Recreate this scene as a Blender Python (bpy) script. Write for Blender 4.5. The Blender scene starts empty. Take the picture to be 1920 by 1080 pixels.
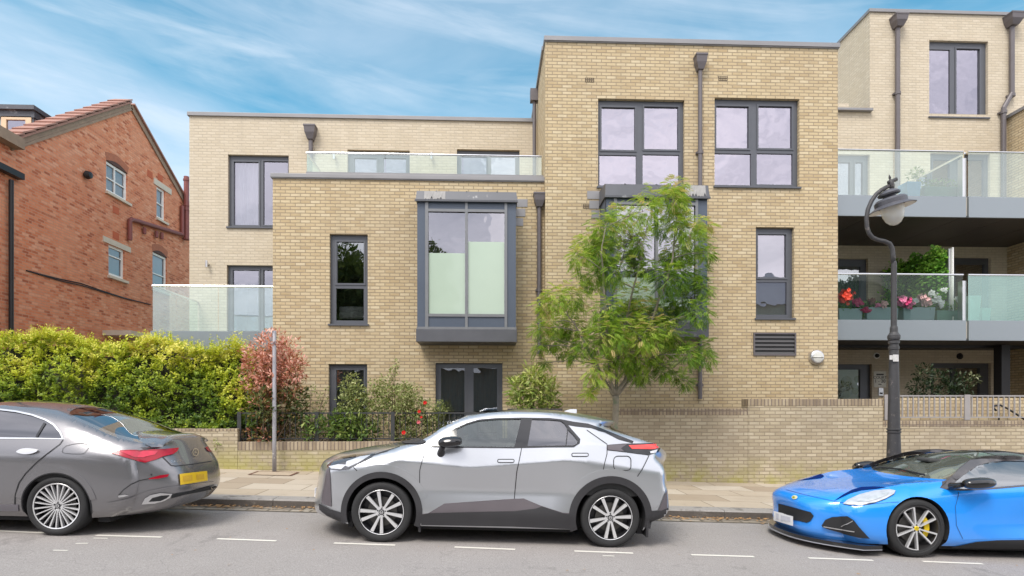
import bpy, bmesh, math, random
import numpy as np
from mathutils import Vector, Matrix
from mathutils.bvhtree import BVHTree
random.seed(7)
rng = np.random.default_rng(7)
scene = bpy.context.scene
COL = scene.collection
R = math.radians

# ------------------------------------------------------------------ camera
FPX, HZ, VPX, CAMZ = 1120.0, 760.0, 915.0, 1.62
TH = math.atan((960 - VPX) / FPX)
cam_d = bpy.data.cameras.new("camera")
cam = bpy.data.objects.new("camera", cam_d)
COL.objects.link(cam)
cam.location = (0, 0, CAMZ)
cam.rotation_euler = (R(90), 0, -TH)
cam_d.sensor_width = 36
cam_d.lens = 36 * FPX / 1920
cam_d.shift_y = (HZ - 540) / 1920
cam_d.clip_start = 0.05
cam_d.clip_end = 3000
scene.camera = cam
CT, ST = math.cos(TH), math.sin(TH)
EYE = Vector((0, 0, CAMZ))

def ray(px, py):
    dx, dz = (px - 960) / FPX, (HZ - py) / FPX
    return Vector((dx * CT + ST, CT - dx * ST, dz))

def at(px, py, Y):
    r = ray(px, py)
    return EYE + r * (Y / r.y)

def X(px, Y):
    return at(px, 700, Y).x

def Z(py, Y, px=960):
    return at(px, py, Y).z

def atX(px, py, x):
    r = ray(px, py)
    return EYE + r * (x / r.x)

SL = 0.032
def road_z(x):
    return -SL * (x - 0.3)
KERB_H = 0.12
def pave_z(x, y=12.0):
    return road_z(x) + KERB_H + 0.006 * (y - 9)

# ------------------------------------------------------------------ object helpers
def link(o, parent=None):
    COL.objects.link(o)
    if parent is not None:
        o.parent = parent
    return o

def tag(o, label=None, cat=None, group=None, kind=None):
    if label: o["label"] = label
    if cat: o["category"] = cat
    if group: o["group"] = group
    if kind: o["kind"] = kind
    return o

def empty(name, loc=(0, 0, 0), label=None, cat=None, group=None):
    o = bpy.data.objects.new(name, None)
    o.location = loc
    o.empty_display_size = 0.2
    link(o)
    return tag(o, label, cat, group)

def mesh_obj(name, verts, faces, mat, parent=None, smooth=False, loc=None, mats=None, midx=None):
    me = bpy.data.meshes.new(name)
    me.from_pydata([tuple(v) for v in verts], [], faces)
    if mats:
        for m in mats: me.materials.append(m)
        if midx is not None:
            me.polygons.foreach_set("material_index", midx)
    elif mat: me.materials.append(mat)
    if smooth:
        me.polygons.foreach_set("use_smooth", [True] * len(me.polygons))
    me.update()
    o = bpy.data.objects.new(name, me)
    link(o, parent)
    if parent is not None and loc is None:
        # vertices are in world space: keep them there
        o.matrix_parent_inverse = parent_inv(parent)
    if loc is not None: o.location = loc
    return o

def parent_inv(p):
    return world_of(p).inverted()

def world_of(p):
    m = Matrix.LocRotScale(p.location, p.rotation_euler, p.scale)
    if p.parent is not None:
        return world_of(p.parent) @ p.matrix_parent_inverse @ m
    return m

class MB:
    """collects simple shapes into one mesh"""
    def __init__(s):
        s.v, s.f, s.m = [], [], []
        s.cur = 0
    def add(s, verts, faces):
        b = len(s.v)
        s.v += [tuple(v) for v in verts]
        s.f += [tuple(b + i for i in f) for f in faces]
        s.m += [s.cur] * len(faces)
        return s
    def box(s, x0, x1, y0, y1, z0, z1):
        if x1 < x0: x0, x1 = x1, x0
        if y1 < y0: y0, y1 = y1, y0
        if z1 < z0: z0, z1 = z1, z0
        v = [(x0,y0,z0),(x1,y0,z0),(x1,y1,z0),(x0,y1,z0),(x0,y0,z1),(x1,y0,z1),(x1,y1,z1),(x0,y1,z1)]
        f = [(0,3,2,1),(4,5,6,7),(0,1,5,4),(1,2,6,5),(2,3,7,6),(3,0,4,7)]
        return s.add(v, f)
    def quad(s, a, b, c, d):
        return s.add([a, b, c, d], [(0, 1, 2, 3)])
    def tube(s, pts, rad, n=8, cap=True):
        pts = [Vector(p) for p in pts]
        if not hasattr(rad, "__len__"): rad = [rad] * len(pts)
        vs, fs = [], []
        t0 = (pts[1] - pts[0]).normalized()
        up = Vector((0, 0, 1)) if abs(t0.z) < 0.9 else Vector((1, 0, 0))
        nrm = t0.cross(up).normalized()
        for i, p in enumerate(pts):
            if i == 0: t = pts[1] - pts[0]
            elif i == len(pts) - 1: t = pts[-1] - pts[-2]
            else: t = (pts[i + 1] - p).normalized() + (p - pts[i - 1]).normalized()
            t = t.normalized()
            nrm = (nrm - t * nrm.dot(t))
            nrm = nrm.normalized() if nrm.length > 1e-6 else t.orthogonal().normalized()
            b = t.cross(nrm)
            for k in range(n):
                a = 2 * math.pi * k / n
                vs.append(p + (nrm * math.cos(a) + b * math.sin(a)) * rad[i])
        for i in range(len(pts) - 1):
            for k in range(n):
                k2 = (k + 1) % n
                fs.append((i*n+k, i*n+k2, (i+1)*n+k2, (i+1)*n+k))
        if cap:
            fs.append(tuple(reversed(range(n))))
            fs.append(tuple((len(pts)-1)*n + k for k in range(n)))
        return s.add(vs, fs)
    def lathe(s, prof, n=24, axis="z", o=(0, 0, 0), M=None):
        """prof: list of (r, h) along the axis"""
        vs, fs = [], []
        for r, h in prof:
            for k in range(n):
                a = 2 * math.pi * k / n
                c, d = r * math.cos(a), r * math.sin(a)
                p = {"z": (c, d, h), "y": (c, h, d), "x": (h, c, d)}[axis]
                p = Vector(p)
                if M is not None: p = M @ p
                vs.append(p + Vector(o))
        m = len(prof)
        for i in range(m - 1):
            for k in range(n):
                k2 = (k + 1) % n
                fs.append((i*n+k, i*n+k2, (i+1)*n+k2, (i+1)*n+k))
        return s.add(vs, fs)
    def prism(s, poly, y0, y1, conv=None):
        """poly of (x,z) extruded along y"""
        n = len(poly)
        vs = [(x, y0, z) for x, z in poly] + [(x, y1, z) for x, z in poly]
        if conv: vs = [conv(v) for v in vs]
        fs = [tuple(range(n)), tuple(reversed(range(n, 2 * n)))]
        fs += [(i, i + n, (i + 1) % n + n, (i + 1) % n) for i in range(n)]
        return s.add(vs, fs)
    def plate(s, x0, x1, z0, z1, holes, yf, yb, back=False, sides=True):
        """a flat slab in the xz plane (front at yf, back at yb) with rectangular holes"""
        xs = sorted({x0, x1, *[h[0] for h in holes], *[h[1] for h in holes]})
        zs = sorted({z0, z1, *[h[2] for h in holes], *[h[3] for h in holes]})
        xs = [x for x in xs if x0 - 1e-6 <= x <= x1 + 1e-6]
        zs = [z for z in zs if z0 - 1e-6 <= z <= z1 + 1e-6]
        def inh(x, z):
            return any(h[0] < x < h[1] and h[2] < z < h[3] for h in holes)
        for i in range(len(xs) - 1):
            for j in range(len(zs) - 1):
                a, b, c, d = xs[i], xs[i+1], zs[j], zs[j+1]
                if inh((a+b)/2, (c+d)/2): continue
                s.quad((a,yf,c),(b,yf,c),(b,yf,d),(a,yf,d))
                if back: s.quad((a,yb,c),(a,yb,d),(b,yb,d),(b,yb,c))
        for hx0, hx1, hz0, hz1 in holes:
            s.quad((hx0,yf,hz0),(hx0,yb,hz0),(hx1,yb,hz0),(hx1,yf,hz0))
            s.quad((hx0,yf,hz1),(hx1,yf,hz1),(hx1,yb,hz1),(hx0,yb,hz1))
            s.quad((hx0,yf,hz0),(hx0,yf,hz1),(hx0,yb,hz1),(hx0,yb,hz0))
            s.quad((hx1,yf,hz0),(hx1,yb,hz0),(hx1,yb,hz1),(hx1,yf,hz1))
        if sides:
            s.quad((x0,yf,z0),(x0,yf,z1),(x0,yb,z1),(x0,yb,z0))
            s.quad((x1,yf,z0),(x1,yb,z0),(x1,yb,z1),(x1,yf,z1))
            s.quad((x0,yf,z0),(x0,yb,z0),(x1,yb,z0),(x1,yf,z0))
            s.quad((x0,yf,z1),(x1,yf,z1),(x1,yb,z1),(x0,yb,z1))
        return s
    def build(s, name, mat, parent=None, smooth=False, mats=None, bevel=0):
        o = mesh_obj(name, s.v, s.f, mat, parent, smooth, mats=mats, midx=s.m if mats else None)
        if bevel:
            b = o.modifiers.new("bevel", "BEVEL"); b.width = bevel; b.segments = 2; b.limit_method = "ANGLE"
        return o

# ------------------------------------------------------------------ materials
MATS = {}
def new_mat(name):
    m = bpy.data.materials.new(name)
    m.use_nodes = True
    nt = m.node_tree
    nt.nodes.clear()
    out = nt.nodes.new("ShaderNodeOutputMaterial")
    MATS[name] = m
    return m, nt, out

def nd(nt, typ, ins=None, **kw):
    n = nt.nodes.new(typ)
    for k, v in kw.items(): setattr(n, k, v)
    for k, v in (ins or {}).items():
        if isinstance(v, bpy.types.NodeSocket): nt.links.new(v, n.inputs[k])
        else: n.inputs[k].default_value = v
    return n

def rgba(c): return (c[0], c[1], c[2], 1)

def math_(nt, op, a, b=None, c=None):
    n = nt.nodes.new("ShaderNodeMath"); n.operation = op
    for i, v in enumerate((a, b, c)):
        if v is None: continue
        if isinstance(v, bpy.types.NodeSocket): nt.links.new(v, n.inputs[i])
        else: n.inputs[i].default_value = v
    return n.outputs[0]

def mixc(nt, fac, a, b, blend="MIX"):
    n = nt.nodes.new("ShaderNodeMix"); n.data_type = "RGBA"; n.blend_type = blend
    for i, v in ((0, fac), (6, a), (7, b)):
        if isinstance(v, bpy.types.NodeSocket): nt.links.new(v, n.inputs[i])
        else: n.inputs[i].default_value = v if i == 0 else rgba(v)
    return n.outputs[2]

def ramp(nt, fac, stops):
    n = nt.nodes.new("ShaderNodeValToRGB")
    nt.links.new(fac, n.inputs[0])
    cr = n.color_ramp
    while len(cr.elements) < len(stops): cr.elements.new(0.5)
    for e, (p, c) in zip(cr.elements, stops):
        e.position = p; e.color = rgba(c) if len(c) == 3 else c
    return n.outputs[0]

def noise(nt, vec, scale, detail=4, rough=0.55, dist=0):
    n = nd(nt, "ShaderNodeTexNoise", {"Scale": scale, "Detail": detail, "Roughness": rough, "Distortion": dist})
    if vec is not None: nt.links.new(vec, n.inputs["Vector"])
    return n.outputs[0]

def pos(nt): return nd(nt, "ShaderNodeNewGeometry").outputs["Position"]
def objc(nt): return nd(nt, "ShaderNodeTexCoord").outputs["Object"]

def simple(name, c, rough=0.6, metal=0.0, var=0.12, vscale=6.0, bump=0.0, bscale=80, spec=0.5, coat=0.0, wear=None):
    """principled with a little procedural variation"""
    m, nt, out = new_mat(name)
    p = objc(nt)
    n1 = noise(nt, p, vscale, 5)
    col = mixc(nt, n1, [x * (1 - var) for x in c], [min(1, x * (1 + var)) for x in c])
    if wear:
        n2 = noise(nt, p, wear[1], 6, 0.65)
        k = ramp(nt, n2, [(wear[2], (0, 0, 0)), (wear[2] + 0.12, (1, 1, 1))])
        col = mixc(nt, k, col, wear[0])
    b = nd(nt, "ShaderNodeBsdfPrincipled", {"Base Color": col, "Metallic": metal, "Specular IOR Level": spec, "Coat Weight": coat})
    rr = nd(nt, "ShaderNodeMapRange", {0: n1, 3: rough * 0.85, 4: min(1, rough * 1.15)})
    nt.links.new(rr.outputs[0], b.inputs["Roughness"])
    if bump:
        bn = nd(nt, "ShaderNodeBump", {"Strength": 1.0, "Distance": bump, "Height": noise(nt, p, bscale, 4)})
        nt.links.new(bn.outputs[0], b.inputs["Normal"])
    nt.links.new(b.outputs[0], out.inputs[0])
    return m

def wall_uv(nt):
    g = nd(nt, "ShaderNodeNewGeometry")
    sp = nd(nt, "ShaderNodeSeparateXYZ", {0: g.outputs["Position"]})
    sn = nd(nt, "ShaderNodeSeparateXYZ", {0: g.outputs["True Normal"]})
    side = math_(nt, "GREATER_THAN", math_(nt, "ABSOLUTE", sn.outputs[0]), 0.6)
    top = math_(nt, "GREATER_THAN", math_(nt, "ABSOLUTE", sn.outputs[2]), 0.6)
    u = nd(nt, "ShaderNodeMix", {0: side, 2: sp.outputs[0], 3: sp.outputs[1]}).outputs[0]
    v = nd(nt, "ShaderNodeMix", {0: top, 2: sp.outputs[2], 3: sp.outputs[1]}).outputs[0]
    cv = nd(nt, "ShaderNodeCombineXYZ", {0: u, 1: v})
    return cv.outputs[0], g.outputs["Position"], sp

def brick(name, stops, mortar, bw=0.225, rh=0.075, ms=0.011, stain=0.25, stain_c=(0.18, 0.14, 0.1), bump=0.006, soldier=False, moss=None, patch=None, edge=0.35):
    m, nt, out = new_mat(name)
    uv, p, sp = wall_uv(nt)
    # slightly uneven courses
    wob = nd(nt, "ShaderNodeTexNoise", {"Vector": p, "Scale": 9.0, "Detail": 3})
    wv = nd(nt, "ShaderNodeVectorMath", {0: wob.outputs["Color"], 1: (0.5, 0.5, 0.5)}, operation="SUBTRACT")
    ws = nd(nt, "ShaderNodeVectorMath", {0: wv.outputs[0], 3: 0.010}, operation="SCALE")
    uv2 = nd(nt, "ShaderNodeVectorMath", {0: uv, 1: ws.outputs[0]}, operation="ADD").outputs[0]
    bt = nd(nt, "ShaderNodeTexBrick", {"Vector": uv2, "Color1": (0, 0, 0, 1), "Color2": (1, 1, 1, 1), "Mortar": (0.5, 0.5, 0.5, 1),
            "Scale": 1.0, "Mortar Size": ms, "Mortar Smooth": 0.25, "Bias": 0.0, "Brick Width": bw, "Row Height": rh},
            offset=0.0 if soldier else 0.5, offset_frequency=2, squash=1.0, squash_frequency=2)
    c = ramp(nt, bt.outputs["Color"], stops)
    big = noise(nt, p, 0.55, 5, 0.6)
    mid = noise(nt, p, 3.0, 5, 0.65)
    fine = noise(nt, p, 45.0, 4, 0.7)
    c = mixc(nt, 0.55, c, ramp(nt, mid, [(0.3, stops[0][1]), (0.7, stops[-1][1])]), "SOFT_LIGHT")
    c = mixc(nt, math_(nt, "MULTIPLY", fine, edge), c, [x * 0.55 for x in stops[0][1]])
    if patch:
        pk = ramp(nt, noise(nt, p, patch[1], 4, 0.6), [(0.5, (0, 0, 0)), (0.62, (1, 1, 1))])
        c = mixc(nt, math_(nt, "MULTIPLY", pk, patch[2]), c, patch[0])
    st = ramp(nt, big, [(0.42, (0, 0, 0)), (0.72, (1, 1, 1))])
    c = mixc(nt, math_(nt, "MULTIPLY", st, stain), c, stain_c)
    # rain streaks running down the face
    sv_ = nd(nt, "ShaderNodeMapping", {"Vector": p, "Scale": (5.5, 5.5, .28)}).outputs[0]
    rk = ramp(nt, noise(nt, sv_, 1.0, 5, .6), [(.52, (0, 0, 0)), (.75, (1, 1, 1))])
    c = mixc(nt, math_(nt, "MULTIPLY", rk, .28), c, [x * .62 for x in stops[len(stops) // 2][1]])
    mort = mixc(nt, mid, [x * 0.8 for x in mortar], [min(1, x * 1.2) for x in mortar])
    c = mixc(nt, bt.outputs["Fac"], c, mort)
    if moss:  # (colour, z-scale) grows from the foot of the wall
        gz = math_(nt, "ADD", sp.outputs[2], math_(nt, "MULTIPLY", sp.outputs[0], SL))
        k = nd(nt, "ShaderNodeMapRange", {0: gz, 1: moss[1], 2: moss[2], 3: 1.0, 4: 0.0}).outputs[0]
        mm = ramp(nt, noise(nt, p, 2.2, 6, 0.7), [(0.4, (0, 0, 0)), (0.6, (1, 1, 1))])
        c = mixc(nt, math_(nt, "MULTIPLY", math_(nt, "MULTIPLY", k, mm), moss[3]), c, moss[0])
    b = nd(nt, "ShaderNodeBsdfPrincipled", {"Base Color": c, "Roughness": 0.9, "Specular IOR Level": 0.2})
    h = math_(nt, "ADD", math_(nt, "SUBTRACT", 1.0, bt.outputs["Fac"]), math_(nt, "MULTIPLY", fine, 0.5))
    bn = nd(nt, "ShaderNodeBump", {"Strength": 0.8, "Distance": bump, "Height": h})
    nt.links.new(bn.outputs[0], b.inputs["Normal"])
    nt.links.new(b.outputs[0], out.inputs[0])
    return m

def glass(name, tint=(0.75, 0.8, 0.8), refl=0.35, rough=0.0, rcol=(0.93, 0.92, 1.0), haze=0.0, hazec=(0.6, 0.8, 0.75), wobble=0.0):
    m, nt, out = new_mat(name)
    tr = nd(nt, "ShaderNodeBsdfTransparent", {"Color": rgba(tint)})
    gl = nd(nt, "ShaderNodeBsdfGlossy", {"Color": rgba(rcol), "Roughness": rough})
    if wobble:
        bn = nd(nt, "ShaderNodeBump", {"Strength": 1.0, "Distance": wobble, "Height": noise(nt, pos(nt), 1.6, 2)})
        nt.links.new(bn.outputs[0], gl.inputs["Normal"])
    lw = nd(nt, "ShaderNodeLayerWeight", {"Blend": 0.35})
    f = nd(nt, "ShaderNodeMapRange", {0: lw.outputs["Fresnel"], 1: 0.0, 2: 1.0, 3: refl, 4: 1.0}).outputs[0]
    base = tr.outputs[0]
    if haze:
        df = nd(nt, "ShaderNodeBsdfDiffuse", {"Color": rgba(hazec)})
        base = nd(nt, "ShaderNodeMixShader", {0: haze, 1: tr.outputs[0], 2: df.outputs[0]}).outputs[0]
    mx = nd(nt, "ShaderNodeMixShader", {0: f, 1: base, 2: gl.outputs[0]})
    nt.links.new(mx.outputs[0], out.inputs[0])
    return m

def leaf_mat(name, stops, trans=0.35, gloss=0.35):
    """leaf colour from a per-leaf attribute"""
    m, nt, out = new_mat(name)
    a = nd(nt, "ShaderNodeAttribute", attribute_name="tone")
    c = ramp(nt, a.outputs["Fac"], stops)
    d = nd(nt, "ShaderNodeBsdfPrincipled", {"Base Color": c, "Roughness": 0.5, "Specular IOR Level": gloss})
    t = nd(nt, "ShaderNodeBsdfTranslucent", {"Color": mixc(nt, 0.5, c, (0.45, 0.5, 0.05), "SOFT_LIGHT")})
    mx = nd(nt, "ShaderNodeMixShader", {0: trans, 1: d.outputs[0], 2: t.outputs[0]})
    nt.links.new(mx.outputs[0], out.inputs[0])
    return m

BUFF = brick("buff_brick", [(0.0, (0.475, 0.38, 0.25)), (0.3, (0.56, 0.462, 0.315)), (0.75, (0.60, 0.505, 0.35)), (1.0, (0.655, 0.57, 0.42))], (0.34, 0.27, 0.185), stain=0.3, stain_c=(0.44, 0.37, 0.27), edge=0.22)
CREAM = brick("cream_brick", [(0.0, (0.56, 0.495, 0.395)), (0.5, (0.59, 0.525, 0.425)), (1.0, (0.63, 0.565, 0.465))], (0.51, 0.44, 0.34), stain=0.14, stain_c=(0.5, 0.43, 0.36), bump=0.005, edge=0.15)
WALLB = brick("garden_wall_brick", [(0.0, (0.43, 0.37, 0.275)), (0.5, (0.54, 0.475, 0.36)), (1.0, (0.63, 0.565, 0.45))], (0.31, 0.26, 0.19), stain=0.6, stain_c=(0.31, 0.265, 0.215), moss=((0.36, 0.34, 0.06), 0.2, 0.75, 0.6), edge=0.4)
WALLC = brick("garden_wall_coping", [(0.0, (0.30, 0.25, 0.19)), (0.5, (0.45, 0.38, 0.285)), (1.0, (0.56, 0.49, 0.38))], (0.20, 0.16, 0.13), bw=0.075, rh=0.3, ms=0.012, soldier=True, stain=0.6, stain_c=(0.16, 0.12, 0.1))
RED = brick("red_brick", [(0.0, (0.40, 0.15, 0.09)), (0.25, (0.66, 0.27, 0.155)), (0.7, (0.76, 0.36, 0.22)), (1.0, (0.80, 0.47, 0.34))], (0.58, 0.31, 0.205), bw=0.225, rh=0.078, ms=0.010, stain=0.15, stain_c=(0.5, 0.22, 0.14), patch=((0.76, 0.34, 0.20), 0.8, 0.6), edge=0.2)
FRAME = simple("grey_aluminium", (0.105, 0.11, 0.125), 0.45, 0.25, 0.1)
PANEL = simple("blue_grey_panel", (0.085, 0.105, 0.14), 0.4, 0.2, 0.1, 2.0)
LEAD = simple("grey_lead", (0.105, 0.108, 0.12), 0.5, 0.35, 0.2, 3.0, wear=((0.5, 0.5, 0.5), 2.5, 0.62))
COPING = simple("coping_metal", (0.26, 0.255, 0.26), 0.45, 0.3, 0.15, 1.5)
FASCIA = simple("balcony_fascia_metal", (0.27, 0.30, 0.32), 0.35, 0.55, 0.06, 0.8)
SOFFIT = simple("soffit_board", (0.035, 0.028, 0.025), 0.5, 0, 0.3, 1.5)
PIPE = simple("downpipe_metal", (0.135, 0.12, 0.125), 0.45, 0.2, 0.15, 5)
BLACK = simple("black_paint", (0.018, 0.018, 0.02), 0.5, 0.1, 0.3, 8)
WHITE = simple("white_paint", (0.86, 0.85, 0.82), 0.45, 0, 0.06, 4)
STONE = simple("pale_stone", (0.62, 0.56, 0.46), 0.85, 0, 0.15, 5, 0.004, 40)
CHROME = simple("polished_steel", (0.75, 0.76, 0.78), 0.18, 1.0, 0.05)
STEEL = simple("brushed_steel", (0.62, 0.62, 0.63), 0.32, 0.9, 0.08)
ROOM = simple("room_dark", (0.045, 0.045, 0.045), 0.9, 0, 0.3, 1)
BLIND = simple("blind_fabric", (0.80, 0.90, 0.77), 0.9, 0, 0.04, 1.2)
CURTAIN = simple("curtain_cloth", (0.72, 0.74, 0.74), 0.95, 0, 0.06, 8)
WGLASS = glass("window_glass", (0.72, 0.75, 0.77), 0.30, 0.0, (0.93, 0.90, 1.0), wobble=0.004)
WGLASS2 = glass("upper_window_glass", (0.5, 0.52, 0.56), 0.36, 0.0, (0.93, 0.88, 1.0), wobble=0.012)
DGLASS = glass("ground_window_glass", (0.6, 0.62, 0.6), 0.30, 0.0, (0.9, 0.92, 0.95), wobble=0.004)
CLEARG = glass("clear_balustrade_glass", (0.90, 0.98, 0.94), 0.0, 0.0, (0.55, 0.6, 0.58), haze=0.01, hazec=(0.4, 0.66, 0.58))
BAYG = glass("bay_glass", (0.9, 0.94, 0.92), 0.30, 0.0, (0.95, 0.93, 1.0), wobble=0.004)
HGLASS = glass("house_glass", (.75, .76, .76), .12, 0.0, (.95, .95, 1.0))
BGLASS = glass("balustrade_glass", (0.80, 0.93, 0.88), 0.14, 0.0, (0.95, 1.0, 0.98), haze=0.12, hazec=(0.68, 0.85, 0.79))
TGLASS = glass("teal_balustrade_glass", (0.55, 0.80, 0.74), 0.14, 0.05, (0.8, 1.0, 0.95), haze=0.2, hazec=(0.36, 0.66, 0.58))
# ------------------------------------------------------------------ setting: sky, ground
SUN_EL, SUN_AZ = R(54), R(208)     # azimuth measured from +Y clockwise
w = bpy.data.worlds.new("World"); scene.world = w; w.use_nodes = True
nt = w.node_tree; nt.nodes.clear()
wo = nt.nodes.new("ShaderNodeOutputWorld")
sky = nt.nodes.new("ShaderNodeTexSky"); sky.sky_type = "NISHITA"; sky.sun_disc = False
sky.sun_elevation = SUN_EL; sky.sun_rotation = SUN_AZ
sky.air_density = 1.0; sky.dust_density = 0.3; sky.ozone_density = 2.5
dirv = nd(nt, "ShaderNodeTexCoord").outputs["Generated"]
sp = nd(nt, "ShaderNodeSeparateXYZ", {0: dirv})
# cirrus: streaks drawn out along the horizon, dipping gently to the right
az = math_(nt, "ARCTAN2", sp.outputs[0], sp.outputs[1])
el = math_(nt, "ARCSINE", sp.outputs[2])
def streaks(tilt, sx, sy, off, sc, det, rough, dist):
    e2 = math_(nt, "ADD", el, math_(nt, "MULTIPLY", az, tilt))
    v_ = nd(nt, "ShaderNodeCombineXYZ", {0: math_(nt, "MULTIPLY", az, sx), 1: math_(nt, "MULTIPLY", e2, sy), 2: off}).outputs[0]
    return noise(nt, v_, sc, det, rough, dist)
n1 = streaks(.045, 1.5, 11.0, 3.3, 1.25, 8, .56, .55)
n3 = streaks(.14, 1.9, 10.0, 7.7, 1.1, 7, .56, .8)
n2 = streaks(.05, .9, 2.4, 1.2, 1.6, 6, .55, .3)
streak = math_(nt, "MAXIMUM", ramp(nt, n1, [(.50, (0, 0, 0)), (.60, (.30,) * 3), (.72, (1, 1, 1))]), math_(nt, "MULTIPLY", ramp(nt, n3, [(.52, (0, 0, 0)), (.72, (1, 1, 1))]), .8))
veil = ramp(nt, n2, [(.40, (0, 0, 0)), (.68, (1, 1, 1))])
left = nd(nt, "ShaderNodeMapRange", {0: az, 1: -.25, 2: -.75, 3: 0.0, 4: .38}, interpolation_type="SMOOTHSTEP").outputs[0]
veil = math_(nt, "MINIMUM", math_(nt, "ADD", veil, left), 1.0)
# the half of the sky behind the camera is overcast white, brightened to light the facade
south = nd(nt, "ShaderNodeMapRange", {0: sp.outputs[1], 1: 0.35, 2: -0.25, 3: 0.0, 4: 1.0}, interpolation_type="SMOOTHSTEP").outputs[0]
low = nd(nt, "ShaderNodeMapRange", {0: sp.outputs[2], 1: 0.45, 2: 0.1, 3: 0.0, 4: 0.30}).outputs[0]
cm = math_(nt, "ADD", math_(nt, "MULTIPLY", streak, 0.35), math_(nt, "MULTIPLY", veil, 0.42))
cm = math_(nt, "MINIMUM", math_(nt, "ADD", math_(nt, "ADD", cm, low), math_(nt, "MULTIPLY", south, 0.85)), 0.97)
cloudc = mixc(nt, south, (5.2, 5.6, 6.0), (10.0, 9.9, 10.2))
cloudc = mixc(nt, math_(nt, "MULTIPLY", veil, 0.5), cloudc, (4.6, 5.0, 6.0))
skyc = mixc(nt, 1.0, sky.outputs[0], (0.50, 1.15, 1.05), "MULTIPLY")
sv2 = ramp(nt, streaks(.12, 1.6, 4.5, 9.1, 1.5, 6, .6, .6), [(.36, (.70, .71, .74)), (.64, (1.12, 1.10, 1.10))])
cloudc = mixc(nt, south, cloudc, mixc(nt, 1.0, cloudc, sv2, "MULTIPLY"))
bg = nd(nt, "ShaderNodeBackground", {0: mixc(nt, cm, skyc, cloudc), 1: 0.10})
nt.links.new(bg.outputs[0], wo.inputs[0])

sd = bpy.data.lights.new("sun", "SUN"); sd.energy = 1.5; sd.angle = R(24); sd.color = (1.0, 0.95, 0.87)
so = bpy.data.objects.new("sun", sd); COL.objects.link(so)
sv = Vector((math.sin(SUN_AZ) * math.cos(SUN_EL), math.cos(SUN_AZ) * math.cos(SUN_EL), math.sin(SUN_EL)))
so.rotation_euler = sv.to_track_quat("Z", "Y").to_euler()
so.location = (0, -5, 30)
scene.view_settings.view_transform = "Standard"
scene.view_settings.look = "None"
scene.view_settings.exposure = 0.98
scene.cycles.max_bounces = 8
scene.cycles.transparent_max_bounces = 16
scene.cycles.use_adaptive_sampling = True

# asphalt
m, nt, out = new_mat("asphalt")
p = pos(nt)
f1 = noise(nt, p, 75, 4, 0.85); f2 = noise(nt, p, 1.3, 6, 0.6); f3 = noise(nt, p, 22, 4, 0.7)
c = ramp(nt, f1, [(0.22, (0.16, 0.147, 0.14)), (0.5, (0.34, 0.315, 0.30)), (0.78, (0.62, 0.58, 0.545))])
c = mixc(nt, math_(nt, "MULTIPLY", f2, 0.45), c, (0.225, 0.208, 0.198))
vo = nd(nt, "ShaderNodeTexVoronoi", {"Vector": p, "Scale": 14.0}, feature="F1")
sk = ramp(nt, vo.outputs["Distance"], [(0.05, (1, 1, 1)), (0.10, (0, 0, 0))])
sr = math_(nt, "GREATER_THAN", noise(nt, p, 5.0, 2), 0.58)
c = mixc(nt, math_(nt, "MULTIPLY", math_(nt, "MULTIPLY", sk, sr), 0.65), c, (0.55, 0.52, 0.47))
crk = nd(nt, "ShaderNodeTexVoronoi", {"Vector": nd(nt, "ShaderNodeVectorMath", {0: p, 1: nd(nt, "ShaderNodeTexNoise", {"Vector": p, "Scale": 3.0}).outputs["Color"]}, operation="ADD").outputs[0], "Scale": 0.28}, feature="DISTANCE_TO_EDGE")
ck = ramp(nt, crk.outputs["Distance"], [(0.0, (1, 1, 1)), (0.006, (0, 0, 0))])
c = mixc(nt, math_(nt, "MULTIPLY", ck, 0.16), c, (0.04, 0.04, 0.04))
# wheel tracks along the street, oil drips under parked cars, an old patch
yy_ = nd(nt, "ShaderNodeSeparateXYZ", {0: p}).outputs[1]
tr1 = ramp(nt, math_(nt, "ABSOLUTE", math_(nt, "SUBTRACT", yy_, 4.6)), [(.0, (1, 1, 1)), (.55, (0, 0, 0))])
c = mixc(nt, math_(nt, "MULTIPLY", tr1, .22), c, (.40, .375, .36))
oil = ramp(nt, noise(nt, nd(nt, "ShaderNodeMapping", {"Vector": p, "Scale": (1, .55, 1)}).outputs[0], 1.7, 5, .7), [(.60, (0, 0, 0)), (.70, (1, 1, 1))])
c = mixc(nt, math_(nt, "MULTIPLY", oil, .40), c, (.10, .095, .09))
b = nd(nt, "ShaderNodeBsdfPrincipled", {"Base Color": c, "Roughness": 0.8, "Specular IOR Level": 0.25})
bn = nd(nt, "ShaderNodeBump", {"Strength": 0.7, "Distance": 0.006, "Height": math_(nt, "ADD", f1, math_(nt, "MULTIPLY", f3, 0.6))})
nt.links.new(bn.outputs[0], b.inputs["Normal"]); nt.links.new(b.outputs[0], out.inputs[0])
ASPHALT = m

YK, YWALL = 8.94, 12.42        # kerb face, garden wall face
XL, XR = -60, 60
def slope_sheet(name, y0, y1, zoff, mat, x0=XL, x1=XR, cross=0.0):
    v = [(x0, y0, road_z(x0) + zoff), (x1, y0, road_z(x1) + zoff), (x1, y1, road_z(x1) + zoff + cross), (x0, y1, road_z(x0) + zoff + cross)]
    return tag(mesh_obj(name, v, [(0, 1, 2, 3)], mat), kind="structure")
slope_sheet("road", -3.2, YK + 0.02, 0.0, ASPHALT)

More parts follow.
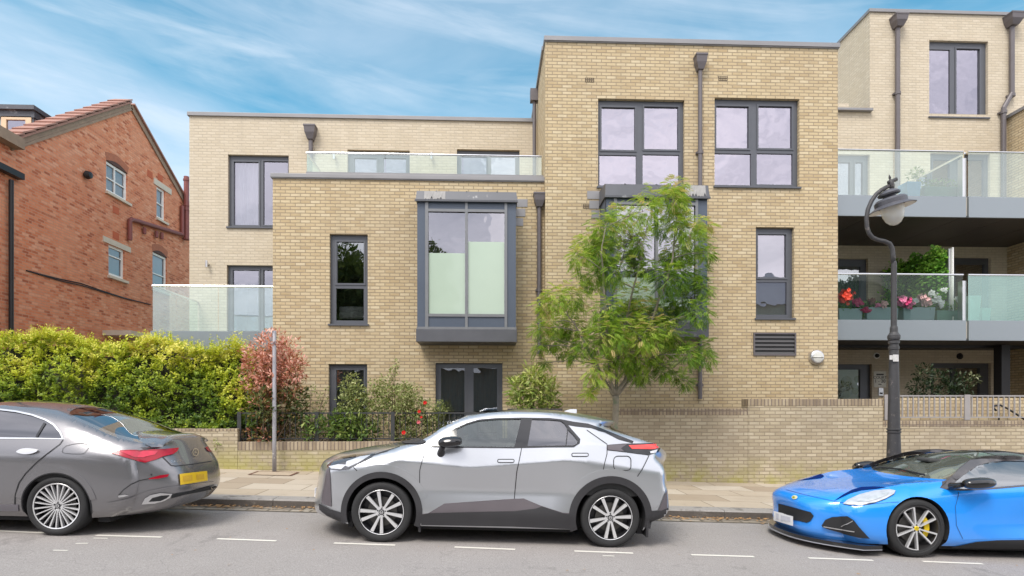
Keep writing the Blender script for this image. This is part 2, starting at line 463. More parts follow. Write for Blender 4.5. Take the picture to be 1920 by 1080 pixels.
# ground beyond, reaches the horizon
EARTH = simple("earth", (0.13, 0.11, 0.08), 0.95, 0, 0.35, 2, 0.02, 30)
v = [(-900, -900, -45), (900, -900, -45), (900, 900, -45), (-900, 900, -45), (XL, -6.0, road_z(XL) - 0.06), (XR, -6.0, road_z(XR) - 0.06), (XR, 60, road_z(XR) - 0.06), (XL, 60, road_z(XL) - 0.06)]
tag(mesh_obj("ground", v, [(4, 5, 6, 7), (0, 1, 5, 4), (1, 2, 6, 5), (2, 3, 7, 6), (3, 0, 4, 7)], EARTH), kind="structure")

# paving slabs: running bond of 0.9 x 0.6 flags with warm and cool tones
m, nt, out = new_mat("paving_flags")
p = pos(nt)
bt = nd(nt, "ShaderNodeTexBrick", {"Vector": p, "Color1": (0, 0, 0, 1), "Color2": (1, 1, 1, 1), "Mortar": (0.5, 0.5, 0.5, 1), "Scale": 1.0, "Mortar Size": 0.008, "Mortar Smooth": 0.2, "Brick Width": 1.02, "Row Height": 0.66}, offset=0.5)
c = ramp(nt, bt.outputs["Color"], [(0.0, (0.37, 0.30, 0.225)), (0.35, (0.46, 0.385, 0.29)), (0.65, (0.53, 0.46, 0.37)), (1.0, (0.60, 0.54, 0.45))])
g1 = noise(nt, p, 2.6, 6, 0.65); g2 = noise(nt, p, 60, 4, 0.7)
c = mixc(nt, math_(nt, "MULTIPLY", g1, 0.4), c, (0.33, 0.26, 0.18))
c = mixc(nt, math_(nt, "MULTIPLY", g2, 0.3), c, (0.25, 0.21, 0.17))
gum = ramp(nt, nd(nt, "ShaderNodeTexVoronoi", {"Vector": p, "Scale": 4.5}).outputs["Distance"], [(.06, (1, 1, 1)), (.09, (0, 0, 0))])
c = mixc(nt, math_(nt, "MULTIPLY", gum, .30), c, (.16, .14, .12))
sta = ramp(nt, noise(nt, p, .9, 7, .7), [(.48, (0, 0, 0)), (.66, (1, 1, 1))])
c = mixc(nt, math_(nt, "MULTIPLY", sta, .38), c, (.27, .215, .15))
c = mixc(nt, bt.outputs["Fac"], c, (0.16, 0.13, 0.09))
b = nd(nt, "ShaderNodeBsdfPrincipled", {"Base Color": c, "Roughness": 0.85, "Specular IOR Level": 0.25})
bn = nd(nt, "ShaderNodeBump", {"Strength": 0.6, "Distance": 0.005, "Height": math_(nt, "SUBTRACT", g2, bt.outputs["Fac"])})
nt.links.new(bn.outputs[0], b.inputs["Normal"]); nt.links.new(b.outputs[0], out.inputs[0])
PAVING = m
slope_sheet("pavement", YK + 0.3, YWALL + 0.3, KERB_H, PAVING, cross=0.02)

# granite kerb, each stone 0.9 to 1.3 m
GRANITE = simple("granite", (0.30, 0.28, 0.26), 0.8, 0, 0.3, 30, 0.004, 90, wear=((0.10, 0.09, 0.08), 3.0, 0.55))
kb = MB(); x = -22.0
while x < 22:
    L = random.uniform(1.1, 1.7)
    a, b_ = x + 0.005, x + L - 0.005
    j = random.uniform(-0.006, 0.006)
    za, zb = road_z(a) + KERB_H + 0.004, road_z(b_) + KERB_H + 0.004
    y0, y1 = YK + j, YK + 0.305
    prof = [(y0, -0.2), (y0, -0.02), (y0 + 0.018, 0.0), (y1, 0.004)]
    vs = [(a, yy, za + h) for yy, h in prof] + [(b_, yy, zb + h) for yy, h in prof]
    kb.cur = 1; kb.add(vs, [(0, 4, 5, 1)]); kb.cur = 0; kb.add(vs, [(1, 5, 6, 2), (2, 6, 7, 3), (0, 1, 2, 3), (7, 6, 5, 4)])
    x += L
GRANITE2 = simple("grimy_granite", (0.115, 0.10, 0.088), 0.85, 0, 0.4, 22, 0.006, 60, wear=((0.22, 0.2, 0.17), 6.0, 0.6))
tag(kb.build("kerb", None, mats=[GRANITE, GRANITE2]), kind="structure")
# channel of worn setts between kerb and asphalt
CHANNEL = brick("gutter_setts", [(0, (0.24, 0.21, 0.18)), (0.5, (0.36, 0.32, 0.27)), (1, (0.5, 0.46, 0.4))], (0.15, 0.13, 0.1), bw=0.3, rh=0.16, ms=0.02, stain=0.5, stain_c=(0.2, 0.16, 0.11))
slope_sheet("gutter", YK - 0.33, YK + 0.01, 0.006, CHANNEL, -22, 22)
# debris of fallen leaves in the gutter
db = MB()
for i in range(420):
    cx = random.choice([-4.6, -4.2, -3.7, -2.6, 3.4, 4.2, 3.0, 1.5]) + random.gauss(0, 0.55)
    cy = YK - abs(random.gauss(0, 0.11)) - 0.01
    r = random.uniform(0.012, 0.04); a = random.uniform(0, 6.3)
    z = road_z(cx) + 0.009 + random.uniform(0, 0.02)
    pts = [(cx + r * math.cos(a + q) * s, cy + r * math.sin(a + q) * s, z + random.uniform(0, 0.012)) for q, s in ((0, 1.2), (1.7, .5), (3.14, 1.1), (4.6, .5))]
    db.add(pts, [(0, 1, 2, 3)])
for i in range(90):
    cx = random.uniform(-8, 8); cy = random.uniform(YK + .4, YWALL - .1) if random.random() < .6 else random.uniform(4.6, 8.5)
    z = (pave_z(cx, cy) + 0.02 if cy > YK else road_z(cx)) + 0.006
    r = random.uniform(0.01, 0.022); a = random.uniform(0, 6.3)
    db.add([(cx + r * math.cos(a + q) * s, cy + r * math.sin(a + q) * s, z + random.uniform(0, 0.006)) for q, s in ((0, 1.2), (1.7, .5), (3.14, 1.1), (4.6, .5))], [(0, 1, 2, 3)])
tag(db.build("leaf_litter", simple("dry_leaf", (0.42, 0.24, 0.10), 0.9, 0, 0.5, 9)), "dry brown leaf litter lying in the gutter along the kerb", "leaf litter", kind="stuff")

# painted bay dashes
m, nt, out = new_mat("road_paint")
p = pos(nt)
n_ = noise(nt, p, 40, 5, 0.75); n2_ = noise(nt, p, 4, 4)
k_ = ramp(nt, math_(nt, "ADD", n_, math_(nt, "MULTIPLY", n2_, 0.25)), [(0.40, (0, 0, 0)), (0.50, (1, 1, 1))])
b = nd(nt, "ShaderNodeBsdfPrincipled", {"Base Color": mixc(nt, k_, (0.30, 0.285, 0.27), (0.74, 0.71, 0.64)), "Roughness": 0.75})
nt.links.new(b.outputs[0], out.inputs[0]); PAINT = m
mk = MB()
def gpt(px, py, off=0.004):
    r = ray(px, py)
    # (EYE + r t).z = road_z(x)+off
    t = (-SL * (0 - 0.3) + off - CAMZ) / (r.z + SL * r.x)
    return EYE + r * t
def dash(x0, y0, x1, y1, wid=0.055):
    a, b_ = gpt(x0, y0), gpt(x1, y1)
    d = (b_ - a).normalized(); n = Vector((-d.y, d.x, 0)) * wid / 2
    mk.quad(a - n, b_ - n, b_ + n, a + n)
for x0, y0, x1, y1 in ((-30, 994, 84, 999), (180, 1003.5, 303, 1007), (407, 1010, 518, 1014), (626, 1018, 741, 1022), (852, 1025.5, 966, 1030), (1077, 1033, 1187, 1037), (1296, 1040, 1414, 1043.5), (1516, 1046, 1637, 1050.5), (1730, 1052.5, 1843, 1057)):
    dash(x0, y0, x1, y1)
for x0, y0, x1, y1 in ((175, 1008.8, 202, 1009.3), (142, 1018.8, 165, 1018.5), (1130, 1042, 1152, 1042.5), (100, 1031.5, 127, 1032)):
    dash(x0, y0, x1, y1, 0.03)
tag(mk.build("road_markings", PAINT), kind="structure")
# ------------------------------------------------------------------ apartment building
YL, YR, YC, YRC, YB = 13.80, 13.55, 16.1, 16.8, 14.1
bldg = empty("apartment_building", (0, 13.5, 0), "modern apartment block of buff and cream brick with grey framed windows, bays and balconies", "apartment building")

def rect(px0, px1, py0, py1, Y):
    xc = (px0 + px1) / 2
    return X(px0, Y), X(px1, Y), Z(py1, Y, xc), Z(py0, Y, xc)

GLASSES = {}
def window(Y, outer, panes, gm=None, rec=0.09, sash=None, parent=None, name="window", sill=True, back=None, label=None, mat=None, room=True):
    """frame (the window itself), one pane mesh, dark room behind; all px rects"""
    parent = parent or bldg
    Yf = Y + rec
    x0, x1, z0, z1 = rect(*outer, Yf)
    hs = [rect(*p, Yf) for p in panes]
    fr = MB()
    fr.plate(x0, x1, z0, z1, hs, Yf, Yf + 0.07)
    for i, h in enumerate(hs):
        if sash is None or sash[i]:
            e = 0.016
            o = (h[0] - 0.045, h[1] + 0.045, h[2] - 0.045, h[3] + 0.045)
            fr.plate(*o, [(h[0] - 0.004, h[1] + 0.004, h[2] - 0.004, h[3] + 0.004)], Yf - e, Yf + 0.02)
    if sill:
        fr.box(x0 - 0.03, x1 + 0.03, Y - 0.045, Yf + 0.01, z0 - 0.035, z0 + 0.004)
    wdw = fr.build(name, mat or FRAME, parent)
    if label: wdw["label"] = label
    pn = MB()
    for h in hs:
        pn.quad((h[0], Yf + 0.03, h[2]), (h[1], Yf + 0.03, h[2]), (h[1], Yf + 0.03, h[3]), (h[0], Yf + 0.03, h[3]))
    pn.build("pane", gm or WGLASS, wdw)
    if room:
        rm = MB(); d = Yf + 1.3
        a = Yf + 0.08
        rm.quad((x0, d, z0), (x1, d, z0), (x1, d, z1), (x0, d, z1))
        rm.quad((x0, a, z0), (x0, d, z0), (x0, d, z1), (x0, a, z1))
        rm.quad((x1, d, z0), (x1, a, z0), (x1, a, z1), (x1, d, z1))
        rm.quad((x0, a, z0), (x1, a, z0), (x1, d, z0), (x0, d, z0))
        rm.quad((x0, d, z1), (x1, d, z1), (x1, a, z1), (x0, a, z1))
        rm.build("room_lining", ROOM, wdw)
    return wdw, (x0, x1, z0, z1, Yf)

def mass(name, x0, x1, z0, z1, Yf, Yb, holes, mat, parent=None, top=True, rev=0.16, left=True, right=True):
    b = MB()
    b.plate(x0, x1, z0, z1, holes, Yf, Yf + rev, sides=False)
    if left: b.quad((x0, Yb, z0), (x0, Yf, z0), (x0, Yf, z1), (x0, Yb, z1))
    if right: b.quad((x1, Yf, z0), (x1, Yb, z0), (x1, Yb, z1), (x1, Yf, z1))
    b.quad((x1, Yb, z0), (x0, Yb, z0), (x0, Yb, z1), (x1, Yb, z1))
    if top: b.quad((x0, Yf, z1), (x1, Yf, z1), (x1, Yb, z1), (x0, Yb, z1))
    return b.build(name, mat, parent or bldg)

def hole(outer, Y, rec=0.09):
    # opening measured on the frame plane so that the frame fills it exactly
    return rect(*outer, Y + rec)

def drape(wd, rc, side="l", n=7, frac=0.45, mat=None, dy=0.14):
    x0, x1, z0, z1, Yf = rc
    wspan = (x1 - x0) * frac
    a = x0 + 0.06 if side == "l" else x1 - 0.06 - wspan
    b = MB(); N = 48
    vs = []
    for i in range(N + 1):
        t = i / N
        for zz in (z0 + 0.03, z1 - 0.03):
            vs.append((a + wspan * t, Yf + dy + 0.035 * math.sin(t * n * 6.283) + 0.012 * math.sin(t * n * 15), zz))
    b.add(vs, [(2*i, 2*i+2, 2*i+3, 2*i+1) for i in range(N)])
    return b.build("curtain", mat or CURTAIN, wd, smooth=True)

ZB = -1.2
# ---- left two-storey volume
oL1 = (620, 691, 441, 609); oL2 = (618, 690, 683, 835); oL3 = (817, 942, 681, 835)
xl0, xl1 = X(511.5, YL), X(1030, YL)
ztL = Z(337, YL, 765)
mass("wall", xl0, xl1, ZB, ztL, YL, YC + 0.1, [hole(oL1, YL), hole(oL2, YL), hole(oL3, YL)], BUFF)
wd, rc = window(YL, oL1, [(632, 682, 454, 531), (630, 682, 541, 601)], DGLASS, sash=[1, 0])
pb = MB()   # bedding piled against the lower pane
x0, x1, z0, z1, Yf = rc
for i, (zz, h) in enumerate(((z0 + 0.30, 0.16), (z0 + 0.14, 0.2))):
    pb.lathe([(0.001, x0 + 0.14), (h * .45, x0 + 0.16), (h * .5, (x0 + x1) / 2), (h * .45, x1 - 0.16), (0.001, x1 - 0.14)], 12, "x", (0, Yf + 0.22, zz + h / 2))
pb.build("bedding", CURTAIN, wd, smooth=True)
window(YL, oL2, [(631, 682, 694, 778), (631, 682, 786, 830)], DGLASS, sash=[1, 0])
wd, rc = window(YL, oL3, [(827, 871, 690, 830), (888, 932, 690, 830)], DGLASS)
drape(wd, rc, "l", 14, 0.94, simple("dark_curtain", (0.16, 0.14, 0.13), 0.95, 0, 0.3, 6), 0.2)
cp = MB(); cp.box(xl0 - 0.04, xl1 - 0.1, YL - 0.05, YL + 0.35, ztL, Z(329.5, YL, 765)); cp.box(xl0 - 0.03, xl1 - 0.1, YL - 0.035, YL + 0.3, ztL - 0.02, ztL + 0.002)
cp.build("coping", COPING, bldg, bevel=0.006)
# roof deck of the terrace
MB().box(xl0, xl1, YL + 0.36, YC, ztL - 0.1, ztL - 0.03).build("terrace_deck", STONE, bldg)

# ---- right three-storey volume
oR1 = (1120, 1281, 190, 354); oR2 = (1337, 1495, 188, 353); oR3 = (1414, 1485, 428, 598)
xr0, xr1 = X(1022.5, YR), X(1571, YR)
ztR = Z(84, YR, 1296)
Y2 = YR
mass("wall", xr0, xr1, ZB, ztR, YR, YRC + 2.0, [hole(oR1, YR), hole(oR2, YR), hole(oR3, YR)], BUFF)
window(YR, oR1, [(1128, 1190, 202, 281), (1208, 1271, 201, 280), (1124, 1193, 291, 348), (1205, 1273, 290, 347)], WGLASS2, sash=[1, 1, 0, 0])
window(YR, oR2, [(1343, 1403, 200, 278), (1422, 1484, 200, 278), (1339, 1408, 288, 347), (1419, 1486, 288, 346)], WGLASS2, sash=[1, 1, 0, 0])
wd, rc = window(YR, oR3, [(1421, 1473, 440, 520), (1418, 1475, 529, 590)], WGLASS, sash=[1, 0])
x0, x1, z0, z1, Yf = rc
bl = MB(); bl.box(x0 + .03, x1 - .03, Yf + .12, Yf + .14, z0, z1); bl.build("roller_blind", simple("grey_blind", (0.42, 0.42, 0.36), .9), wd)
cp = MB(); cp.box(xr0 - 0.03, xr1 + 0.03, YR - 0.05, YR + 0.35, ztR, Z(75.5, YR, 1296)); cp.box(xr0 - 0.02, xr1 + 0.02, YR - 0.03, YR + 0.3, ztR - 0.02, ztR + 0.002)
cp.box(xr0 - 0.05, xr0 + 0.3, YR + 0.352, YRC + 2, ztR, Z(75.5, YR, 1296))
cp.build("coping", COPING, bldg, bevel=0.006)

# ---- cream upper wing at the left
oC1 = (430, 543.5, 293, 428); oC2 = (428, 543.5, 499, 626); oC3 = (653, 769, 284, 345); oC4 = (857, 974, 283, 345)
xc0, xc1 = X(355, YC), X(1011, YC)
ztC = Z(223, YC, 640)
mass("wall", xc0, xc1 + 1.2, ZB, ztC, YC, YC + 7, [hole(o, YC) for o in (oC1, oC2, oC3, oC4)], CREAM)
wd, rc = window(YC, oC1, [(439, 485, 304, 422), (494.5, 540, 303, 422)], WGLASS)
drape(wd, rc, "l", 6, 0.42)
window(YC, oC2, [(437, 485, 507, 620), (494.5, 540, 507, 620)], WGLASS, sill=False)
window(YC, oC3, [(665, 706, 297, 342), (719, 761, 297, 342)], WGLASS2, sill=False)
window(YC, oC4, [(865, 912, 294, 342), (921, 966, 294, 342)], WGLASS2, sill=False)
cp = MB(); cp.box(xc0 - 0.04, xc1 + 1.0, YC - 0.05, YC + 0.4, ztC, Z(216, YC, 640)); cp.build("coping", COPING, bldg, bevel=0.006)
for px, py in ((628, 295), (810, 295), (1001, 292), (391, 496)):
    q = at(px, py, YC)
    l = MB(); l.box(q.x - .025, q.x + .025, q.y - .09, q.y, q.z - .02, q.z + .02); l.lathe([(0.001, -.09), (.032, -.09), (.032, .08), (0.001, .08)], 10, "z", (q.x, q.y - .11, q.z))
    l.build("wall_spotlight", STEEL, bldg)

def downpipe(px, py_top, py_bot, Y, wid=8.5, hop=(21, 26), bend=None, collars=(), parent=None, bot_z=None):
    """rainwater hopper and pipe; sits on wall plane Y"""
    sc = Y / FPX
    xc = X(px, Y); r = wid * sc / 2
    zt = Z(py_top, Y, px); zb = Z(py_bot, Y, px) if bot_z is None else bot_z
    hh = hop[1] * sc; hw = hop[0] * sc / 2
    b = MB()
    yc = Y - r - 0.03
    if bend:
        bx, by1, by2 = bend
        pts = [(xc, yc, zt - hh), (xc, yc, Z(by1, Y, px)), (X(bx, Y), yc, Z(by2, Y, px)), (X(bx, Y), yc, zb)]
    else:
        pts = [(xc, yc, zt - hh), (xc, yc, zb)]
    b.tube(pts, r, 12)
    for c in collars:
        zc = Z(c, Y, px)
        xx = X(bend[0], Y) if bend and c > bend[2] else xc
        b.tube([(xx, yc, zc - .04), (xx, yc, zc + .04)], r * 1.25, 12)
        b.box(xx - r * 1.7, xx + r * 1.7, yc + r * .3, Y, zc - .02, zc + .02)
    dp = b.build("downpipe", PIPE, parent or bldg, smooth=False)
    if hop[0]:
        h = MB()
        y0, y1 = Y - 2 * hw * .85, Y - 0.004
        k = 0.68
        top = zt; mid = zt - hh * .55; lowz = zt - hh
        def ring(wx, ya, z): return [(xc - wx, ya, z), (xc + wx, ya, z), (xc + wx, y1, z), (xc - wx, y1, z)]
        vs = ring(hw * 1.08, y0 - .01, top) + ring(hw * 1.08, y0 - .01, top - hh * .12) + ring(hw, y0, top - hh * .125) + ring(hw * .88, y0 + .02, mid) + ring(hw * .5, y0 + hw * .5, lowz)
        fs = [(0, 1, 2, 3), (19, 18, 17, 16)]
        for q in range(4):
            for i in range(4):
                fs.append((q*4+i, (q+1)*4+i, (q+1)*4+(i+1) % 4, q*4+(i+1) % 4))
        h.add(vs, fs)
        h.build("hopper", PIPE, dp)
    return dp
downpipe(1310.5, 109, 748, YR, 8, (21, 27), collars=(288, 722))
downpipe(1010.5, 366, 664, YL, 8, (21, 25), collars=(545,))
downpipe(584.5, 240, 300, YC, 8, (20, 25))
# hopper seen edge-on in the return of the tall volume
q = at(1015, 168, YC - .5)
b = MB(); b.box(xr0 - .2, xr0 - .002, q.y - .1, q.y + .1, Z(190, q.y), Z(168, q.y)); b.tube([(xr0 - .09, q.y, Z(190, q.y)), (xr0 - .09, q.y, ztL)], .05, 10)
b.build("downpipe", PIPE, bldg)

# air bricks, louvre, round bulkhead lamp
for x0, x1, y0, y1 in ((1097, 1114, 146, 154.5), (1347, 1364, 143, 151.5), (1093, 1108, 383, 391)):
    a = rect(x0, x1, y0, y1, YR)
    b = MB(); b.plate(a[0], a[1], a[2], a[3], [(a[0] + .02 + i * (a[1]-a[0]-.02) / 4, a[0] + i * (a[1]-a[0]-.02) / 4 + (a[1]-a[0]-.02) / 4, a[2] + .015 + j * .052, a[2] + .05 + j * .052) for i in range(4) for j in range(2)], YR - .006, YR + .003)
    b.build("air_brick", simple("air_brick_clay" , (0.12, 0.09, 0.06), .8) if "air_brick_clay" not in MATS else MATS["air_brick_clay"], bldg)
a = rect(1412, 1492, 624, 667, YR)
b = MB(); b.plate(a[0], a[1], a[2], a[3], [(a[0] + .035, a[1] - .035, a[2] + .035, a[3] - .035)], YR - .03, YR - .004)
lv = b.build("louvre_vent", PIPE, bldg)
b = MB(); n = 5; hh = (a[3] - a[2] - .07) / n
for i in range(n):
    z = a[2] + .035 + i * hh
    b.add([(a[0] + .03, YR - .028, z), (a[1] - .03, YR - .028, z), (a[1] - .03, YR - .006, z + hh * .55), (a[0] + .03, YR - .006, z + hh * .55)], [(0, 1, 2, 3)])
b.build("louvre_blades", simple("louvre_grey", (0.075, 0.072, 0.074), .6, .2), lv)
b = MB(); b.quad((a[0] + .03, YR - .004, a[2] + .03), (a[1] - .03, YR - .004, a[2] + .03), (a[1] - .03, YR - .004, a[3] - .03), (a[0] + .03, YR - .004, a[3] - .03))
b.build("duct", BLACK, lv)
q = at(1529.5, 670, YR)
b = MB(); b.lathe([(.001, -.1), (.12, -.1), (.155, -.085), (.172, -.05), (.175, 0)], 32, "y", (q.x, q.y, q.z))
lp = b.build("bulkhead_lamp", STEEL, bldg, smooth=True)
b = MB(); b.lathe([(.001, -.108), (.11, -.104), (.128, -.095)], 24, "y", (q.x, q.y, q.z)); b.box(q.x - .13, q.x + .13, q.y - .115, q.y - .1, q.z - .012, q.z + .012)
b.build("diffuser", simple("frosted_lens", (.6, .6, .56), .35), lp, smooth=True)

FILM = simple("frosted_film_green", (.42, .52, .42), .22, 0, .08, 1.1, coat=.6)
# ---- projecting bay windows
def bay(px0, px1, cols, Yw, pr, roof_l, roof_r, roof_top, roof_bot, head_bot, pane_bot, panel_bot, sill, fas_top, fas_bot, blinds, label, flash_side):
    Yf = Yw - pr
    xc = (px0 + px1) / 2
    zz = lambda py: Z(py, Yf, xc)
    xx = lambda px: X(px, Yf)
    x0, x1 = xx(px0), xx(px1)
    b = MB()
    c0, c1, c2, c3, c4, c5 = [xx(c) for c in cols]     # glazing edges: left panel | pane | mullion | pane | right panel
    zt, zb = zz(roof_bot), zz(fas_top)
    panes = [(c1, c2, zz(pane_bot), zz(head_bot)), (c3, c4, zz(pane_bot), zz(head_bot))]
    # carcass sides, head panels and apron panels set back behind the mullions
    b.plate(x0, x1, zb, zt, panes, Yf + .03, Yf + .10)
    b.quad((x0, Yw, zb), (x0, Yf + .03, zb), (x0, Yf + .03, zt), (x0, Yw, zt))
    b.quad((x1, Yf + .03, zb), (x1, Yw, zb), (x1, Yw, zt), (x1, Yf + .03, zt))
    by = b.build("bay_window", PANEL, bldg)
    if label: by["label"] = label
    m_ = MB(); t = .055
    for xa, xb in ((c0, c1), ((c2 * .999 + c3 * .001), c3), (c4, c5)):
        m_.box(xa, xb, Yf, Yf + .06, zb + .045, zt - .02)
    for pa, pb_ in ((c1, c2), (c3, c4)):
        for py in (head_bot, pane_bot):
            s = -1 if py == head_bot else 1
            z_ = zz(py)
            m_.box(pa, pb_, Yf + .004, Yf + .06, z_ - (0 if s < 0 else .06), z_ + (.06 if s < 0 else 0))
    m_.box(x0 - .008, x1 + .008, Yf - .012, Yf + .07, zb, zb + .045)
    m_.build("frame", simple("bay_frame_metal", (0.20, 0.205, 0.215), .4, .3) if "bay_frame_metal" not in MATS else MATS["bay_frame_metal"], by)
    g = MB()
    for a in panes:
        g.quad((a[0], Yf + .05, a[2]), (a[1], Yf + .05, a[2]), (a[1], Yf + .05, a[3]), (a[0], Yf + .05, a[3]))
    g.build("pane", BAYG, by)
    g = MB()
    for a, top in zip(panes, blinds):
        g.box(a[0] + .004, a[1] - .004, Yf + .045, Yf + .048, a[2] + .004, zz(top))
    g.build("frosted_film", FILM, by)
    g = MB(); d = Yw - .01
    g.quad((x0, d, zb), (x1, d, zb), (x1, d, zt), (x0, d, zt))
    for x_ in (x0 + .01, x1 - .01): g.quad((x_, Yf + .12, zb), (x_, d, zb), (x_, d, zt), (x_, Yf + .12, zt))
    g.quad((x0, Yf + .12, zt - .01), (x1, Yf + .12, zt - .01), (x1, d, zt - .01), (x0, d, zt - .01))
    g.build("room_lining", ROOM, by)
    # base fascia, with splayed underside
    f = MB(); zt2, zb2 = zb - .003, zz(fas_bot)
    f.add([(x0 - .02, Yf - .02, zb2), (x1 + .02, Yf - .02, zb2), (x1 + .02, Yw, zb2 - .0), (x0 - .02, Yw, zb2 - .0), (x0 - .02, Yf - .02, zt2), (x1 + .02, Yf - .02, zt2), (x1 + .02, Yw, zt2), (x0 - .02, Yw, zt2)],
          [(0, 3, 2, 1), (4, 5, 6, 7), (0, 1, 5, 4), (1, 2, 6, 5), (3, 0, 4, 7)])
    f.build("fascia", LEAD, by, bevel=.006)
    # lead roof: sloping, with drip edge
    r_ = MB(); xa, xb = xx(roof_l), xx(roof_r); z0_ = zt + .002; z1_ = zz(roof_top)
    r_.add([(xa, Yf - .04, z0_), (xb, Yf - .04, z0_), (xb, Yw, z0_), (xa, Yw, z0_), (xa + .02, Yf + .02, z1_ - .03), (xb - .02, Yf + .02, z1_ - .03), (xb - .02, Yf + .10, z1_), (xa + .02, Yf + .10, z1_), (xb - .02, Yw, z1_ + .05), (xa + .02, Yw, z1_ + .05)],
           [(0, 1, 5, 4), (4, 5, 6, 7), (7, 6, 8, 9), (1, 2, 8, 6, 5), (3, 0, 4, 7, 9), (0, 3, 2, 1)])
    r_.box(xa - .01, xb + .01, Yf - .055, Yf - .02, z0_ - .03, z0_ + .012)
    for t in (.2, .5, .8):
        xm = xa + (xb - xa) * t
        r_.tube([(xm, Yf + .015, z1_ - .04), (xm, Yf + .10, z1_ + .004), (xm, Yw, z1_ + .054)], .014, 6)
    rf = r_.build("roof", LEAD, by)
    w_ = MB()   # lead flashing dressed against the brick beside the roof
    for sx in flash_side:
        e = x1 if sx > 0 else x0
        for k in range(3):
            xa_, xb_ = e + sx * (.02 + .0 * k), e + sx * (.30 - .05 * k)
            w_.box(min(xa_, xb_), max(xa_, xb_), Yw - .012 - .001 * k, Yw - .001, z1_ - .12 - k * .22, z1_ + .06 - k * .22)
    w_.build("flashing", COPING, rf)
    # white lime bloom washed down the roof edge
    w_ = MB(); n0 = xx(roof_l + (16 if flash_side[0] > 0 else 150)); n1 = n0 + .46; nn = 14
    vs = []
    for k in range(nn + 1):
        xk = n0 + (n1 - n0) * k / nn
        vs += [(xk, Yf - .0425, z0_ + .014 + (random.uniform(.0, .09) if k % 2 else .0)), (xk, Yf + .0165, z1_ - .034)]
    w_.add(vs, [(2*i, 2*i+2, 2*i+3, 2*i+1) for i in range(nn)])
    w_.build("lime_stain", simple("lime_bloom", (.33, .32, .31), .9, 0, .35, 9) if "lime_bloom" not in MATS else MATS["lime_bloom"], rf)
bay(782, 967.5, (797, 803, 872, 877, 946, 951), YL, .72, 779.5, 970, 356, 377, 397, 588.5, 613, 617, 617, 641, (474, 452), "projecting bay window clear of the tree", (1,))
bay(1137, 1327, (1151, 1157, 1229, 1234, 1304, 1309), YR, .72, 1134, 1330, 343, 370, 384, 575, 600, 604, 604, 632, (520, 560), "projecting bay window behind the street tree", (-1,))

# ---- glass balustrades
def balustrade(parent, pts, z0, z1, joints, gm=None, cap=True):
    """pts: plan polyline; a glass sheet per segment with a rail on top"""
    objs = []
    b = MB()
    for i in range(len(pts) - 1):
        (xa, ya), (xb, yb) = pts[i], pts[i + 1]
        js = joints[i] if i < len(joints) else []
        ts = [0] + list(js) + [1]
        L = math.hypot(xb - xa, yb - ya); nx, ny = (yb - ya) / L * .008, -(xb - xa) / L * .008
        for t0, t1 in zip(ts[:-1], ts[1:]):
            g = .006 / L
            ax, ay = xa + (xb - xa) * (t0 + g), ya + (yb - ya) * (t0 + g)
            cx, cy = xa + (xb - xa) * (t1 - g), ya + (yb - ya) * (t1 - g)
            b.add([(ax, ay, z0), (cx, cy, z0), (cx, cy, z1), (ax, ay, z1)], [(0, 1, 2, 3)])
    go = b.build("glass_panel", gm or BGLASS, parent)
    if cap:
        r = MB()
        P = [Vector((x, y, z1 + .015)) for x, y in pts]
        for a, c in zip(P[:-1], P[1:]):
            r.tube([a, c], .024, 8)
        r.build("handrail", CHROME, parent)
    return go
# roof terrace rail
zt0, zt1 = Z(329, YL + .25, 790), Z(291, YL + .25, 790)
tr = MB(); tr.box(X(575, YL + .25), xr0, YL + .2, YL + .3, zt0 - .02, zt0 + .03)
tb = tr.build("balustrade", COPING, bldg)
balustrade(tb, [(xr0 - .03, YL + .25), (X(575, YL + .25), YL + .25), (X(575, YL + .25), YC - .02)], zt0, zt1, [[.34, .67], [.5]])
# first-floor balcony beside the hedge
yb = YL + .1
fx0, fx1 = X(282, yb), xl0
bz0, bz1 = Z(656, yb, 400), Z(621, yb, 400)
b = MB(); b.box(fx0, fx1 - .004, yb, YC, bz0, bz1)
bal = b.build("balcony", FASCIA, bldg)
b = MB(); b.box(fx0 + .06, fx1 - .01, yb + .1, YC - .005, bz0 - .05, bz0 - .002); b.build("soffit", SOFFIT, bal)
balustrade(bal, [(fx1 - .03, yb + .05), (fx0 + .02, yb + .05), (fx0 + .02, YC - .02)], bz1, Z(537, yb, 400), [[.46], [.5]])

# ---- cream right wing with stacked balconies
xw0, xw1 = xr1 - .3, X(1990, YRC)
pz = Z(210, YRC, 1600)
ztU = Z(27, YRC, 1770)
oU = (1738, 1848, 80, 223); oD1 = (1540, 1627, 292, 372); oD2 = (1740, 1852, 290, 372)
oE1 = (1540, 1624, 486, 604); oE2 = (1783, 1853, 484, 604); oG1 = (1540, 1631, 683, 800); oG2 = (1741, 1853, 681, 760)
xu0 = X(1631, YRC)
mass("wall", xu0, xw1, pz, ztU, YRC, YRC + 5, [hole(oU, YRC)], CREAM)
mass("wall", xw0, xw1, ZB, pz, YRC, YRC + 4.9, [hole(o, YRC) for o in (oD1, oD2, oE1, oE2, oG1, oG2)], CREAM)
window(YRC, oU, [(1741, 1781, 93, 217), (1793, 1836, 92, 217)], WGLASS2, sash=[0, 1])
window(YRC, oD1, [(1560, 1593, 305, 368), (1603, 1617, 305, 368)], WGLASS, sill=False)
window(YRC, oD2, [(1749, 1790, 300, 368), (1800, 1844, 300, 368)], WGLASS, sill=False)
wd, rc = window(YRC, oE1, [(1560, 1613, 500, 600)], DGLASS, sill=False)
drape(wd, rc, "r", 5, .5, simple("sage_curtain", (.35, .42, .36), .95))
window(YRC, oE2, [(1791, 1845, 496, 600)], DGLASS, sill=False)
wd, rc = window(YRC, oG1, [(1560, 1612, 693, 780)], DGLASS, sill=False, name="entrance_door")
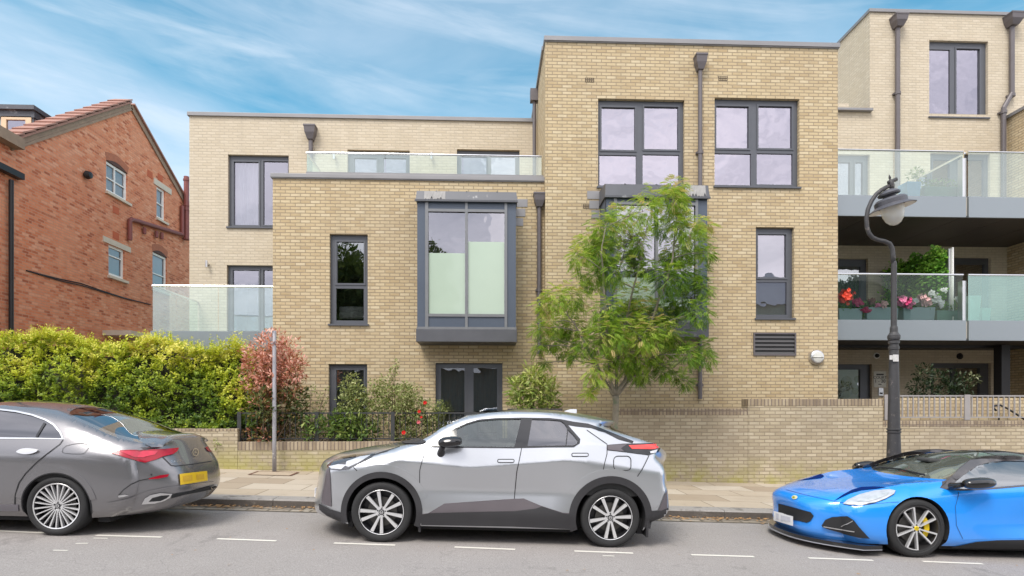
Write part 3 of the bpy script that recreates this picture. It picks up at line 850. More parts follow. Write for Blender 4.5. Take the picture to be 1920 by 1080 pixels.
x0, x1, z0, z1, Yf = rc
b = MB(); b.box(x0 + .05, x1 - .2, Yf + .045, Yf + .05, z0, z1 - .1); b.build("frosted_sheet", simple("frosted_film", (.55, .54, .48), .8), wd)
b = MB()
for px, py, r in ((1587, 716, 11), (1603, 733, 7), (1587, 739, 8), (1608, 711, 7), (1576, 757, 12), (1598, 765, 9)):
    q = at(px, py, Yf + .038)
    b.lathe([(.001, 0), (r * q.y / FPX, 0)], 24, "y", (q.x, q.y, q.z))
b.build("disc_pattern", simple("olive_disc", (.20, .20, .04), .7), wd)
window(YRC, oG2, [(1750, 1784, 690, 756), (1792, 1836, 690, 756)], DGLASS)
cp = MB(); cp.box(xu0 - .04, xw1, YRC - .05, YRC + .3, ztU, Z(21, YRC, 1770)); cp.box(xu0 - .04, xu0 + .3, YRC + .302, YRC + 5, ztU, Z(21, YRC, 1770)); cp.build("coping", COPING, bldg, bevel=.006)
cp = MB(); cp.box(xr1 + .003, xu0 + .03, YRC - .12, YRC + .25, pz, pz + .07); cp.build("coping", COPING, bldg, bevel=.006)
b = MB(); b.box(xr1 + .003, X(1590, YRC + .3), YRC + .26, YRC + .9, pz, pz + .38); b.build("upstand", CREAM, bldg)
downpipe(1679, 36, 300, YRC, 8.5, (24, 21), collars=(178,), bot_z=Z(368, YB, 1679))
downpipe(1892, 34, 300, YRC, 9, (26, 21), bend=(1876.5, 178, 206), collars=(182, 214), bot_z=Z(368, YB, 1876))
# buff return wall that closes the right side
xb = X(1888, YRC)
b = MB(); zt = Z(224, YRC, 1888); b.box(xb, xb + 3, YB - .02, YRC - .004, ZB, zt); b.build("wall", BUFF, bldg)
b = MB(); b.box(xb - .06, xb + 3, YB - .06, YRC - .006, zt + .002, zt + .09); b.build("coping", COPING, bldg)
# two balconies, each in two bays
xs0, xsm, xsm2, xs1 = xr1 + .004, X(1812, YB), X(1816.5, YB), xb - .004
def stack(pf0, pf1, pg, gm2, gm1, lab):
    z1, z0, zg = Z(pf0, YB, 1700), Z(pf1, YB, 1700), Z(pg, YB, 1700)
    b = MB(); b.box(xs0, xsm, YB, YB + .06, z0, z1); b.box(xsm2, xs1, YB, YB + .06, z0, z1)
    bo = b.build("balcony", FASCIA, bldg, bevel=.004); bo["label"] = lab
    b = MB(); b.box(xs0, xs1, YB + .062, YRC - .004, z0 + .06, z1 - .02); b.build("floor_slab", STONE, bo)
    b = MB(); n = 6
    for i in range(n):
        xa = xs0 + (xs1 - xs0) * i / n
        b.box(xa + .006, xa + (xs1 - xs0) / n - .006, YB + .064, YRC - .006, z0 + .02, z0 + .055)
    b.build("soffit", SOFFIT, bo)
    b = MB(); b.box(xsm - .04, xsm2 - .002, YB + .07, YB + .22, z1, zg - .12); b.build("post", STEEL, bo)
    balustrade(bo, [(xs0, YB + .03), (xsm - .06, YB + .03)], z1, zg, [[.5]], gm1)
    balustrade(bo, [(xsm2, YB + .03), (xs1, YB + .03)], z1, zg, [[.62]], gm2)
    return bo, z1, zg
bup, zup, zgu = stack(367, 406, 283, None, None, "upper balcony with clear glass")
blo, zlo, zgl = stack(600, 638, 515, TGLASS, CLEARG, "lower balcony with flower boxes behind its glass")
b = MB(); xd = X(1809, YB + .1); b.quad((xd, YB + .12, zup), (xd, YRC - .1, zup), (xd, YRC - .1, zgu - .01), (xd, YB + .12, zgu - .01)); b.build("glass_panel", BGLASS, bup)
b = MB(); b.tube([(xd, YB + .1, zgu + .01), (xd, YRC - .05, zgu + .01)], .024, 8); b.build("handrail", CHROME, bup)
# dark steel column at the foot and beam below the lower balcony
b = MB(); b.box(X(1872, 15.2), X(1888, 15.2), 15.1, 15.35, ZB, Z(638, YB, 1700)); b.build("column", BLACK, bldg)
b = MB(); b.box(xs0, xs1, 15.4, 15.55, Z(652, 15.4, 1700), Z(630, 15.4, 1700)); b.build("beam", BLACK, bldg)
# small ceiling cameras / lamps on the entrance wall
for px, py, mt in ((1643, 667, WHITE), (1799, 668, BLACK)):
    q = at(px, py, YRC)
    b = MB(); b.lathe([(.09, 0), (.09, -.03), (.001, -.03)], 16, "y", q); b.build("camera_mount", mt, bldg)
    b = MB(); b.lathe([(.001, -.10), (.045, -.085), (.06, -.05), (.06, -.03)], 16, "y", q); b.build("camera_dome", BLACK, bldg, smooth=True)
# address plate and intercom
q = at(1649.5, 712, YRC); s = YRC / FPX
sg = MB().box(q.x - 12 * s, q.x + 12 * s, YRC - .012, YRC - .001, q.z - 14 * s, q.z + 16 * s).build("address_plate", simple("plate_steel", (.62, .60, .53), .5, .2), bldg)
def text(body, x, y, z, size, mat, parent, name="lettering", rot=(R(90), 0, 0), ext=.002, align="CENTER"):
    cu = bpy.data.curves.new(name, "FONT"); cu.body = body; cu.size = size; cu.align_x = align; cu.align_y = "CENTER"; cu.extrude = ext
    t = bpy.data.objects.new(name, cu)
    dg = bpy.context.evaluated_depsgraph_get()
    COL.objects.link(t); bpy.context.view_layer.update()
    me = bpy.data.meshes.new_from_object(t.evaluated_get(bpy.context.evaluated_depsgraph_get()))
    COL.objects.unlink(t); bpy.data.objects.remove(t)
    M = Matrix.LocRotScale((x, y, z), Matrix.Identity(3).to_euler() if rot is None else __import__("mathutils").Euler(rot), (1, 1, 1))
    me.transform(M)
    me.materials.clear(); me.materials.append(mat)
    o = bpy.data.objects.new(name, me)
    link(o, parent)
    if parent is not None: o.matrix_parent_inverse = parent_inv(parent)
    return o
INK = simple("dark_ink", (.03, .03, .03), .6)
# the name line and the foot line are too worn to read: dark blurred strokes
for zz_, hw_, hh_ in ((10, 7.2, 1.5), (-9, 3.2, .8)):
    bb = MB(); k_ = -hw_
    while k_ < hw_:
        st_ = random.uniform(.9, 1.7); bb.box(q.x + k_ * s, q.x + min(hw_, k_ + st_) * s, YRC - .015, YRC - .0125, q.z + (zz_ - hh_) * s, q.z + (zz_ + hh_) * s); k_ += st_ + .25
    bb.build("worn_lettering", INK, sg)
text("COURT", q.x, YRC - .014, q.z + 4 * s, 6 * s * 1.3, INK, sg)
text("1 - 20", q.x, YRC - .014, q.z - 3 * s, 7 * s * 1.3, INK, sg)
q = at(1651, 735, YRC)
ic = MB().box(q.x - 4.5 * s, q.x + 4.5 * s, YRC - .03, YRC - .001, q.z - 7 * s, q.z + 8 * s).build("intercom", STEEL, bldg)
MB().box(q.x - 3 * s, q.x + 3 * s, YRC - .034, YRC - .031, q.z - 4 * s, q.z - 1 * s).build("screen", BLACK, ic)
# ------------------------------------------------------------------ red brick house (gable wall in the plane x = XH)
XH = -12.4
house = empty("brick_house", (XH - 5, 20, 0), "red brick house with tiled gable roof and small white windows in its side wall", "house")
def hp(px, py):
    q = atX(px, py, XH); return q.y, q.z
ye, ze = hp(29, 271); ya, za = hp(245, 200); yf_, zf_ = hp(351, 388)
sl2 = (za - zf_) / (yf_ - ya)
y2 = ya + (za - ze) / sl2; ynear = hp(-70, 300)[0]
def HX(out, y, z): return (XH + out, y, z)
class HB(MB):
    """build in (along-wall, depth, z) and turn on to the gable plane"""
    def build(s, name, mat, parent=None, **k):
        s.v = [(XH - v[1], v[0], v[2]) for v in s.v]
        return MB.build(s, name, mat, parent, **k)
def wrect(p_tl, p_bl, px_r):
    y0, z1 = hp(*p_tl); _, z0 = hp(*p_bl); y1 = hp(px_r, 400)[0]
    return y0, y1, z0, z1
W1 = wrect((199, 300), (199, 358), 239); W2 = wrect((293.5, 348), (293.5, 408), 309.5); W3 = wrect((203.5, 457), (203.5, 516), 233.5); W4 = wrect((286, 471), (286, 540), 313)
hb = HB()
zfoot = -1.0
holes = [W1, W2, W3, W4]
hb.plate(ynear, y2, zfoot, za + .02, holes, 0, .14, sides=False)
bm_ = bmesh.new()
vv_ = [bm_.verts.new(v) for v in hb.v]
for f in hb.f: bm_.faces.new([vv_[i] for i in f])
for (a, b_) in (((ye, ze), (ya, za)), ((ya, za), (y2, ze))):
    d_ = Vector((b_[0] - a[0], 0, b_[1] - a[1]))
    bmesh.ops.bisect_plane(bm_, geom=bm_.verts[:] + bm_.edges[:] + bm_.faces[:], dist=1e-6, plane_co=(a[0], 0, a[1]), plane_no=(-d_.z, 0, d_.x), clear_outer=True)
bmesh.ops.bisect_plane(bm_, geom=bm_.verts[:] + bm_.edges[:] + bm_.faces[:], dist=1e-6, plane_co=(0, 0, za), plane_no=(0, 0, 1), clear_outer=True)
bm_.verts.index_update()
hb = HB(); hb.add([v.co.copy() for v in bm_.verts], [tuple(v.index for v in f.verts) for f in bm_.faces]); bm_.free()
hb.plate(ynear, ye, zfoot, ze, [], .0005, .1, sides=False)
# other walls of the box
hb.quad((ynear, 0, zfoot), (ynear, 10, zfoot), (ynear, 10, ze), (ynear, 0, ze))
hb.quad((y2, 0, zfoot), (y2, 0, ze), (y2, 10, ze), (y2, 10, zfoot))
hb.quad((ynear, 0, ze), (ye, 0, ze), (ye, 10, ze), (ynear, 10, ze))
hw = hb.build("wall", RED, house)
TILE = simple("clay_tile", (0.37, 0.20, 0.155), .8, 0, .25, 3, .004, 30)
SLATE = simple("slate", (0.28, 0.29, 0.33), .6, 0, .15, 5)
TIMBER = simple("pale_timber", (0.70, 0.52, 0.34), .6, 0, .1, 6)
MORT = simple("verge_mortar", (0.30, 0.22, 0.16), .9, 0, .3, 6)
rb = HB()
th = .06
d = Vector((ya - ye, 0, za - ze)).normalized(); nrm_ = Vector((-d.z, 0, d.x))
def P3(y, dep, z): return (y, dep, z)
e0 = Vector((ye, 0, ze)) - d * .25; e1 = Vector((ya, 0, za))
for (p0, p1) in ((e0, e1), (Vector((y2, 0, ze)) + Vector((y2 - ya, 0, ze - za)).normalized() * .2, e1)):
    dd = (p1 - p0).normalized(); nn = Vector((-dd.z, 0, dd.x)); nn = nn if nn.z > 0 else -nn
    a, b_ = p0 + nn * .12, p1 + nn * .12
    c_, d_ = a + nn * th, b_ + nn * th
    rb.add([(a.x, -.10, a.z), (b_.x, -.10, b_.z), (b_.x, .42, b_.z), (a.x, .42, a.z), (c_.x, -.10, c_.z), (d_.x, -.10, d_.z), (d_.x, .42, d_.z), (c_.x, .42, c_.z)], [(0, 3, 2, 1), (4, 5, 6, 7), (0, 1, 5, 4), (2, 3, 7, 6), (3, 0, 4, 7), (1, 2, 6, 5)])
# the roof proper lies lower, behind the raised gable
e1_, e0_, e2_ = (ya, za - .95), (ye - .2, ze - .95), (y2 + .2, ze - .95)
for (p0, p1) in ((e0_, e1_), (e2_, e1_)):
    rb.quad((p0[0], .43, p0[1]), (p1[0], .43, p1[1]), (p1[0], 10, p1[1]), (p0[0], 10, p0[1]))
# stepped verge tiles on the near slope
n = 13; Lv = (e1 - e0).length
for i in range(n):
    t0, t1 = i / n, (i + 1.12) / n
    a = e0 + (e1 - e0) * t0 + nrm_ * .232; b_ = e0 + (e1 - e0) * min(t1, 1.0) + nrm_ * .195
    a2, b2 = a + nrm_ * .04, b_ + nrm_ * .04
    rb.add([(a.x, -.14, a.z), (b_.x, -.14, b_.z), (b_.x, .45, b_.z), (a.x, .45, a.z), (a2.x, -.14, a2.z), (b2.x, -.14, b2.z), (b2.x, .45, b2.z), (a2.x, .45, a2.z)], [(0, 3, 2, 1), (4, 5, 6, 7), (0, 1, 5, 4), (2, 3, 7, 6), (3, 0, 4, 7), (1, 2, 6, 5)])
roof = rb.build("roof", TILE, house)
vb = HB()   # mortar bed and moulded verge course under the tiles
for (p0, p1) in ((e0, e1), (Vector((y2, 0, ze)), e1)):
    dd = (p1 - p0).normalized(); nn = Vector((-dd.z, 0, dd.x)); nn = nn if nn.z > 0 else -nn
    for lo, hi, out in ((-.10, -.03, .05), (-.03, .118, .03)):
        a, b_, c_, d_ = p0 + nn * lo, p1 + nn * lo, p1 + nn * hi, p0 + nn * hi
        vb.add([(q.x, -out, q.z) for q in (a, b_, c_, d_)] + [(q.x, .05, q.z) for q in (a, b_, c_, d_)], [(0, 1, 2, 3), (0, 4, 5, 1), (3, 2, 6, 7), (0, 3, 7, 4)])
vb.box(ynear, ye - .05, -.28, .0, ze - .16, ze + .12)
vb.build("verge", MORT, roof)
# flat-topped slate dormer on the front slope
dx1 = XH - .55; yd = ye + (ya - ye) * .40
q0 = at(64, 203, yd); 
zd1 = q0.z; dxr = q0.x; dxl = dxr - 2.6
db_ = MB(); db_.box(dxl, dxr, yd, ya + .4, zd1 - 1.6, zd1 - .1)
dm = db_.build("dormer", SLATE, house)
db_ = MB(); db_.box(dxl - .12, dxr + .10, yd - .15, ya + .4, zd1 - .098, zd1 + .03); db_.box(dxl - .06, dxr + .05, yd - .06, yd + .2, zd1 - .30, zd1 - .1); db_.box(dxr - .1, dxr + .012, yd - .03, yd - .001, zd1 - 1.5, zd1 - .3); db_.build("dormer_roof", LEAD, dm)
db_ = MB(); a = rect(4, 60, 219, 262, yd - .02)
db_.plate(a[0], a[1], a[2], a[3], [(a[0] + .14, a[1] - .16, a[2] + .1, a[3] - .10)], yd - .06, yd - .004); db_.build("window", TIMBER, dm)
db_ = MB(); db_.quad((a[0], yd - .02, a[2]), (a[1], yd - .02, a[2]), (a[1], yd - .02, a[3]), (a[0], yd - .02, a[3])); db_.build("pane", WGLASS2, dm)
# windows of the gable wall
def gwin(r, cols, rows, arch=False, top_light=None, lint=None, sill=None):
    y0, y1, z0, z1 = r
    f = HB(); t = .085
    hs = []
    zs = [z0 + t + .02] + [z0 + t + (z1 - z0 - 2 * t) * q for q in rows] + [z1 - t]
    ys = [y0 + t] + [y0 + t + (y1 - y0 - 2 * t) * q for q in cols] + [y1 - t]
    for i in range(len(ys) - 1):
        for j in range(len(zs) - 1):
            hs.append((ys[i] + (.02 if i else 0), ys[i+1] - (.02 if i < len(ys) - 2 else 0), zs[j] + (.018 if j else 0), zs[j+1] - (.018 if j < len(zs) - 2 else 0)))
    f.plate(y0, y1, z0, z1, hs, .05, .11)
    wd = f.build("window", WHITE, house)
    g = HB(); g.quad((y0, .09, z0), (y1, .09, z0), (y1, .09, z1), (y0, .09, z1)); g.build("pane", HGLASS, wd)
    g = HB(); g.box(y0 - .1, y1 + .1, .145, .9, z0 - .1, z1 + .1); g.build("room_lining", simple("net_curtain", (.62, .61, .58), .95) if "net_curtain" not in MATS else MATS["net_curtain"], wd)
    if arch:
        g = HB(); n = 10
        top = [(y0 + (y1 - y0) * i / n, z1 + .13 * math.sin(math.pi * i / n) ) for i in range(n + 1)]
        g.prism([(a, b) for a, b in top] , .004, .10) if False else None
        pts = [(y0, z1 - .002)] + top[1:-1] + [(y1, z1 - .002)]
        g.prism(pts, -.003, .06); g.build("arch_infill", simple("arch_soffit", (.09, .045, .035), .8) if "arch_soffit" not in MATS else MATS["arch_soffit"], wd)
        # arch ring of soldier bricks
        g = HB()
        for i in range(n):
            (a0, b0), (a1, b1) = top[i], top[i + 1]
            if i == 0: b0 = z1
            if i == n - 1: b1 = z1
            g.add([(a0, -.006, b0), (a1, -.006, b1), (a1 + (a1 - (y0+y1)/2) * .12, -.006, b1 + .24), (a0 + (a0 - (y0+y1)/2) * .12, -.006, b0 + .24)], [(0, 1, 2, 3)])
        g.build("arch", simple("rubbed_brick", (.40, .15, .085), .9, 0, .35, 14) if "rubbed_brick" not in MATS else MATS["rubbed_brick"], wd)
    if lint:
        g = HB(); g.box(y0 - lint[0], y1 + lint[1], -.03, .08, z1 + .003, z1 + lint[2]); g.build("lintel", STONE if lint[3] else WHITE, wd)
    g = HB(); g.box(y0 - .06, y1 + .12, -.09, .1, z0 - .085, z0 - .003); g.build("sill", STONE, wd)
gwin(W1, [.46], [.48], arch=True)
gwin(W2, [], [.5], lint=(.2, .42, .22, 1))
gwin(W3, [], [.70], lint=(.3, .32, .18, 1))
gwin(W4, [], [.42], arch=True)
REDP = simple("oxide_red_pipe", (.22, .065, .055), .5, 0, .2, 6)
g = HB()
def hq(px, py, out=.09):
    y, z = hp(px, py); return (y, -out, z)
g.tube([hq(238.5, 450), hq(238.5, 413), hq(243, 411)], .075, 10)
g.tube([hq(241, 411), hq(338, 440)], .075, 10)
g.tube([hq(342, 331, .16), hq(342, 450, .16)], .10, 10)
g.tube([hq(337, 386, .1), hq(337, 440, .1)], .07, 10)
for px in (266, 289, 299): g.tube([hq(px, 420 + (px - 243) * .29), hq(px, 432 + (px - 243) * .29)], .06, 8)
for py in (336, 384, 392, 446): g.tube([hq(342, py, .16), hq(342, py + 3, .16)], .125, 10)
g.build("waste_pipe", REDP, house, smooth=False)
g = HB()
for k in range(2):
    pts = [hq(48, 507 + 7 * k * 0), hq(110, 523 + k * 3), hq(150, 531 + 4 * k), hq(190, 545 + k * 2), hq(230, 558 + k), hq(281, 571)]
    g.tube([(a, -.02 - .01 * k, c) for a, b, c in pts], .016, 6)
g.build("cable", BLACK, house)
g = HB(); q = hq(12, 330); 
g.tube([(q[0], -.12, q[2] - .1), (q[0], -.12, -1)], .055, 10); g.box(ynear, hp(32, 329)[0], -.2, -.02, hp(32, 329)[1] - .12, hp(32, 329)[1] + .04)
g.build("gutter_pipe", BLACK, house)
g = HB(); q = hq(158, 328); g.lathe([(.001, -.22), (.10, -.2), (.13, -.08), (.06, 0)], 12, "y", (q[0], 0, q[2])); g.build("flood_lamp", BLACK, house)
g = HB(); y_, z_ = hp(192, 619); y3 = hp(276, 619)[0]; g.box(y_, y3, -.9, 0, z_ - .16, z_); g.build("porch_slab", STONE, house)
for px, py in ((217, 394), (217, 442), (281, 327), (300, 333)):
    q = hq(px, py); g = HB(); g.box(q[0] - .16, q[0] + .16, -.012, 0, q[2] - .12, q[2] + .12); g.build("terracotta_vent", simple("terracotta", (.50, .12, .05), .8) if "terracotta" not in MATS else MATS["terracotta"], house)

# ------------------------------------------------------------------ garden walls
def gwall(segs, label, group=None):
    """segs: (px0, px1, top_py, coping px height, ref px)"""
    root = empty("garden_wall", (X(segs[0][0], YWALL), YWALL + .15, road_z(X(segs[0][0], YWALL))), label, "garden wall", group)
    for px0, px1, tp, ch, ref in segs:
        x0, x1 = X(px0, YWALL), X(px1, YWALL)
        zt = Z(tp, YWALL, ref); zc = Z(tp + ch, YWALL, ref)
        b = MB(); b.box(x0, x1, YWALL, YWALL + .33, -1.5, zc); b.build("wall", WALLB, root)
        b = MB(); b.box(x0 - .002, x1 + .002, YWALL - .006, YWALL + .336, zc + .001, zt); b.build("coping", WALLC, root, bevel=.008)
    return root
gwall([(-420, 445, 804, 5, 390), (445.6, 1158, 828, 16, 640)], "low mossy yellow brick wall with a railing on it, left of the silver car")
gwall([(1158.6, 1402, 766, 12.5, 1280), (1402.6, 1655, 748, 13, 1530)], "taller stepped yellow brick wall with a dark stained top, between the tree and the lamp post")
gwall([(1655.6, 1990, 789, 11, 1790)], "yellow brick wall with grey railing on top, behind the blue car")
# raised bed behind the walls
SOIL = EARTH
b = MB(); b.quad((X(-420, YWALL), YWALL + .33, .62), (X(1655, YWALL), YWALL + .33, .62), (X(1655, YWALL), YR - .002, .62), (X(-420, YWALL), YC + 3, .62)); tag(b.build("garden_soil", SOIL), kind="structure")
b = MB(); b.box(X(1660, 13.0), X(1990, 13.0), 13.0, 13.25, -1, Z(746, 13.0, 1800)); tag(b.build("ramp_wall", BUFF), "buff brick ramp wall behind the grey railing by the entrance", "wall")

# ------------------------------------------------------------------ railings
IRON = simple("railing_iron", (.055, .058, .06), .5, .3, .2, 8)
GREYP = simple("railing_grey", (.36, .34, .335), .5, .3, .12, 6)
def railing(px0, px1, py_t, py_b, Y, posts, step, mat, label, pw=7, slope=0.0, thin=2.2, group=None):
    ref = (px0 + px1) / 2
    zt, zb = Z(py_t, Y, ref), Z(py_b, Y, ref); x0, x1 = X(px0, Y), X(px1, Y); s = Y / FPX
    root = empty("railing", (x0, Y, zb), label, "railing", group)
    b = MB(); b.box(x0, x1, Y - .022, Y + .022, zt - .03, zt); b.box(x0, x1, Y - .015, Y + .015, zb + .03, zb + .055); b.build("rail", mat, root)
    b = MB(); p = px0 + step / 2
    while p < px1:
        if all(abs(p - q) > pw * .7 for q in posts):
            xx = X(p, Y); b.box(xx - thin * s / 2, xx + thin * s / 2, Y - thin * s / 2, Y + thin * s / 2, zb + .05, zt - .028)
        p += step
    b.build("bars", mat, root)
    for q in posts:
        xx = X(q, Y); b = MB(); b.box(xx - pw * s / 2, xx + pw * s / 2, Y - .05, Y - .024, zb - .02, zt + .012); b.box(xx - .05, xx + .05, Y - .06, Y + .06, zb - .012, zb - .0); b.build("post", mat, root)
    return root
railing(446, 968, 773, 826, YWALL + .16, (450, 595, 737, 890), 10.3, IRON, "dark iron railing on the low wall, overgrown by roses and shrubs", thin=1.2)
railing(1657, 1990, 741, 786, YWALL + .12, (1661.5, 1811, 1960), 10, GREYP, "light grey railing with plain upright bars by the entrance", pw=11)
b = MB(); Yh = 12.85
pts = [at(1868, 770, Yh), at(1862, 764, Yh), at(1866, 760.5, Yh), at(1876, 760, Yh), at(1889, 766, Yh), at(1925, 789, Yh), at(1990, 830, Yh)]
b.tube(pts, .022, 8)
b.tube([at(1873, 761, Yh), at(1873, 830, Yh)], .016, 8)
tag(b.build("stair_handrail", BLACK), "black curved stair handrail behind the grey railing at the right edge", "handrail")

# ------------------------------------------------------------------ street lamp
YLA = 9.40
sl_ = YLA / FPX
lx = X(1676, YLA); lz = pave_z(lx, YLA)
LAMPP = simple("old_black_lamp_paint", (.06, .058, .06), .55, .2, .3, 14, .002, 60, wear=((.26, .22, .2), 9.0, .60))
lamp = empty("street_lamp", (lx, YLA, lz), "old swan-neck street lamp with a glass bowl, standing behind the blue car", "street lamp")
def zz(py): return Z(py, YLA, 1676)
prof = [(.001, lz), (.16, lz), (.16, lz + .05), (.135, lz + .08), (.125, lz + .1)]
for py, wd in ((862, 25), (850, 24.5), (812, 22), (811, 25), (808.5, 25), (808, 22), (806.5, 22), (806, 25), (803.5, 25), (803, 21.5), (662, 16.5), (656, 16.5), (655, 19), (650, 19), (649, 16.5), (645, 16.5), (644, 20), (640, 20), (639, 16), (637, 20), (634, 22), (629, 22), (626, 17), (623, 14), (616, 13.5), (612, 12), (611.5, 10.5), (500, 10), (492, 10), (491, 9), (489.5, 7)):
    prof.append((wd * sl_ / 2, zz(py)))
b = MB(); b.lathe(prof, 24, "z", (lx, YLA, 0)); post = b.build("post", LAMPP, lamp)
path = [(1676.5, 493), (1676.3, 478), (1675, 466), (1670, 457), (1660, 452.3), (1648, 450), (1638, 445.5), (1631, 437), (1627.5, 426), (1626.5, 409), (1629.5, 392), (1636, 377), (1645, 364), (1655, 356), (1668, 349)]
b = MB(); b.tube([at(px - 2, py, YLA) for px, py in path], [.036] * 4 + [.033] * 11, 12); b.build("swan_neck", LAMPP, lamp, smooth=True)
q = at(1671, 345, YLA)
tilt = Matrix.Rotation(R(-13), 4, "Y")
b = MB(); b.tube([q + Vector((-.05, 0, .02)), q + Vector((.09, 0, .08))], .03, 10); b.lathe([(.001, .16), (.012, .13), (.02, .1), (.012, .08), (.04, .05), (.045, -.03), (.03, -.08)], 12, "z", q, tilt)
b.build("bracket", LAMPP, lamp, smooth=True)
c0_ = at(1672.5, 390, YLA)
b = MB()
b.lathe([(.001, .30), (.06, .30), (.13, .27), (.165, .235), (.155, .21), (.10, .20), (.09, .175), (.12, .165), (.20, .155), (.235, .12), (.235, .055), (.25, .045), (.335, .0), (.342, -.008), (.335, -.012), (.25, .02), (.2, .03), (.001, .03)], 32, "z", c0_, tilt)
hood = b.build("lantern_hood", simple("lamp_grey", (.10, .10, .115), .45, .2, .2, 8), lamp, smooth=False)
b = MB(); b.lathe([(.333, -.014), (.25, .016), (.19, .025)], 32, "z", c0_, tilt); b.build("reflector", simple("enamel_white", (.70, .66, .6), .4), hood, smooth=True)
m, nt, out = new_mat("lamp_bowl_glass")
bs = nd(nt, "ShaderNodeBsdfPrincipled", {"Base Color": (.85, .82, .74, 1), "Roughness": .18, "Alpha": .55, "Specular IOR Level": .8})
nt.links.new(bs.outputs[0], out.inputs[0])
b = MB(); b.lathe([(.17, .03), (.168, -.04), (.155, -.12), (.125, -.20), (.08, -.255), (.03, -.28), (.001, -.282)], 28, "z", c0_, tilt); b.build("glass_bowl", m, lamp, smooth=True)
b = MB(); b.lathe([(.001, .03), (.05, .02), (.06, -.04), (.045, -.12), (.001, -.15)], 14, "z", c0_, tilt); b.build("bulb", simple("bulb_white", (.8, .78, .72), .3), lamp, smooth=True)
b = MB()
for i, (pp, ww, hh) in enumerate(((668, 5, 4), (672, 4, 7), (677, 4, 6))): pass
q = at(1676, 672, YLA - .075)
b.box(q.x - .02, q.x + .07, q.y - .012, q.y - .006, q.z - .05, q.z + .06); b.box(q.x - .07, q.x - .01, q.y - .004, q.y + .004, q.z - .02, q.z + .05)
b.build("sticker_remains", simple("torn_paper", (.62, .60, .58), .9, 0, .3, 30), lamp)

# sign-less pole by the wall
YP = 12.22
px_, zb_ = X(514.5, YP), pave_z(X(514.5, YP), YP)
m, nt, out = new_mat("grey_pole_peeling")
p = pos(nt)
kk = ramp(nt, noise(nt, nd(nt, "ShaderNodeMapping", {"Vector": p, "Scale": (1, 1, .35)}).outputs[0], 14, 3), [(.56, (0, 0, 0)), (.6, (1, 1, 1))])
sz = nd(nt, "ShaderNodeSeparateXYZ", {0: p}).outputs[2]
band = math_(nt, "MULTIPLY", math_(nt, "GREATER_THAN", sz, .55), math_(nt, "LESS_THAN", sz, 1.75))
b_ = nd(nt, "ShaderNodeBsdfPrincipled", {"Base Color": mixc(nt, math_(nt, "MULTIPLY", kk, band), (.33, .325, .35), (.80, .79, .77)), "Roughness": .5, "Metallic": .2}); nt.links.new(b_.outputs[0], out.inputs[0])
b = MB(); zt_ = Z(620, YP, 514); b.lathe([(.001, zb_), (.041, zb_), (.040, zb_ + .6), (.039, zt_ - .01), (.03, zt_), (.001, zt_)], 16, "z", (px_, YP, 0))
tag(b.build("sign_pole", m, None, smooth=True), "bare grey metal pole with peeling white sticker, in front of the red-leaved shrub", "pole")

# inspection cover in the pavement
def ppt(px, py, off):
    r = ray(px, py); t = (-CAMZ + .3 * SL + KERB_H + off) / (r.z + SL * r.x); q = EYE + r * t
    return q
b = MB(); cs = [ppt(464, 889.8, .022), ppt(482, 883.3, .03), ppt(562, 885.3, .03), ppt(546, 892, .022)]
cen = sum(cs, Vector()) / 4
ins = [c + (cen - c) * .13 for c in cs]
for i in range(4):
    b.quad(cs[i], cs[(i + 1) % 4], ins[(i + 1) % 4], ins[i])
ic_ = tag(b.build("inspection_cover", simple("rusty_frame", (.16, .08, .055), .8, .3, .4, 20)), "flat rectangular inspection cover with rusty frame in the pavement by the grey pole", "manhole cover")
b = MB(); b.quad(*[c - Vector((0, 0, .001)) for c in ins]); b.build("cover_plate", simple("cover_infill", (.42, .34, .25), .85, 0, .25, 20), ic_)
# ------------------------------------------------------------------ foliage helpers
def unit(v): return v / np.maximum(np.linalg.norm(v, axis=-1, keepdims=True), 1e-9)

def leaf_mesh(name, P, D, N, L, W, tone, mat, parent=None, fold=0.25, curl=0.0):
    """many small folded leaves: P base points, D axis, N up normal, L length, W width (arrays)"""
    n = len(P)
    D = unit(D); S = unit(np.cross(D, N)); N = np.cross(S, D)
    L = L[:, None]; W = W[:, None]
    v = np.empty((n, 5, 3))
    v[:, 0] = P
    mid = P + D * L * 0.5
    v[:, 1] = mid + S * W * .5 + N * W * fold
    v[:, 2] = P + D * L - N * L * curl
    v[:, 3] = mid - S * W * .5 + N * W * fold
    v[:, 4] = mid
    idx = np.arange(n)[:, None] * 5
    tri = np.concatenate([idx + np.array([[0, 1, 4]]), idx + np.array([[1, 2, 4]]), idx + np.array([[4, 2, 3]]), idx + np.array([[0, 4, 3]])], axis=1).reshape(-1, 3)
    me = bpy.data.meshes.new(name)
    me.vertices.add(n * 5); me.vertices.foreach_set("co", v.reshape(-1))
    nf = len(tri)
    me.loops.add(nf * 3); me.loops.foreach_set("vertex_index", tri.reshape(-1).astype(np.int32))
    me.polygons.add(nf); me.polygons.foreach_set("loop_start", np.arange(0, nf * 3, 3, dtype=np.int32)); me.polygons.foreach_set("loop_total", np.full(nf, 3, dtype=np.int32))
    a = me.attributes.new("tone", "FLOAT", "POINT"); a.data.foreach_set("value", np.repeat(tone, 5).astype(np.float32))
    me.update(); me.validate()
    me.materials.append(mat)
    o = bpy.data.objects.new(name, me); link(o, parent)
    if parent is not None: o.matrix_parent_inverse = parent_inv(parent)
    return o

def sphere_pts(n, shell=0.35):
    u = unit(rng.normal(size=(n, 3)))
    r = 1 - shell + shell * rng.random((n, 1)) ** 0.7
    inner = rng.random((n, 1)) < .3
    r = np.where(inner, rng.random((n, 1)) ** .4 * .95, r)
    return u * r, u

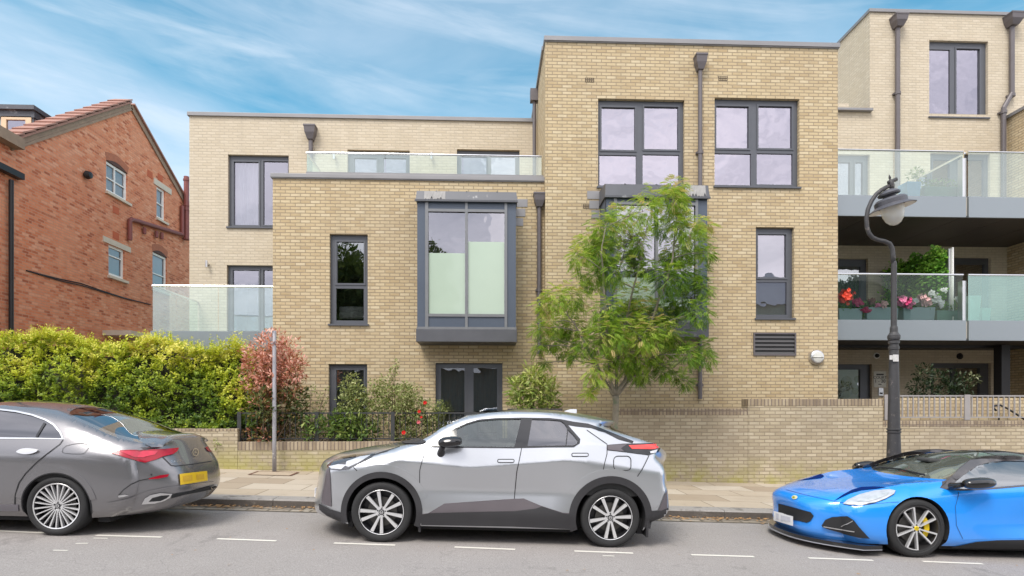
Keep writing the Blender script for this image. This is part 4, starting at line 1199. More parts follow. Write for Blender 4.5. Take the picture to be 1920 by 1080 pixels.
def blob_leaves(blobs, dens, size, aspect=.45, up=.35, droop=0.0, jitter=.6, squash_noise=.18):
    """blobs: (centre xyz, radii xyz, tone) -> leaf arrays"""
    Ps, Ds, Ns, Ls, Ts = [], [], [], [], []
    for (c, r, tone) in blobs:
        c = np.array(c); r = np.array(r if hasattr(r, "__len__") else (r, r, r))
        area = (r[0] * r[1] + r[0] * r[2] + r[1] * r[2]) / 3 * 12.6
        n = max(8, int(area * dens))
        p, u = sphere_pts(n)
        # uneven outline: lumps
        ph = rng.random(3) * 6.28
        lump = 1 + squash_noise * (np.sin(u[:, :1] * 5 + ph[0]) + np.sin(u[:, 1:2] * 5 + ph[1]) + np.sin(u[:, 2:] * 6 + ph[2])) / 1.5
        P = c + p * r * lump
        D = u + rng.normal(size=(n, 3)) * jitter + np.array([0, 0, up - droop])
        N = np.array([0, 0, 1.0]) + u * .5 + rng.normal(size=(n, 3)) * .5
        Ps.append(P); Ds.append(D); Ns.append(N)
        Ls.append(size * (0.65 + .7 * rng.random(n)))
        Ts.append(np.clip(tone + rng.normal(size=n) * .14 + .10 * u[:, 2] * 0, 0, 1))
    P, D, N, L, T = map(np.concatenate, (Ps, Ds, Ns, Ls, Ts))
    return P, D, N, L, L * aspect, T

def W3_(px, py, Y): 
    q = at(px, py, Y); return (q.x, q.y, q.z)

# ------------------------------------------------------------------ hedge
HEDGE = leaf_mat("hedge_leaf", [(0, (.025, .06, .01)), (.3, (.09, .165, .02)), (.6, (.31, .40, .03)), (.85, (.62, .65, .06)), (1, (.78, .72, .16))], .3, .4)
HEDGE_CORE = simple("hedge_gap_shade", (.03, .03, .018), .9, 0, .5, 12, .03, 20)
hedge = empty("hedge", (X(200, 13.0), 13.0, .62), "long dense hedge, dark green below with yellow-green new shoots along its top", "hedge")
tops = [(-260, 640), (-120, 632), (0, 638), (40, 636), (85, 629), (125, 634), (160, 648), (195, 652), (235, 652), (275, 640), (310, 642), (345, 655), (380, 660), (410, 662), (440, 650), (462, 662), (480, 690)]
def top_py(px):
    for (a, ya_), (b, yb_) in zip(tops[:-1], tops[1:]):
        if a <= px <= b: return ya_ + (yb_ - ya_) * (px - a) / (b - a)
    return tops[-1][1]
YH0, YH1 = 12.55, 14.0
Ps, Ds, Ns, Ls, Ts = [], [], [], [], []
bumps = [(rng.uniform(-300, 480), rng.uniform(620, 830), rng.uniform(18, 42), rng.uniform(-.22, .26), rng.uniform(-.22, .25)) for _ in range(150)]
def field(px, py):
    d = t = 0.0
    for bx, by, br, bd, bt in bumps:
        q = math.exp(-((px - bx) ** 2 + ((py - by) * 1.3) ** 2) / (br * br)); d += bd * q; t += bt * q
    return d, t
def sprig(c, d, nl, ln, tone, size):
    """a shoot with leaves all round it"""
    d = unit(np.array(d, float)); tt = rng.random(nl)
    a = rng.normal(size=3); s1 = unit(np.cross(d, a)); s2 = np.cross(d, s1)
    ang = rng.random(nl) * 6.283
    rad = np.cos(ang)[:, None] * s1 + np.sin(ang)[:, None] * s2
    p = np.array(c) + d * (tt[:, None] * ln) + rad * .012
    Ps.append(p); Ds.append(d * .55 + rad * .9 + rng.normal(size=(nl, 3)) * .2); Ns.append(d * .8 - rad * .35 + np.array([0, -.15, .5]) + rng.normal(size=(nl, 3)) * .25)
    Ls.append(size * (.55 + .75 * rng.random(nl)) * (1.12 - .4 * tt)); Ts.append(tone + .10 * tt + rng.normal(size=nl) * .06)
for k in range(3300):
    px = random.uniform(-265, 478); t = top_py(px); bot = 815.0 if px < 335 else 803.0
    w_ = random.random() ** 1.02
    py = t + 3 + (bot - t) * w_
    dd, tn = field(px, py)
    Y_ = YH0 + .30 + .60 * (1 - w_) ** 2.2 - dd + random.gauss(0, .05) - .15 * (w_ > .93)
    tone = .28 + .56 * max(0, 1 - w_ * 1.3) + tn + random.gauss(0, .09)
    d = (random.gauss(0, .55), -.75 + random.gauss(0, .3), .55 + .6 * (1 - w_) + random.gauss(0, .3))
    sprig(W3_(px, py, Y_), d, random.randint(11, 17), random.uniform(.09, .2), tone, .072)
for k in range(900):      # the top surface running back
    px = random.uniform(-265, 472); t = top_py(px); Y_ = random.uniform(YH0 + .5, YH1)
    q = W3_(px, t, YH0 + .7)
    sprig((q[0], Y_, q[2] - .22 * ((Y_ - YH0 - .7) / 1.0) ** 2 + random.gauss(-.05, .05)), (random.gauss(0, .5), random.gauss(-.2, .4), 1), 13, random.uniform(.1, .22), .74 + random.gauss(0, .12), .066)
for s_ in range(330):      # long shoots breaking the top line
    a = random.uniform(-250, 474)
    if random.random() < .5: a = random.choice([85, 128, 170, 300, 330, 402, 440, 448, 60, 280, 365]) + random.gauss(0, 8)
    a = min(max(a, -260), 474); t = top_py(a)
    h = random.uniform(.10, .34) * (1.25 if a > 380 else 1)
    sprig(W3_(a, t + random.uniform(0, 8), random.uniform(YH0 + .45, YH0 + 1.0)), (random.gauss(0, .22), random.gauss(0, .15), 1), int(9 + h * 46), h, .82 + random.gauss(0, .07), .052)
P, D, N, L, T = map(np.concatenate, (Ps, Ds, Ns, Ls, Ts))
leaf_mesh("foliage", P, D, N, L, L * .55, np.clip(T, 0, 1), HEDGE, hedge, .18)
b = MB()   # solid dark core, added so gaps between the leaves look shaded
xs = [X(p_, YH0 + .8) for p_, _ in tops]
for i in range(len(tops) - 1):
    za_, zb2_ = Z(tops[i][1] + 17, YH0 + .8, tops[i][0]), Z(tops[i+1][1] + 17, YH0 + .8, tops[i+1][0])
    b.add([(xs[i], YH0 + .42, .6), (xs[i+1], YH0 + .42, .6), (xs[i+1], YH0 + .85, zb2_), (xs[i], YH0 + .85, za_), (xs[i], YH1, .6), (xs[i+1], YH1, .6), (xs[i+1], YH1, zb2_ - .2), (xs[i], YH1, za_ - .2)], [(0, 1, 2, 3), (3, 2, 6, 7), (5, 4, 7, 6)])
b.build("dark_core", HEDGE_CORE, hedge)

# ------------------------------------------------------------------ shrubs
def stems(root, base, tips, r0, mat, seed=0):
    b = MB()
    for t in tips:
        base_ = Vector(base) + Vector((random.gauss(0, .05), random.gauss(0, .05), 0)); t = Vector(t)
        mid = base_.lerp(t, .5) + Vector((random.gauss(0, .05), random.gauss(0, .05), .03))
        b.tube([base_, mid, t], [r0, r0 * .7, r0 * .3], 6)
    return b.build("stems", mat, root)
BARK = simple("shrub_bark", (.13, .09, .06), .9, 0, .3, 20)
PHOT = leaf_mat("red_shrub_leaf", [(0, (.04, .08, .02)), (.3, (.14, .17, .045)), (.45, (.34, .20, .08)), (.6, (.52, .20, .13)), (.8, (.68, .30, .23)), (1, (.80, .50, .40))], .25, .6)
Y_ = 12.62
sh = empty("red_shrub", (X(512, Y_), Y_, .62), "tall shrub with salmon red young leaves above green ones, behind the grey pole", "shrub")
bl = []
for px, py, r, t in ((505, 655, 32, .82), (535, 668, 30, .80), (480, 680, 28, .74), (550, 695, 24, .72), (512, 700, 36, .76), (482, 715, 26, .66), (545, 725, 24, .55), (508, 735, 30, .60), (495, 760, 26, .36), (530, 765, 28, .38), (490, 790, 24, .34), (515, 800, 26, .40), (545, 795, 20, .28), (480, 815, 18, .5), (508, 822, 18, .5), (560, 745, 18, .25), (560, 775, 16, .22)):
    s = Y_ / FPX; bl.append((W3_(px, py, Y_ + random.gauss(0, .12)), (r * s, r * s * .9, r * s), t - (.10 if py > 710 else 0)))
P, D, N, L, W, T = blob_leaves(bl, 400, .10, .34, up=.25, jitter=.8, squash_noise=.34)
T = np.clip(T + rng.normal(size=len(T)) * .12, 0, 1)
leaf_mesh("foliage", P, D, N, L, W, T, PHOT, sh, .18, .08)
stems(sh, (X(512, Y_), Y_, .55), [b_[0] for b_ in bl], .016, BARK)

GRN = leaf_mat("garden_leaf", [(0, (.03, .07, .018)), (.4, (.11, .19, .04)), (.7, (.25, .33, .08)), (1, (.46, .48, .17))], .3, .4)
GRN2 = leaf_mat("pale_leaf", [(0, (.07, .11, .03)), (.4, (.20, .25, .08)), (.7, (.37, .40, .16)), (1, (.56, .55, .28))], .3, .35)
def shrub(name, label, Y, blobs, dens, size, aspect, mat, cat="shrub", group=None, stem=True, up=.3, curl=.1, base_px=None, jitter=.7):
    s = Y / FPX
    bx = base_px or blobs[0][0]
    root = empty(name, (X(bx, Y), Y, .62), label, cat, group)
    bl = [(W3_(px, py, Y + random.gauss(0, .08)), (r * s, r * s * .8, r * s * 1.0), t) for px, py, r, t in blobs]
    P, D, N, L, W, T = blob_leaves(bl, dens, size, aspect, up=up, jitter=jitter)
    leaf_mesh("foliage", P, D, N, L, W, T, mat, root, .2, curl)
    if stem: stems(root, (X(bx, Y), Y, .55), [b_[0] for b_ in bl], .012, BARK)
    return root, bl
ROSEP = simple("rose_petal", (.72, .035, .03), .5, 0, .3, 30)
PINKP = simple("pink_petal", (.75, .22, .25), .5, 0, .3, 30)
def flower(px, py, Y, r, mat, root, name="flower"):
    c = at(px, py, Y); b = MB()
    for ring, (n_, rr, h, tl) in enumerate(((6, 1.0, 0, .35), (5, .7, .25, .8), (4, .4, .4, 1.3))):
        for i in range(n_):
            a = i / n_ * 6.283 + ring * .5
            u = Vector((math.cos(a), -.35 + .0 * ring, math.sin(a))).normalized(); t_ = Vector((-math.sin(a), 0, math.cos(a)))
            o_ = c + Vector((0, -h * r * .8, 0))
            tip = o_ + u * r * rr + Vector((0, -tl * r * .3, 0))
            md = o_ + u * r * rr * .6
            b.add([o_, md + t_ * r * .42 * rr, tip + t_ * r * .15, tip - t_ * r * .15, md - t_ * r * .42 * rr], [(0, 1, 2, 3, 4)])
    return b.build(name, mat, root)
YS = 12.74
rose, _ = shrub("rose_bush", "climbing rose bush with red blooms growing through the railing right of the narrow window", YS, [(745, 745, 30, .55), (770, 765, 30, .55), (800, 775, 28, .5), (725, 730, 22, .6), (765, 740, 24, .62), (740, 780, 30, .5), (785, 800, 26, .45), (815, 795, 20, .45), (755, 808, 24, .4), (825, 770, 14, .5), (735, 700, 9, .6), (742, 680, 5, .7), (740, 690, 6, .6)], 620, .055, .55, GRN2, "rose bush", up=.1)
for px, py, r, mt in ((797, 755, 4.6, ROSEP), (786, 771.5, 4.2, ROSEP), (790, 782, 3, ROSEP), (785, 791.5, 4.5, PINKP), (757, 811, 5, ROSEP), (670, 750, 4.6, ROSEP), (699, 781, 2.6, PINKP)):
    flower(px, py, YWALL - .05 if px > 700 else YWALL + .4, r * YS / FPX * .85, mt, rose)
shrub("leafy_shrub", "pale green upright shrub in front of the narrow ground floor window", YS + .15, [(660, 712, 13, .6), (655, 730, 18, .55), (668, 740, 20, .6), (655, 760, 20, .5), (680, 760, 18, .5), (665, 780, 22, .4), (697, 745, 14, .6), (705, 725, 14, .62), (712, 760, 18, .6), (700, 780, 18, .5)], 480, .07, .5, GRN2, up=.0)
shrub("broadleaf_shrub", "low dark green shrub with broad leaves behind the railing, below the narrow window", YWALL + .24, [(590, 795, 18, .5), (612, 800, 18, .45), (635, 805, 22, .5), (655, 800, 24, .55), (678, 805, 22, .5), (640, 785, 16, .55), (585, 812, 14, .4), (668, 820, 16, .4), (700, 812, 14, .4)], 260, .12, .36, GRN, up=.5)
shrub("thin_shrub", "thin wispy shrub with sparse leaves between the red-leaved shrub and the narrow window", YS, [(585, 730, 9, .6), (575, 755, 12, .6), (605, 745, 10, .6), (600, 765, 12, .55), (565, 780, 14, .5), (612, 728, 5, .7), (590, 785, 14, .5), (570, 805, 14, .4)], 420, .05, .5, GRN2, up=.0)
LAUR = leaf_mat("laurel_leaf", [(0, (.05, .10, .02)), (.4, (.21, .31, .06)), (.7, (.45, .51, .13)), (1, (.68, .68, .28))], .25, .5)
Yl = 12.95
lau, _ = shrub("laurel_shrub", "rounded glossy shrub with long yellow-green leaves, above the roof of the silver car", Yl, [(1000, 728, 30, .6), (980, 738, 24, .6), (1022, 735, 24, .65), (1000, 708, 22, .7), (968, 722, 15, .65), (1035, 722, 15, .65), (1000, 752, 26, .45), (975, 757, 18, .45), (1030, 755, 18, .45), (1012, 700, 14, .7)], 210, .15, .26, LAUR, up=.45, curl=.25)
b = MB(); s_ = Yl / FPX; b.box(X(952, Yl), X(1052, Yl), Yl - .2, Yl + .25, .5, Z(766, Yl, 1000)); b.build("planter", PIPE, lau)

# ------------------------------------------------------------------ street tree (feathery compound leaves)
YT = 11.45
TREEL = leaf_mat("tree_leaf", [(0, (.04, .10, .018)), (.3, (.13, .25, .035)), (.6, (.31, .46, .06)), (.85, (.50, .58, .12)), (1, (.66, .48, .25))], .42, .3)
TBARK = simple("tree_bark", (.25, .22, .17), .9, 0, .3, 14, .008, 40, wear=((.16, .19, .12), 8, .55))
tx, tz = X(1154, YT), pave_z(X(1154, YT), YT)
tree = empty("street_tree", (tx, YT, tz), "young slender street tree with feathery green leaves, in front of the brick facade", "tree")
def T3(px, py, dy=0.0):
    q = at(px, py, YT + dy); return Vector((q.x, q.y, q.z))
b = MB()
b.tube([(tx, YT, tz - .05), (tx + .01, YT, tz + .3), T3(1153, 800), T3(1155, 752), T3(1154, 742)], [.085, .07, .066, .064, .068], 12)
tb_ = b.build("trunk", TBARK, tree, smooth=True)
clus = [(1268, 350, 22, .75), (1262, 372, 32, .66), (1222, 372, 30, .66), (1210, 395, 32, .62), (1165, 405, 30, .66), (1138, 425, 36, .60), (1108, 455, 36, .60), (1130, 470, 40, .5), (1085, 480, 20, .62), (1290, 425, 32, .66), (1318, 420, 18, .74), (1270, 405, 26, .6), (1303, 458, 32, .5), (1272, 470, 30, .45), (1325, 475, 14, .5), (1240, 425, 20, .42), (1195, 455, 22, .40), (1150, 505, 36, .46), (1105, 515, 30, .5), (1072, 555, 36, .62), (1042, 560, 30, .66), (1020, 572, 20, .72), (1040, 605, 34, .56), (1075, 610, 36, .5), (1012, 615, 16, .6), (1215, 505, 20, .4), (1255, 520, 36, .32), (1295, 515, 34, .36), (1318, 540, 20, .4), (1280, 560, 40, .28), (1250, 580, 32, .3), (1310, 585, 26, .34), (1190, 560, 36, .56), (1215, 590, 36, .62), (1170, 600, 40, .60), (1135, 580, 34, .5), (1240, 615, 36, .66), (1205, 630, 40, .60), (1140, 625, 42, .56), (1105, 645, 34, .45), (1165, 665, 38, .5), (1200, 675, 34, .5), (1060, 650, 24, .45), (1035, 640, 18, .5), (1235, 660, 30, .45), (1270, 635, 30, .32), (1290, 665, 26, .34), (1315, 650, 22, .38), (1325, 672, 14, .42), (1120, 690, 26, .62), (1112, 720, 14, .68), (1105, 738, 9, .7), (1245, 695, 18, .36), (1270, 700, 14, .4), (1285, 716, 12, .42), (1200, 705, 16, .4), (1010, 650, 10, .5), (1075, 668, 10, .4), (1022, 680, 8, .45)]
cl3 = []
for px, py, r, t in clus:
    dy = random.uniform(-.75, .75) * (1 if r > 18 else .6)
    cl3.append((T3(px, py, dy), r * .95 * (YT + dy) / FPX, t))
limbs = [[(1154, 744), (1133, 712), (1110, 668), (1085, 620), (1058, 575)], [(1154, 742), (1142, 700), (1138, 640), (1134, 560), (1128, 480), (1136, 425)], [(1155, 742), (1157, 690), (1168, 620), (1188, 540), (1205, 460), (1222, 390)], [(1155, 743), (1180, 700), (1215, 620), (1245, 540), (1268, 460), (1268, 375)], [(1155, 745), (1200, 690), (1255, 630), (1300, 560)]]
b = MB(); nodes = []
for li, lm in enumerate(limbs):
    pts = []
    for i, (px, py) in enumerate(lm): pts.append(T3(px, py, (0, -.25, .2, -.1, .3)[li] * i / 2.2))
    # smooth by midpoint insertion
    pp = [pts[0]]
    for a, c in zip(pts[:-1], pts[1:]):
        for q in (.33, .66, 1.0):
            v_ = a.lerp(c, q) + Vector((random.gauss(0, .012), random.gauss(0, .02), random.gauss(0, .01))); pp.append(v_)
    r0 = (.042, .038, .036, .042, .03)[li]
    rr = [max(.008, r0 * (1 - .8 * i / (len(pp) - 1))) for i in range(len(pp))]
    b.tube(pp, rr, 8)
    nodes += [(v_, r_) for v_, r_ in zip(pp[2:], rr[2:])]
for c, r, t in cl3:
    cand = sorted(nodes, key=lambda q: (q[0] - c).length + (.6 if q[0].z > c.z else 0))[0]
    a = cand[0]; mid = a.lerp(c, .5) + Vector((random.gauss(0, .04), random.gauss(0, .05), .05))
    b.tube([a, mid, c], [min(cand[1] * .7, .014), .009, .004], 6)
    for k in range(4):
        e = c + Vector((random.gauss(0, 1), random.gauss(0, 1), random.gauss(0, .8))).normalized() * r * .8
        b.tube([mid.lerp(c, random.random()), e], [.005, .002], 5)
b.build("limbs", TBARK, tree, smooth=True)
Ps, Ds, Ns, Ls, Ts = [], [], [], [], []
for c, r, t in cl3:
    nl = int(1150 * r ** 1.7) + 22
    if abs(c.x - X(1215, YT)) < .35 and c.z > Z(525, YT): nl = int(nl * .6)
    for k in range(nl):
        u = Vector((random.gauss(0, 1), random.gauss(0, 1), random.gauss(0, .85))).normalized()
        p0 = c + u * r * random.uniform(.25, 1.0) ** .8
        az = random.uniform(0, 6.283)
        d_ = (Vector((math.cos(az), math.sin(az), -.15)) + u * .8).normalized()
        d_.z -= random.uniform(0, .35); d_.normalize()
        nrm = Vector((random.gauss(0, .25), random.gauss(0, .25), 1)); sd_ = d_.cross(nrm).normalized(); up_ = sd_.cross(d_)
        Lr = random.uniform(.11, .20); kk = 7
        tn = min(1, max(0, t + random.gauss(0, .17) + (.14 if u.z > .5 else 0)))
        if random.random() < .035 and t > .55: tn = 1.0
        for j in range(kk + 1):
            s = .22 + .78 * j / kk
            q = p0 + d_ * Lr * s - Vector((0, 0, .10 * s * s * Lr * 2.2))
            ll = Lr * .27 * (1.1 - .35 * abs(s - .55))
            if j == kk:
                Ps.append(q); Ds.append(d_ - Vector((0, 0, .35))); Ns.append(up_); Ls.append(ll); Ts.append(tn)
            else:
                for sg_ in (-1, 1):
                    Ps.append(q); Ds.append(sd_ * sg_ * .85 + d_ * .5 - Vector((0, 0, .25))); Ns.append(up_); Ls.append(ll); Ts.append(tn + random.gauss(0, .04))
P, D, N = (np.array([tuple(v_) for v_ in a]) for a in (Ps, Ds, Ns)); L = np.array(Ls); T = np.clip(np.array(Ts), 0, 1)
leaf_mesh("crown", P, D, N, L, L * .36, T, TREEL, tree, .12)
print("tree leaflets", len(P))

# ------------------------------------------------------------------ on the balconies and by the entrance
IVY = leaf_mat("ivy_leaf", [(0, (.05, .15, .02)), (.4, (.15, .36, .04)), (.7, (.27, .52, .07)), (1, (.48, .64, .12))], .25, .45)
xi = atX(1779, 470, 1).x
Yf_ = 14.55; xi = X(1779, Yf_)
zi_t, zi_b = at(1779, 466, Yf_).z, zlo
scr = empty("ivy_screen", (xi, 15.6, zi_b), "balcony divider screen covered in bright green ivy leaves on the lower balcony", "ivy screen")
b = MB(); b.box(xi + .0, xi + .05, Yf_, YRC - .02, zi_b, zi_t); b.build("panel", STEEL, scr)
b = MB(); b.box(xi + .055, xi + .09, Yf_ - .05, Yf_ + .02, zi_b, zi_t + .02); b.build("edge_post", WHITE, scr)
n = 9000
P = np.stack([xi - .02 - np.abs(rng.normal(size=n)) * .12, rng.uniform(Yf_, YRC - .1, n), zi_b + (zi_t - zi_b + .05) * rng.random(n)], 1)
P[:, 2] += .10 * np.sin(P[:, 1] * 9) * (P[:, 2] > zi_t - .2)
D = np.stack([-np.ones(n) * .6, -np.ones(n) * .25, -.3 + 0 * P[:, 0]], 1) + rng.normal(size=(n, 3)) * .6
N = np.stack([-np.ones(n), -.3 * np.ones(n), .6 * np.ones(n)], 1) + rng.normal(size=(n, 3)) * .3
T = np.clip(.5 + .18 * np.sin(P[:, 1] * 5 + P[:, 2] * 4) + rng.normal(size=n) * .16, 0, 1)
L = .075 * (.6 + .8 * rng.random(n)); leaf_mesh("foliage", P, D, N, L, L * .8, T, IVY, scr, .1)
PLANT = simple("planter_blue_grey", (.36, .47, .50), .6, 0, .1, 4)
def planter(px0, px1, py0, py1, Y, label, flowers, leaftone=.45, pot=None):
    x0, x1 = X(px0, Y), X(px1, Y); z0 = zlo + .002; z1 = Z(py0, Y, (px0 + px1) / 2)
    root = empty("flower_box", ((x0 + x1) / 2, Y, z0), label, "flower box", "flower boxes along the lower balcony")
    b = MB(); b.add([(x0 + .02, Y + .02, z0), (x1 - .02, Y + .02, z0), (x1 - .02, Y + .24, z0), (x0 + .02, Y + .24, z0), (x0, Y, z1), (x1, Y, z1), (x1, Y + .26, z1), (x0, Y + .26, z1)], [(0, 1, 5, 4), (1, 2, 6, 5), (2, 3, 7, 6), (3, 0, 4, 7), (0, 3, 2, 1)])
    b.box(x0 + .01, x1 - .01, Y + .01, Y + .25, z1 - .05, z1 - .03); b.build("box", pot or PLANT, root)
    bl = []
    k = max(2, int((x1 - x0) / .14))
    for i in range(k):
        bl.append(((x0 + (x1 - x0) * (i + .5) / k, Y + .12, z1 + .05), (.11, .12, .10), leaftone + random.gauss(0, .08)))
    for px, py, r, mt in flowers: bl.append((W3_(px, py + 5, Y + .1), (.07, .07, .08), leaftone))
    P, D, N, L, W, T = blob_leaves(bl, 900, .05, .7); leaf_mesh("foliage", P, D, N, L, W, T, IVY, root, .15)
    for px, py, r, mt in flowers:
        r = r * 1.3
        n_ = max(4, int(r * 1.8)); s = Y / FPX
        b = MB(); c = at(px, py, Y)
        for j in range(n_ * 6):
            o_ = c + Vector((random.gauss(0, .45) * r * s, random.gauss(-.3, .3) * r * s, random.gauss(0, .35) * r * s))
            for q in range(4):
                a = q * 1.57 + random.random(); rr = r * s * .32
                b.add([o_, o_ + Vector((math.cos(a), -.3, math.sin(a))) * rr, o_ + Vector((math.cos(a + .8), -.35, math.sin(a + .8))) * rr * 1.1, o_ + Vector((math.cos(a + 1.5), -.3, math.sin(a + 1.5))) * rr], [(0, 1, 2, 3)])
        b.build("blossom", mt, root)
    return root
FRED = simple("geranium_red", (.80, .06, .02), .5, 0, .25, 40); FPNK = simple("geranium_pink", (.75, .22, .38), .5, 0, .25, 40); FMAG = simple("geranium_magenta", (.55, .03, .14), .5, 0, .25, 40); FWHT = simple("flower_white", (.82, .82, .80), .5, 0, .08, 40); FPAL = simple("flower_pale_pink", (.80, .48, .46), .5, 0, .2, 40)
Yp_ = YB + .14
planter(1573, 1618, 578, 600, Yp_, "flower box with red geraniums at the left end of the lower balcony", [(1583, 557, 9, FRED), (1606, 567, 6, FMAG), (1622, 583, 5, FMAG)])
planter(1625, 1685, 576, 600, Yp_, "flower box with a few pale pink blooms behind the lamp post", [(1655, 571, 5, FPAL), (1645, 573, 4, FPNK), (1632, 565, 5, simple("faded_bloom", (.26, .13, .10), .8)), (1684, 569, 5, FPNK)])
planter(1694, 1754, 576, 600, Yp_, "flower box with magenta and pink geraniums right of the lamp post", [(1690, 564, 7, FPNK), (1697, 569, 7, FMAG), (1702, 571, 6, FPNK), (1728, 561, 7, FPAL), (1735, 567, 6, FPAL), (1716, 564, 4, FWHT)])
planter(1757, 1800, 582, 600, Yp_ + .25, "green flower box with tall white blooms next to the ivy screen", [(1746, 551, 5, FWHT), (1768, 544, 4, FWHT), (1755, 562, 6, FWHT), (1763, 569, 4, FWHT), (1764, 574, 3.5, FWHT), (1794, 560, 4, FWHT), (1748, 566, 4, FWHT)], .35, simple("planter_green", (.16, .30, .24), .6))
def pot(name, px0, px1, py0, z0, Y, mat, label, taper=.75, square=True):
    x0, x1 = X(px0, Y), X(px1, Y); z1 = Z(py0, Y, (px0 + px1) / 2); c = (x0 + x1) / 2; h = (x1 - x0) / 2
    b = MB(); k = taper
    v = [(c - h * k, Y + h - h * k, z0), (c + h * k, Y + h - h * k, z0), (c + h * k, Y + h + h * k, z0), (c - h * k, Y + h + h * k, z0), (c - h, Y, z1), (c + h, Y, z1), (c + h, Y + 2 * h, z1), (c - h, Y + 2 * h, z1), (c - h * .86, Y + h * .14, z1), (c + h * .86, Y + h * .14, z1), (c + h * .86, Y + h * 1.86, z1), (c - h * .86, Y + h * 1.86, z1), (c - h * .8, Y + h * .2, z1 - .08), (c + h * .8, Y + h * .2, z1 - .08), (c + h * .8, Y + h * 1.8, z1 - .08), (c - h * .8, Y + h * 1.8, z1 - .08)]
    f = [(0, 3, 2, 1)] + [(i, (i + 1) % 4, 4 + (i + 1) % 4, 4 + i) for i in range(4)] + [(4 + i, 4 + (i + 1) % 4, 8 + (i + 1) % 4, 8 + i) for i in range(4)] + [(8 + i, 8 + (i + 1) % 4, 12 + (i + 1) % 4, 12 + i) for i in range(4)] + [(12, 13, 14, 15)]
    b.add(v, f)
    return tag(b.build(name, mat, None, bevel=.01), label, "pot")
PALEG = simple("pale_green_glaze", (.66, .82, .72), .4)
pot("tall_pot", 1818, 1840.5, 554, zlo + .002, YB + .18, PALEG, "tall tapered pale pot behind the teal glass of the lower balcony", .78)
pot("short_pot", 1841.5, 1859, 577, zlo + .002, YB + .24, PALEG, "short pale pot beside the tall one behind the teal glass", .8)
bp = pot("blue_pot", 1701, 1727, 340, zup + .002, YB + .3, simple("blue_glaze", (.12, .34, .60), .3), "blue glazed square pot with a small plant on the upper balcony", .9)
bl = [(W3_(1708 + 8 * i, 330 - 6 * (i % 2), YB + .45), .10, .6) for i in range(3)]
P, D, N, L, W, T = blob_leaves(bl, 300, .08, .4); leaf_mesh("foliage", P, D, N, L, W, T, GRN2, bp, .2)
Yt = YB + .35
x0, x1 = X(1734, Yt), X(1797, Yt)
tr_ = empty("trough_planter", ((x0 + x1) / 2, Yt, zup), "long dark green trough with a low leafy plant on the upper balcony", "planter")
b = MB(); zt_ = Z(349, Yt, 1765); b.box(x0, x1, Yt, Yt + .35, zup + .002, zt_); b.build("trough", simple("trough_green", (.07, .17, .11), .5), tr_, bevel=.03)
bl = [((x0 + (x1 - x0) * (i + .5) / 6, Yt + .17, zt_ + .08), (.13, .14, .13), .45) for i in range(6)]
P, D, N, L, W, T = blob_leaves(bl, 330, .06, .5); leaf_mesh("foliage", P, D, N, L, W, T, GRN, tr_, .2)
Yd = 14.3
drk = leaf_mat("dark_shrub_leaf", [(0, (.01, .022, .01)), (.5, (.03, .055, .02)), (.8, (.08, .10, .04)), (1, (.30, .32, .18))], .2, .4)
dsh, _ = shrub("entrance_shrub", "dark straggly shrub in front of the entrance wall, seen above the grey railing", Yd, [(1735, 700, 18, .4), (1755, 715, 22, .4), (1720, 725, 16, .35), (1780, 715, 20, .45), (1805, 720, 18, .5), (1828, 712, 9, .85), (1740, 735, 20, .4), (1775, 738, 20, .4), (1800, 740, 18, .4), (1720, 742, 14, .35), (1818, 708, 8, .85)], 260, .09, .4, drk)
# ivy-like weed hanging on the low wall
shrub("wall_weed", "small green weed growing out of the low wall behind the grey saloon", YWALL - .02, [(405, 826, 5, .7), (408, 838, 6, .65), (403, 834, 4, .6), (412, 848, 4, .5)], 420, .045, .6, GRN2, "weed", stem=False)
# ------------------------------------------------------------------ cars
def pchip(xs, ys, x):
    n = len(xs)
    if x <= xs[0]: return ys[0]
    if x >= xs[-1]: return ys[-1]
    i = 0
    while x > xs[i + 1]: i += 1
    h = [xs[k + 1] - xs[k] for k in range(n - 1)]; dl = [(ys[k + 1] - ys[k]) / h[k] for k in range(n - 1)]
    def slope(k):
        if k == 0: return dl[0]
        if k == n - 1: return dl[-1]
        if dl[k - 1] * dl[k] <= 0: return 0.0
        return 2 * dl[k - 1] * dl[k] / (dl[k - 1] + dl[k])
    t = (x - xs[i]) / h[i]; m0, m1 = slope(i) * h[i], slope(i + 1) * h[i]
    return (2*t**3 - 3*t**2 + 1) * ys[i] + (t**3 - 2*t**2 + t) * m0 + (-2*t**3 + 3*t**2) * ys[i+1] + (t**3 - t**2) * m1

def tab(pts, x):
    return pchip([p[0] for p in pts], [p[1] for p in pts], x)

def inpoly(p, poly):
    x, y = p; r = False; j = len(poly) - 1
    for i in range(len(poly)):
        xi, yi = poly[i]; xj, yj = poly[j]
        if (yi > y) != (yj > y) and x < (xj - xi) * (y - yi) / (yj - yi) + xi: r = not r
        j = i
    return r

def lerp_tab(xs, ys, x):
    if x <= xs[0]: return ys[0]
    for i in range(len(xs) - 1):
        if x <= xs[i + 1]: return ys[i] + (ys[i + 1] - ys[i]) * (x - xs[i]) / (xs[i + 1] - xs[i])
    return ys[-1]

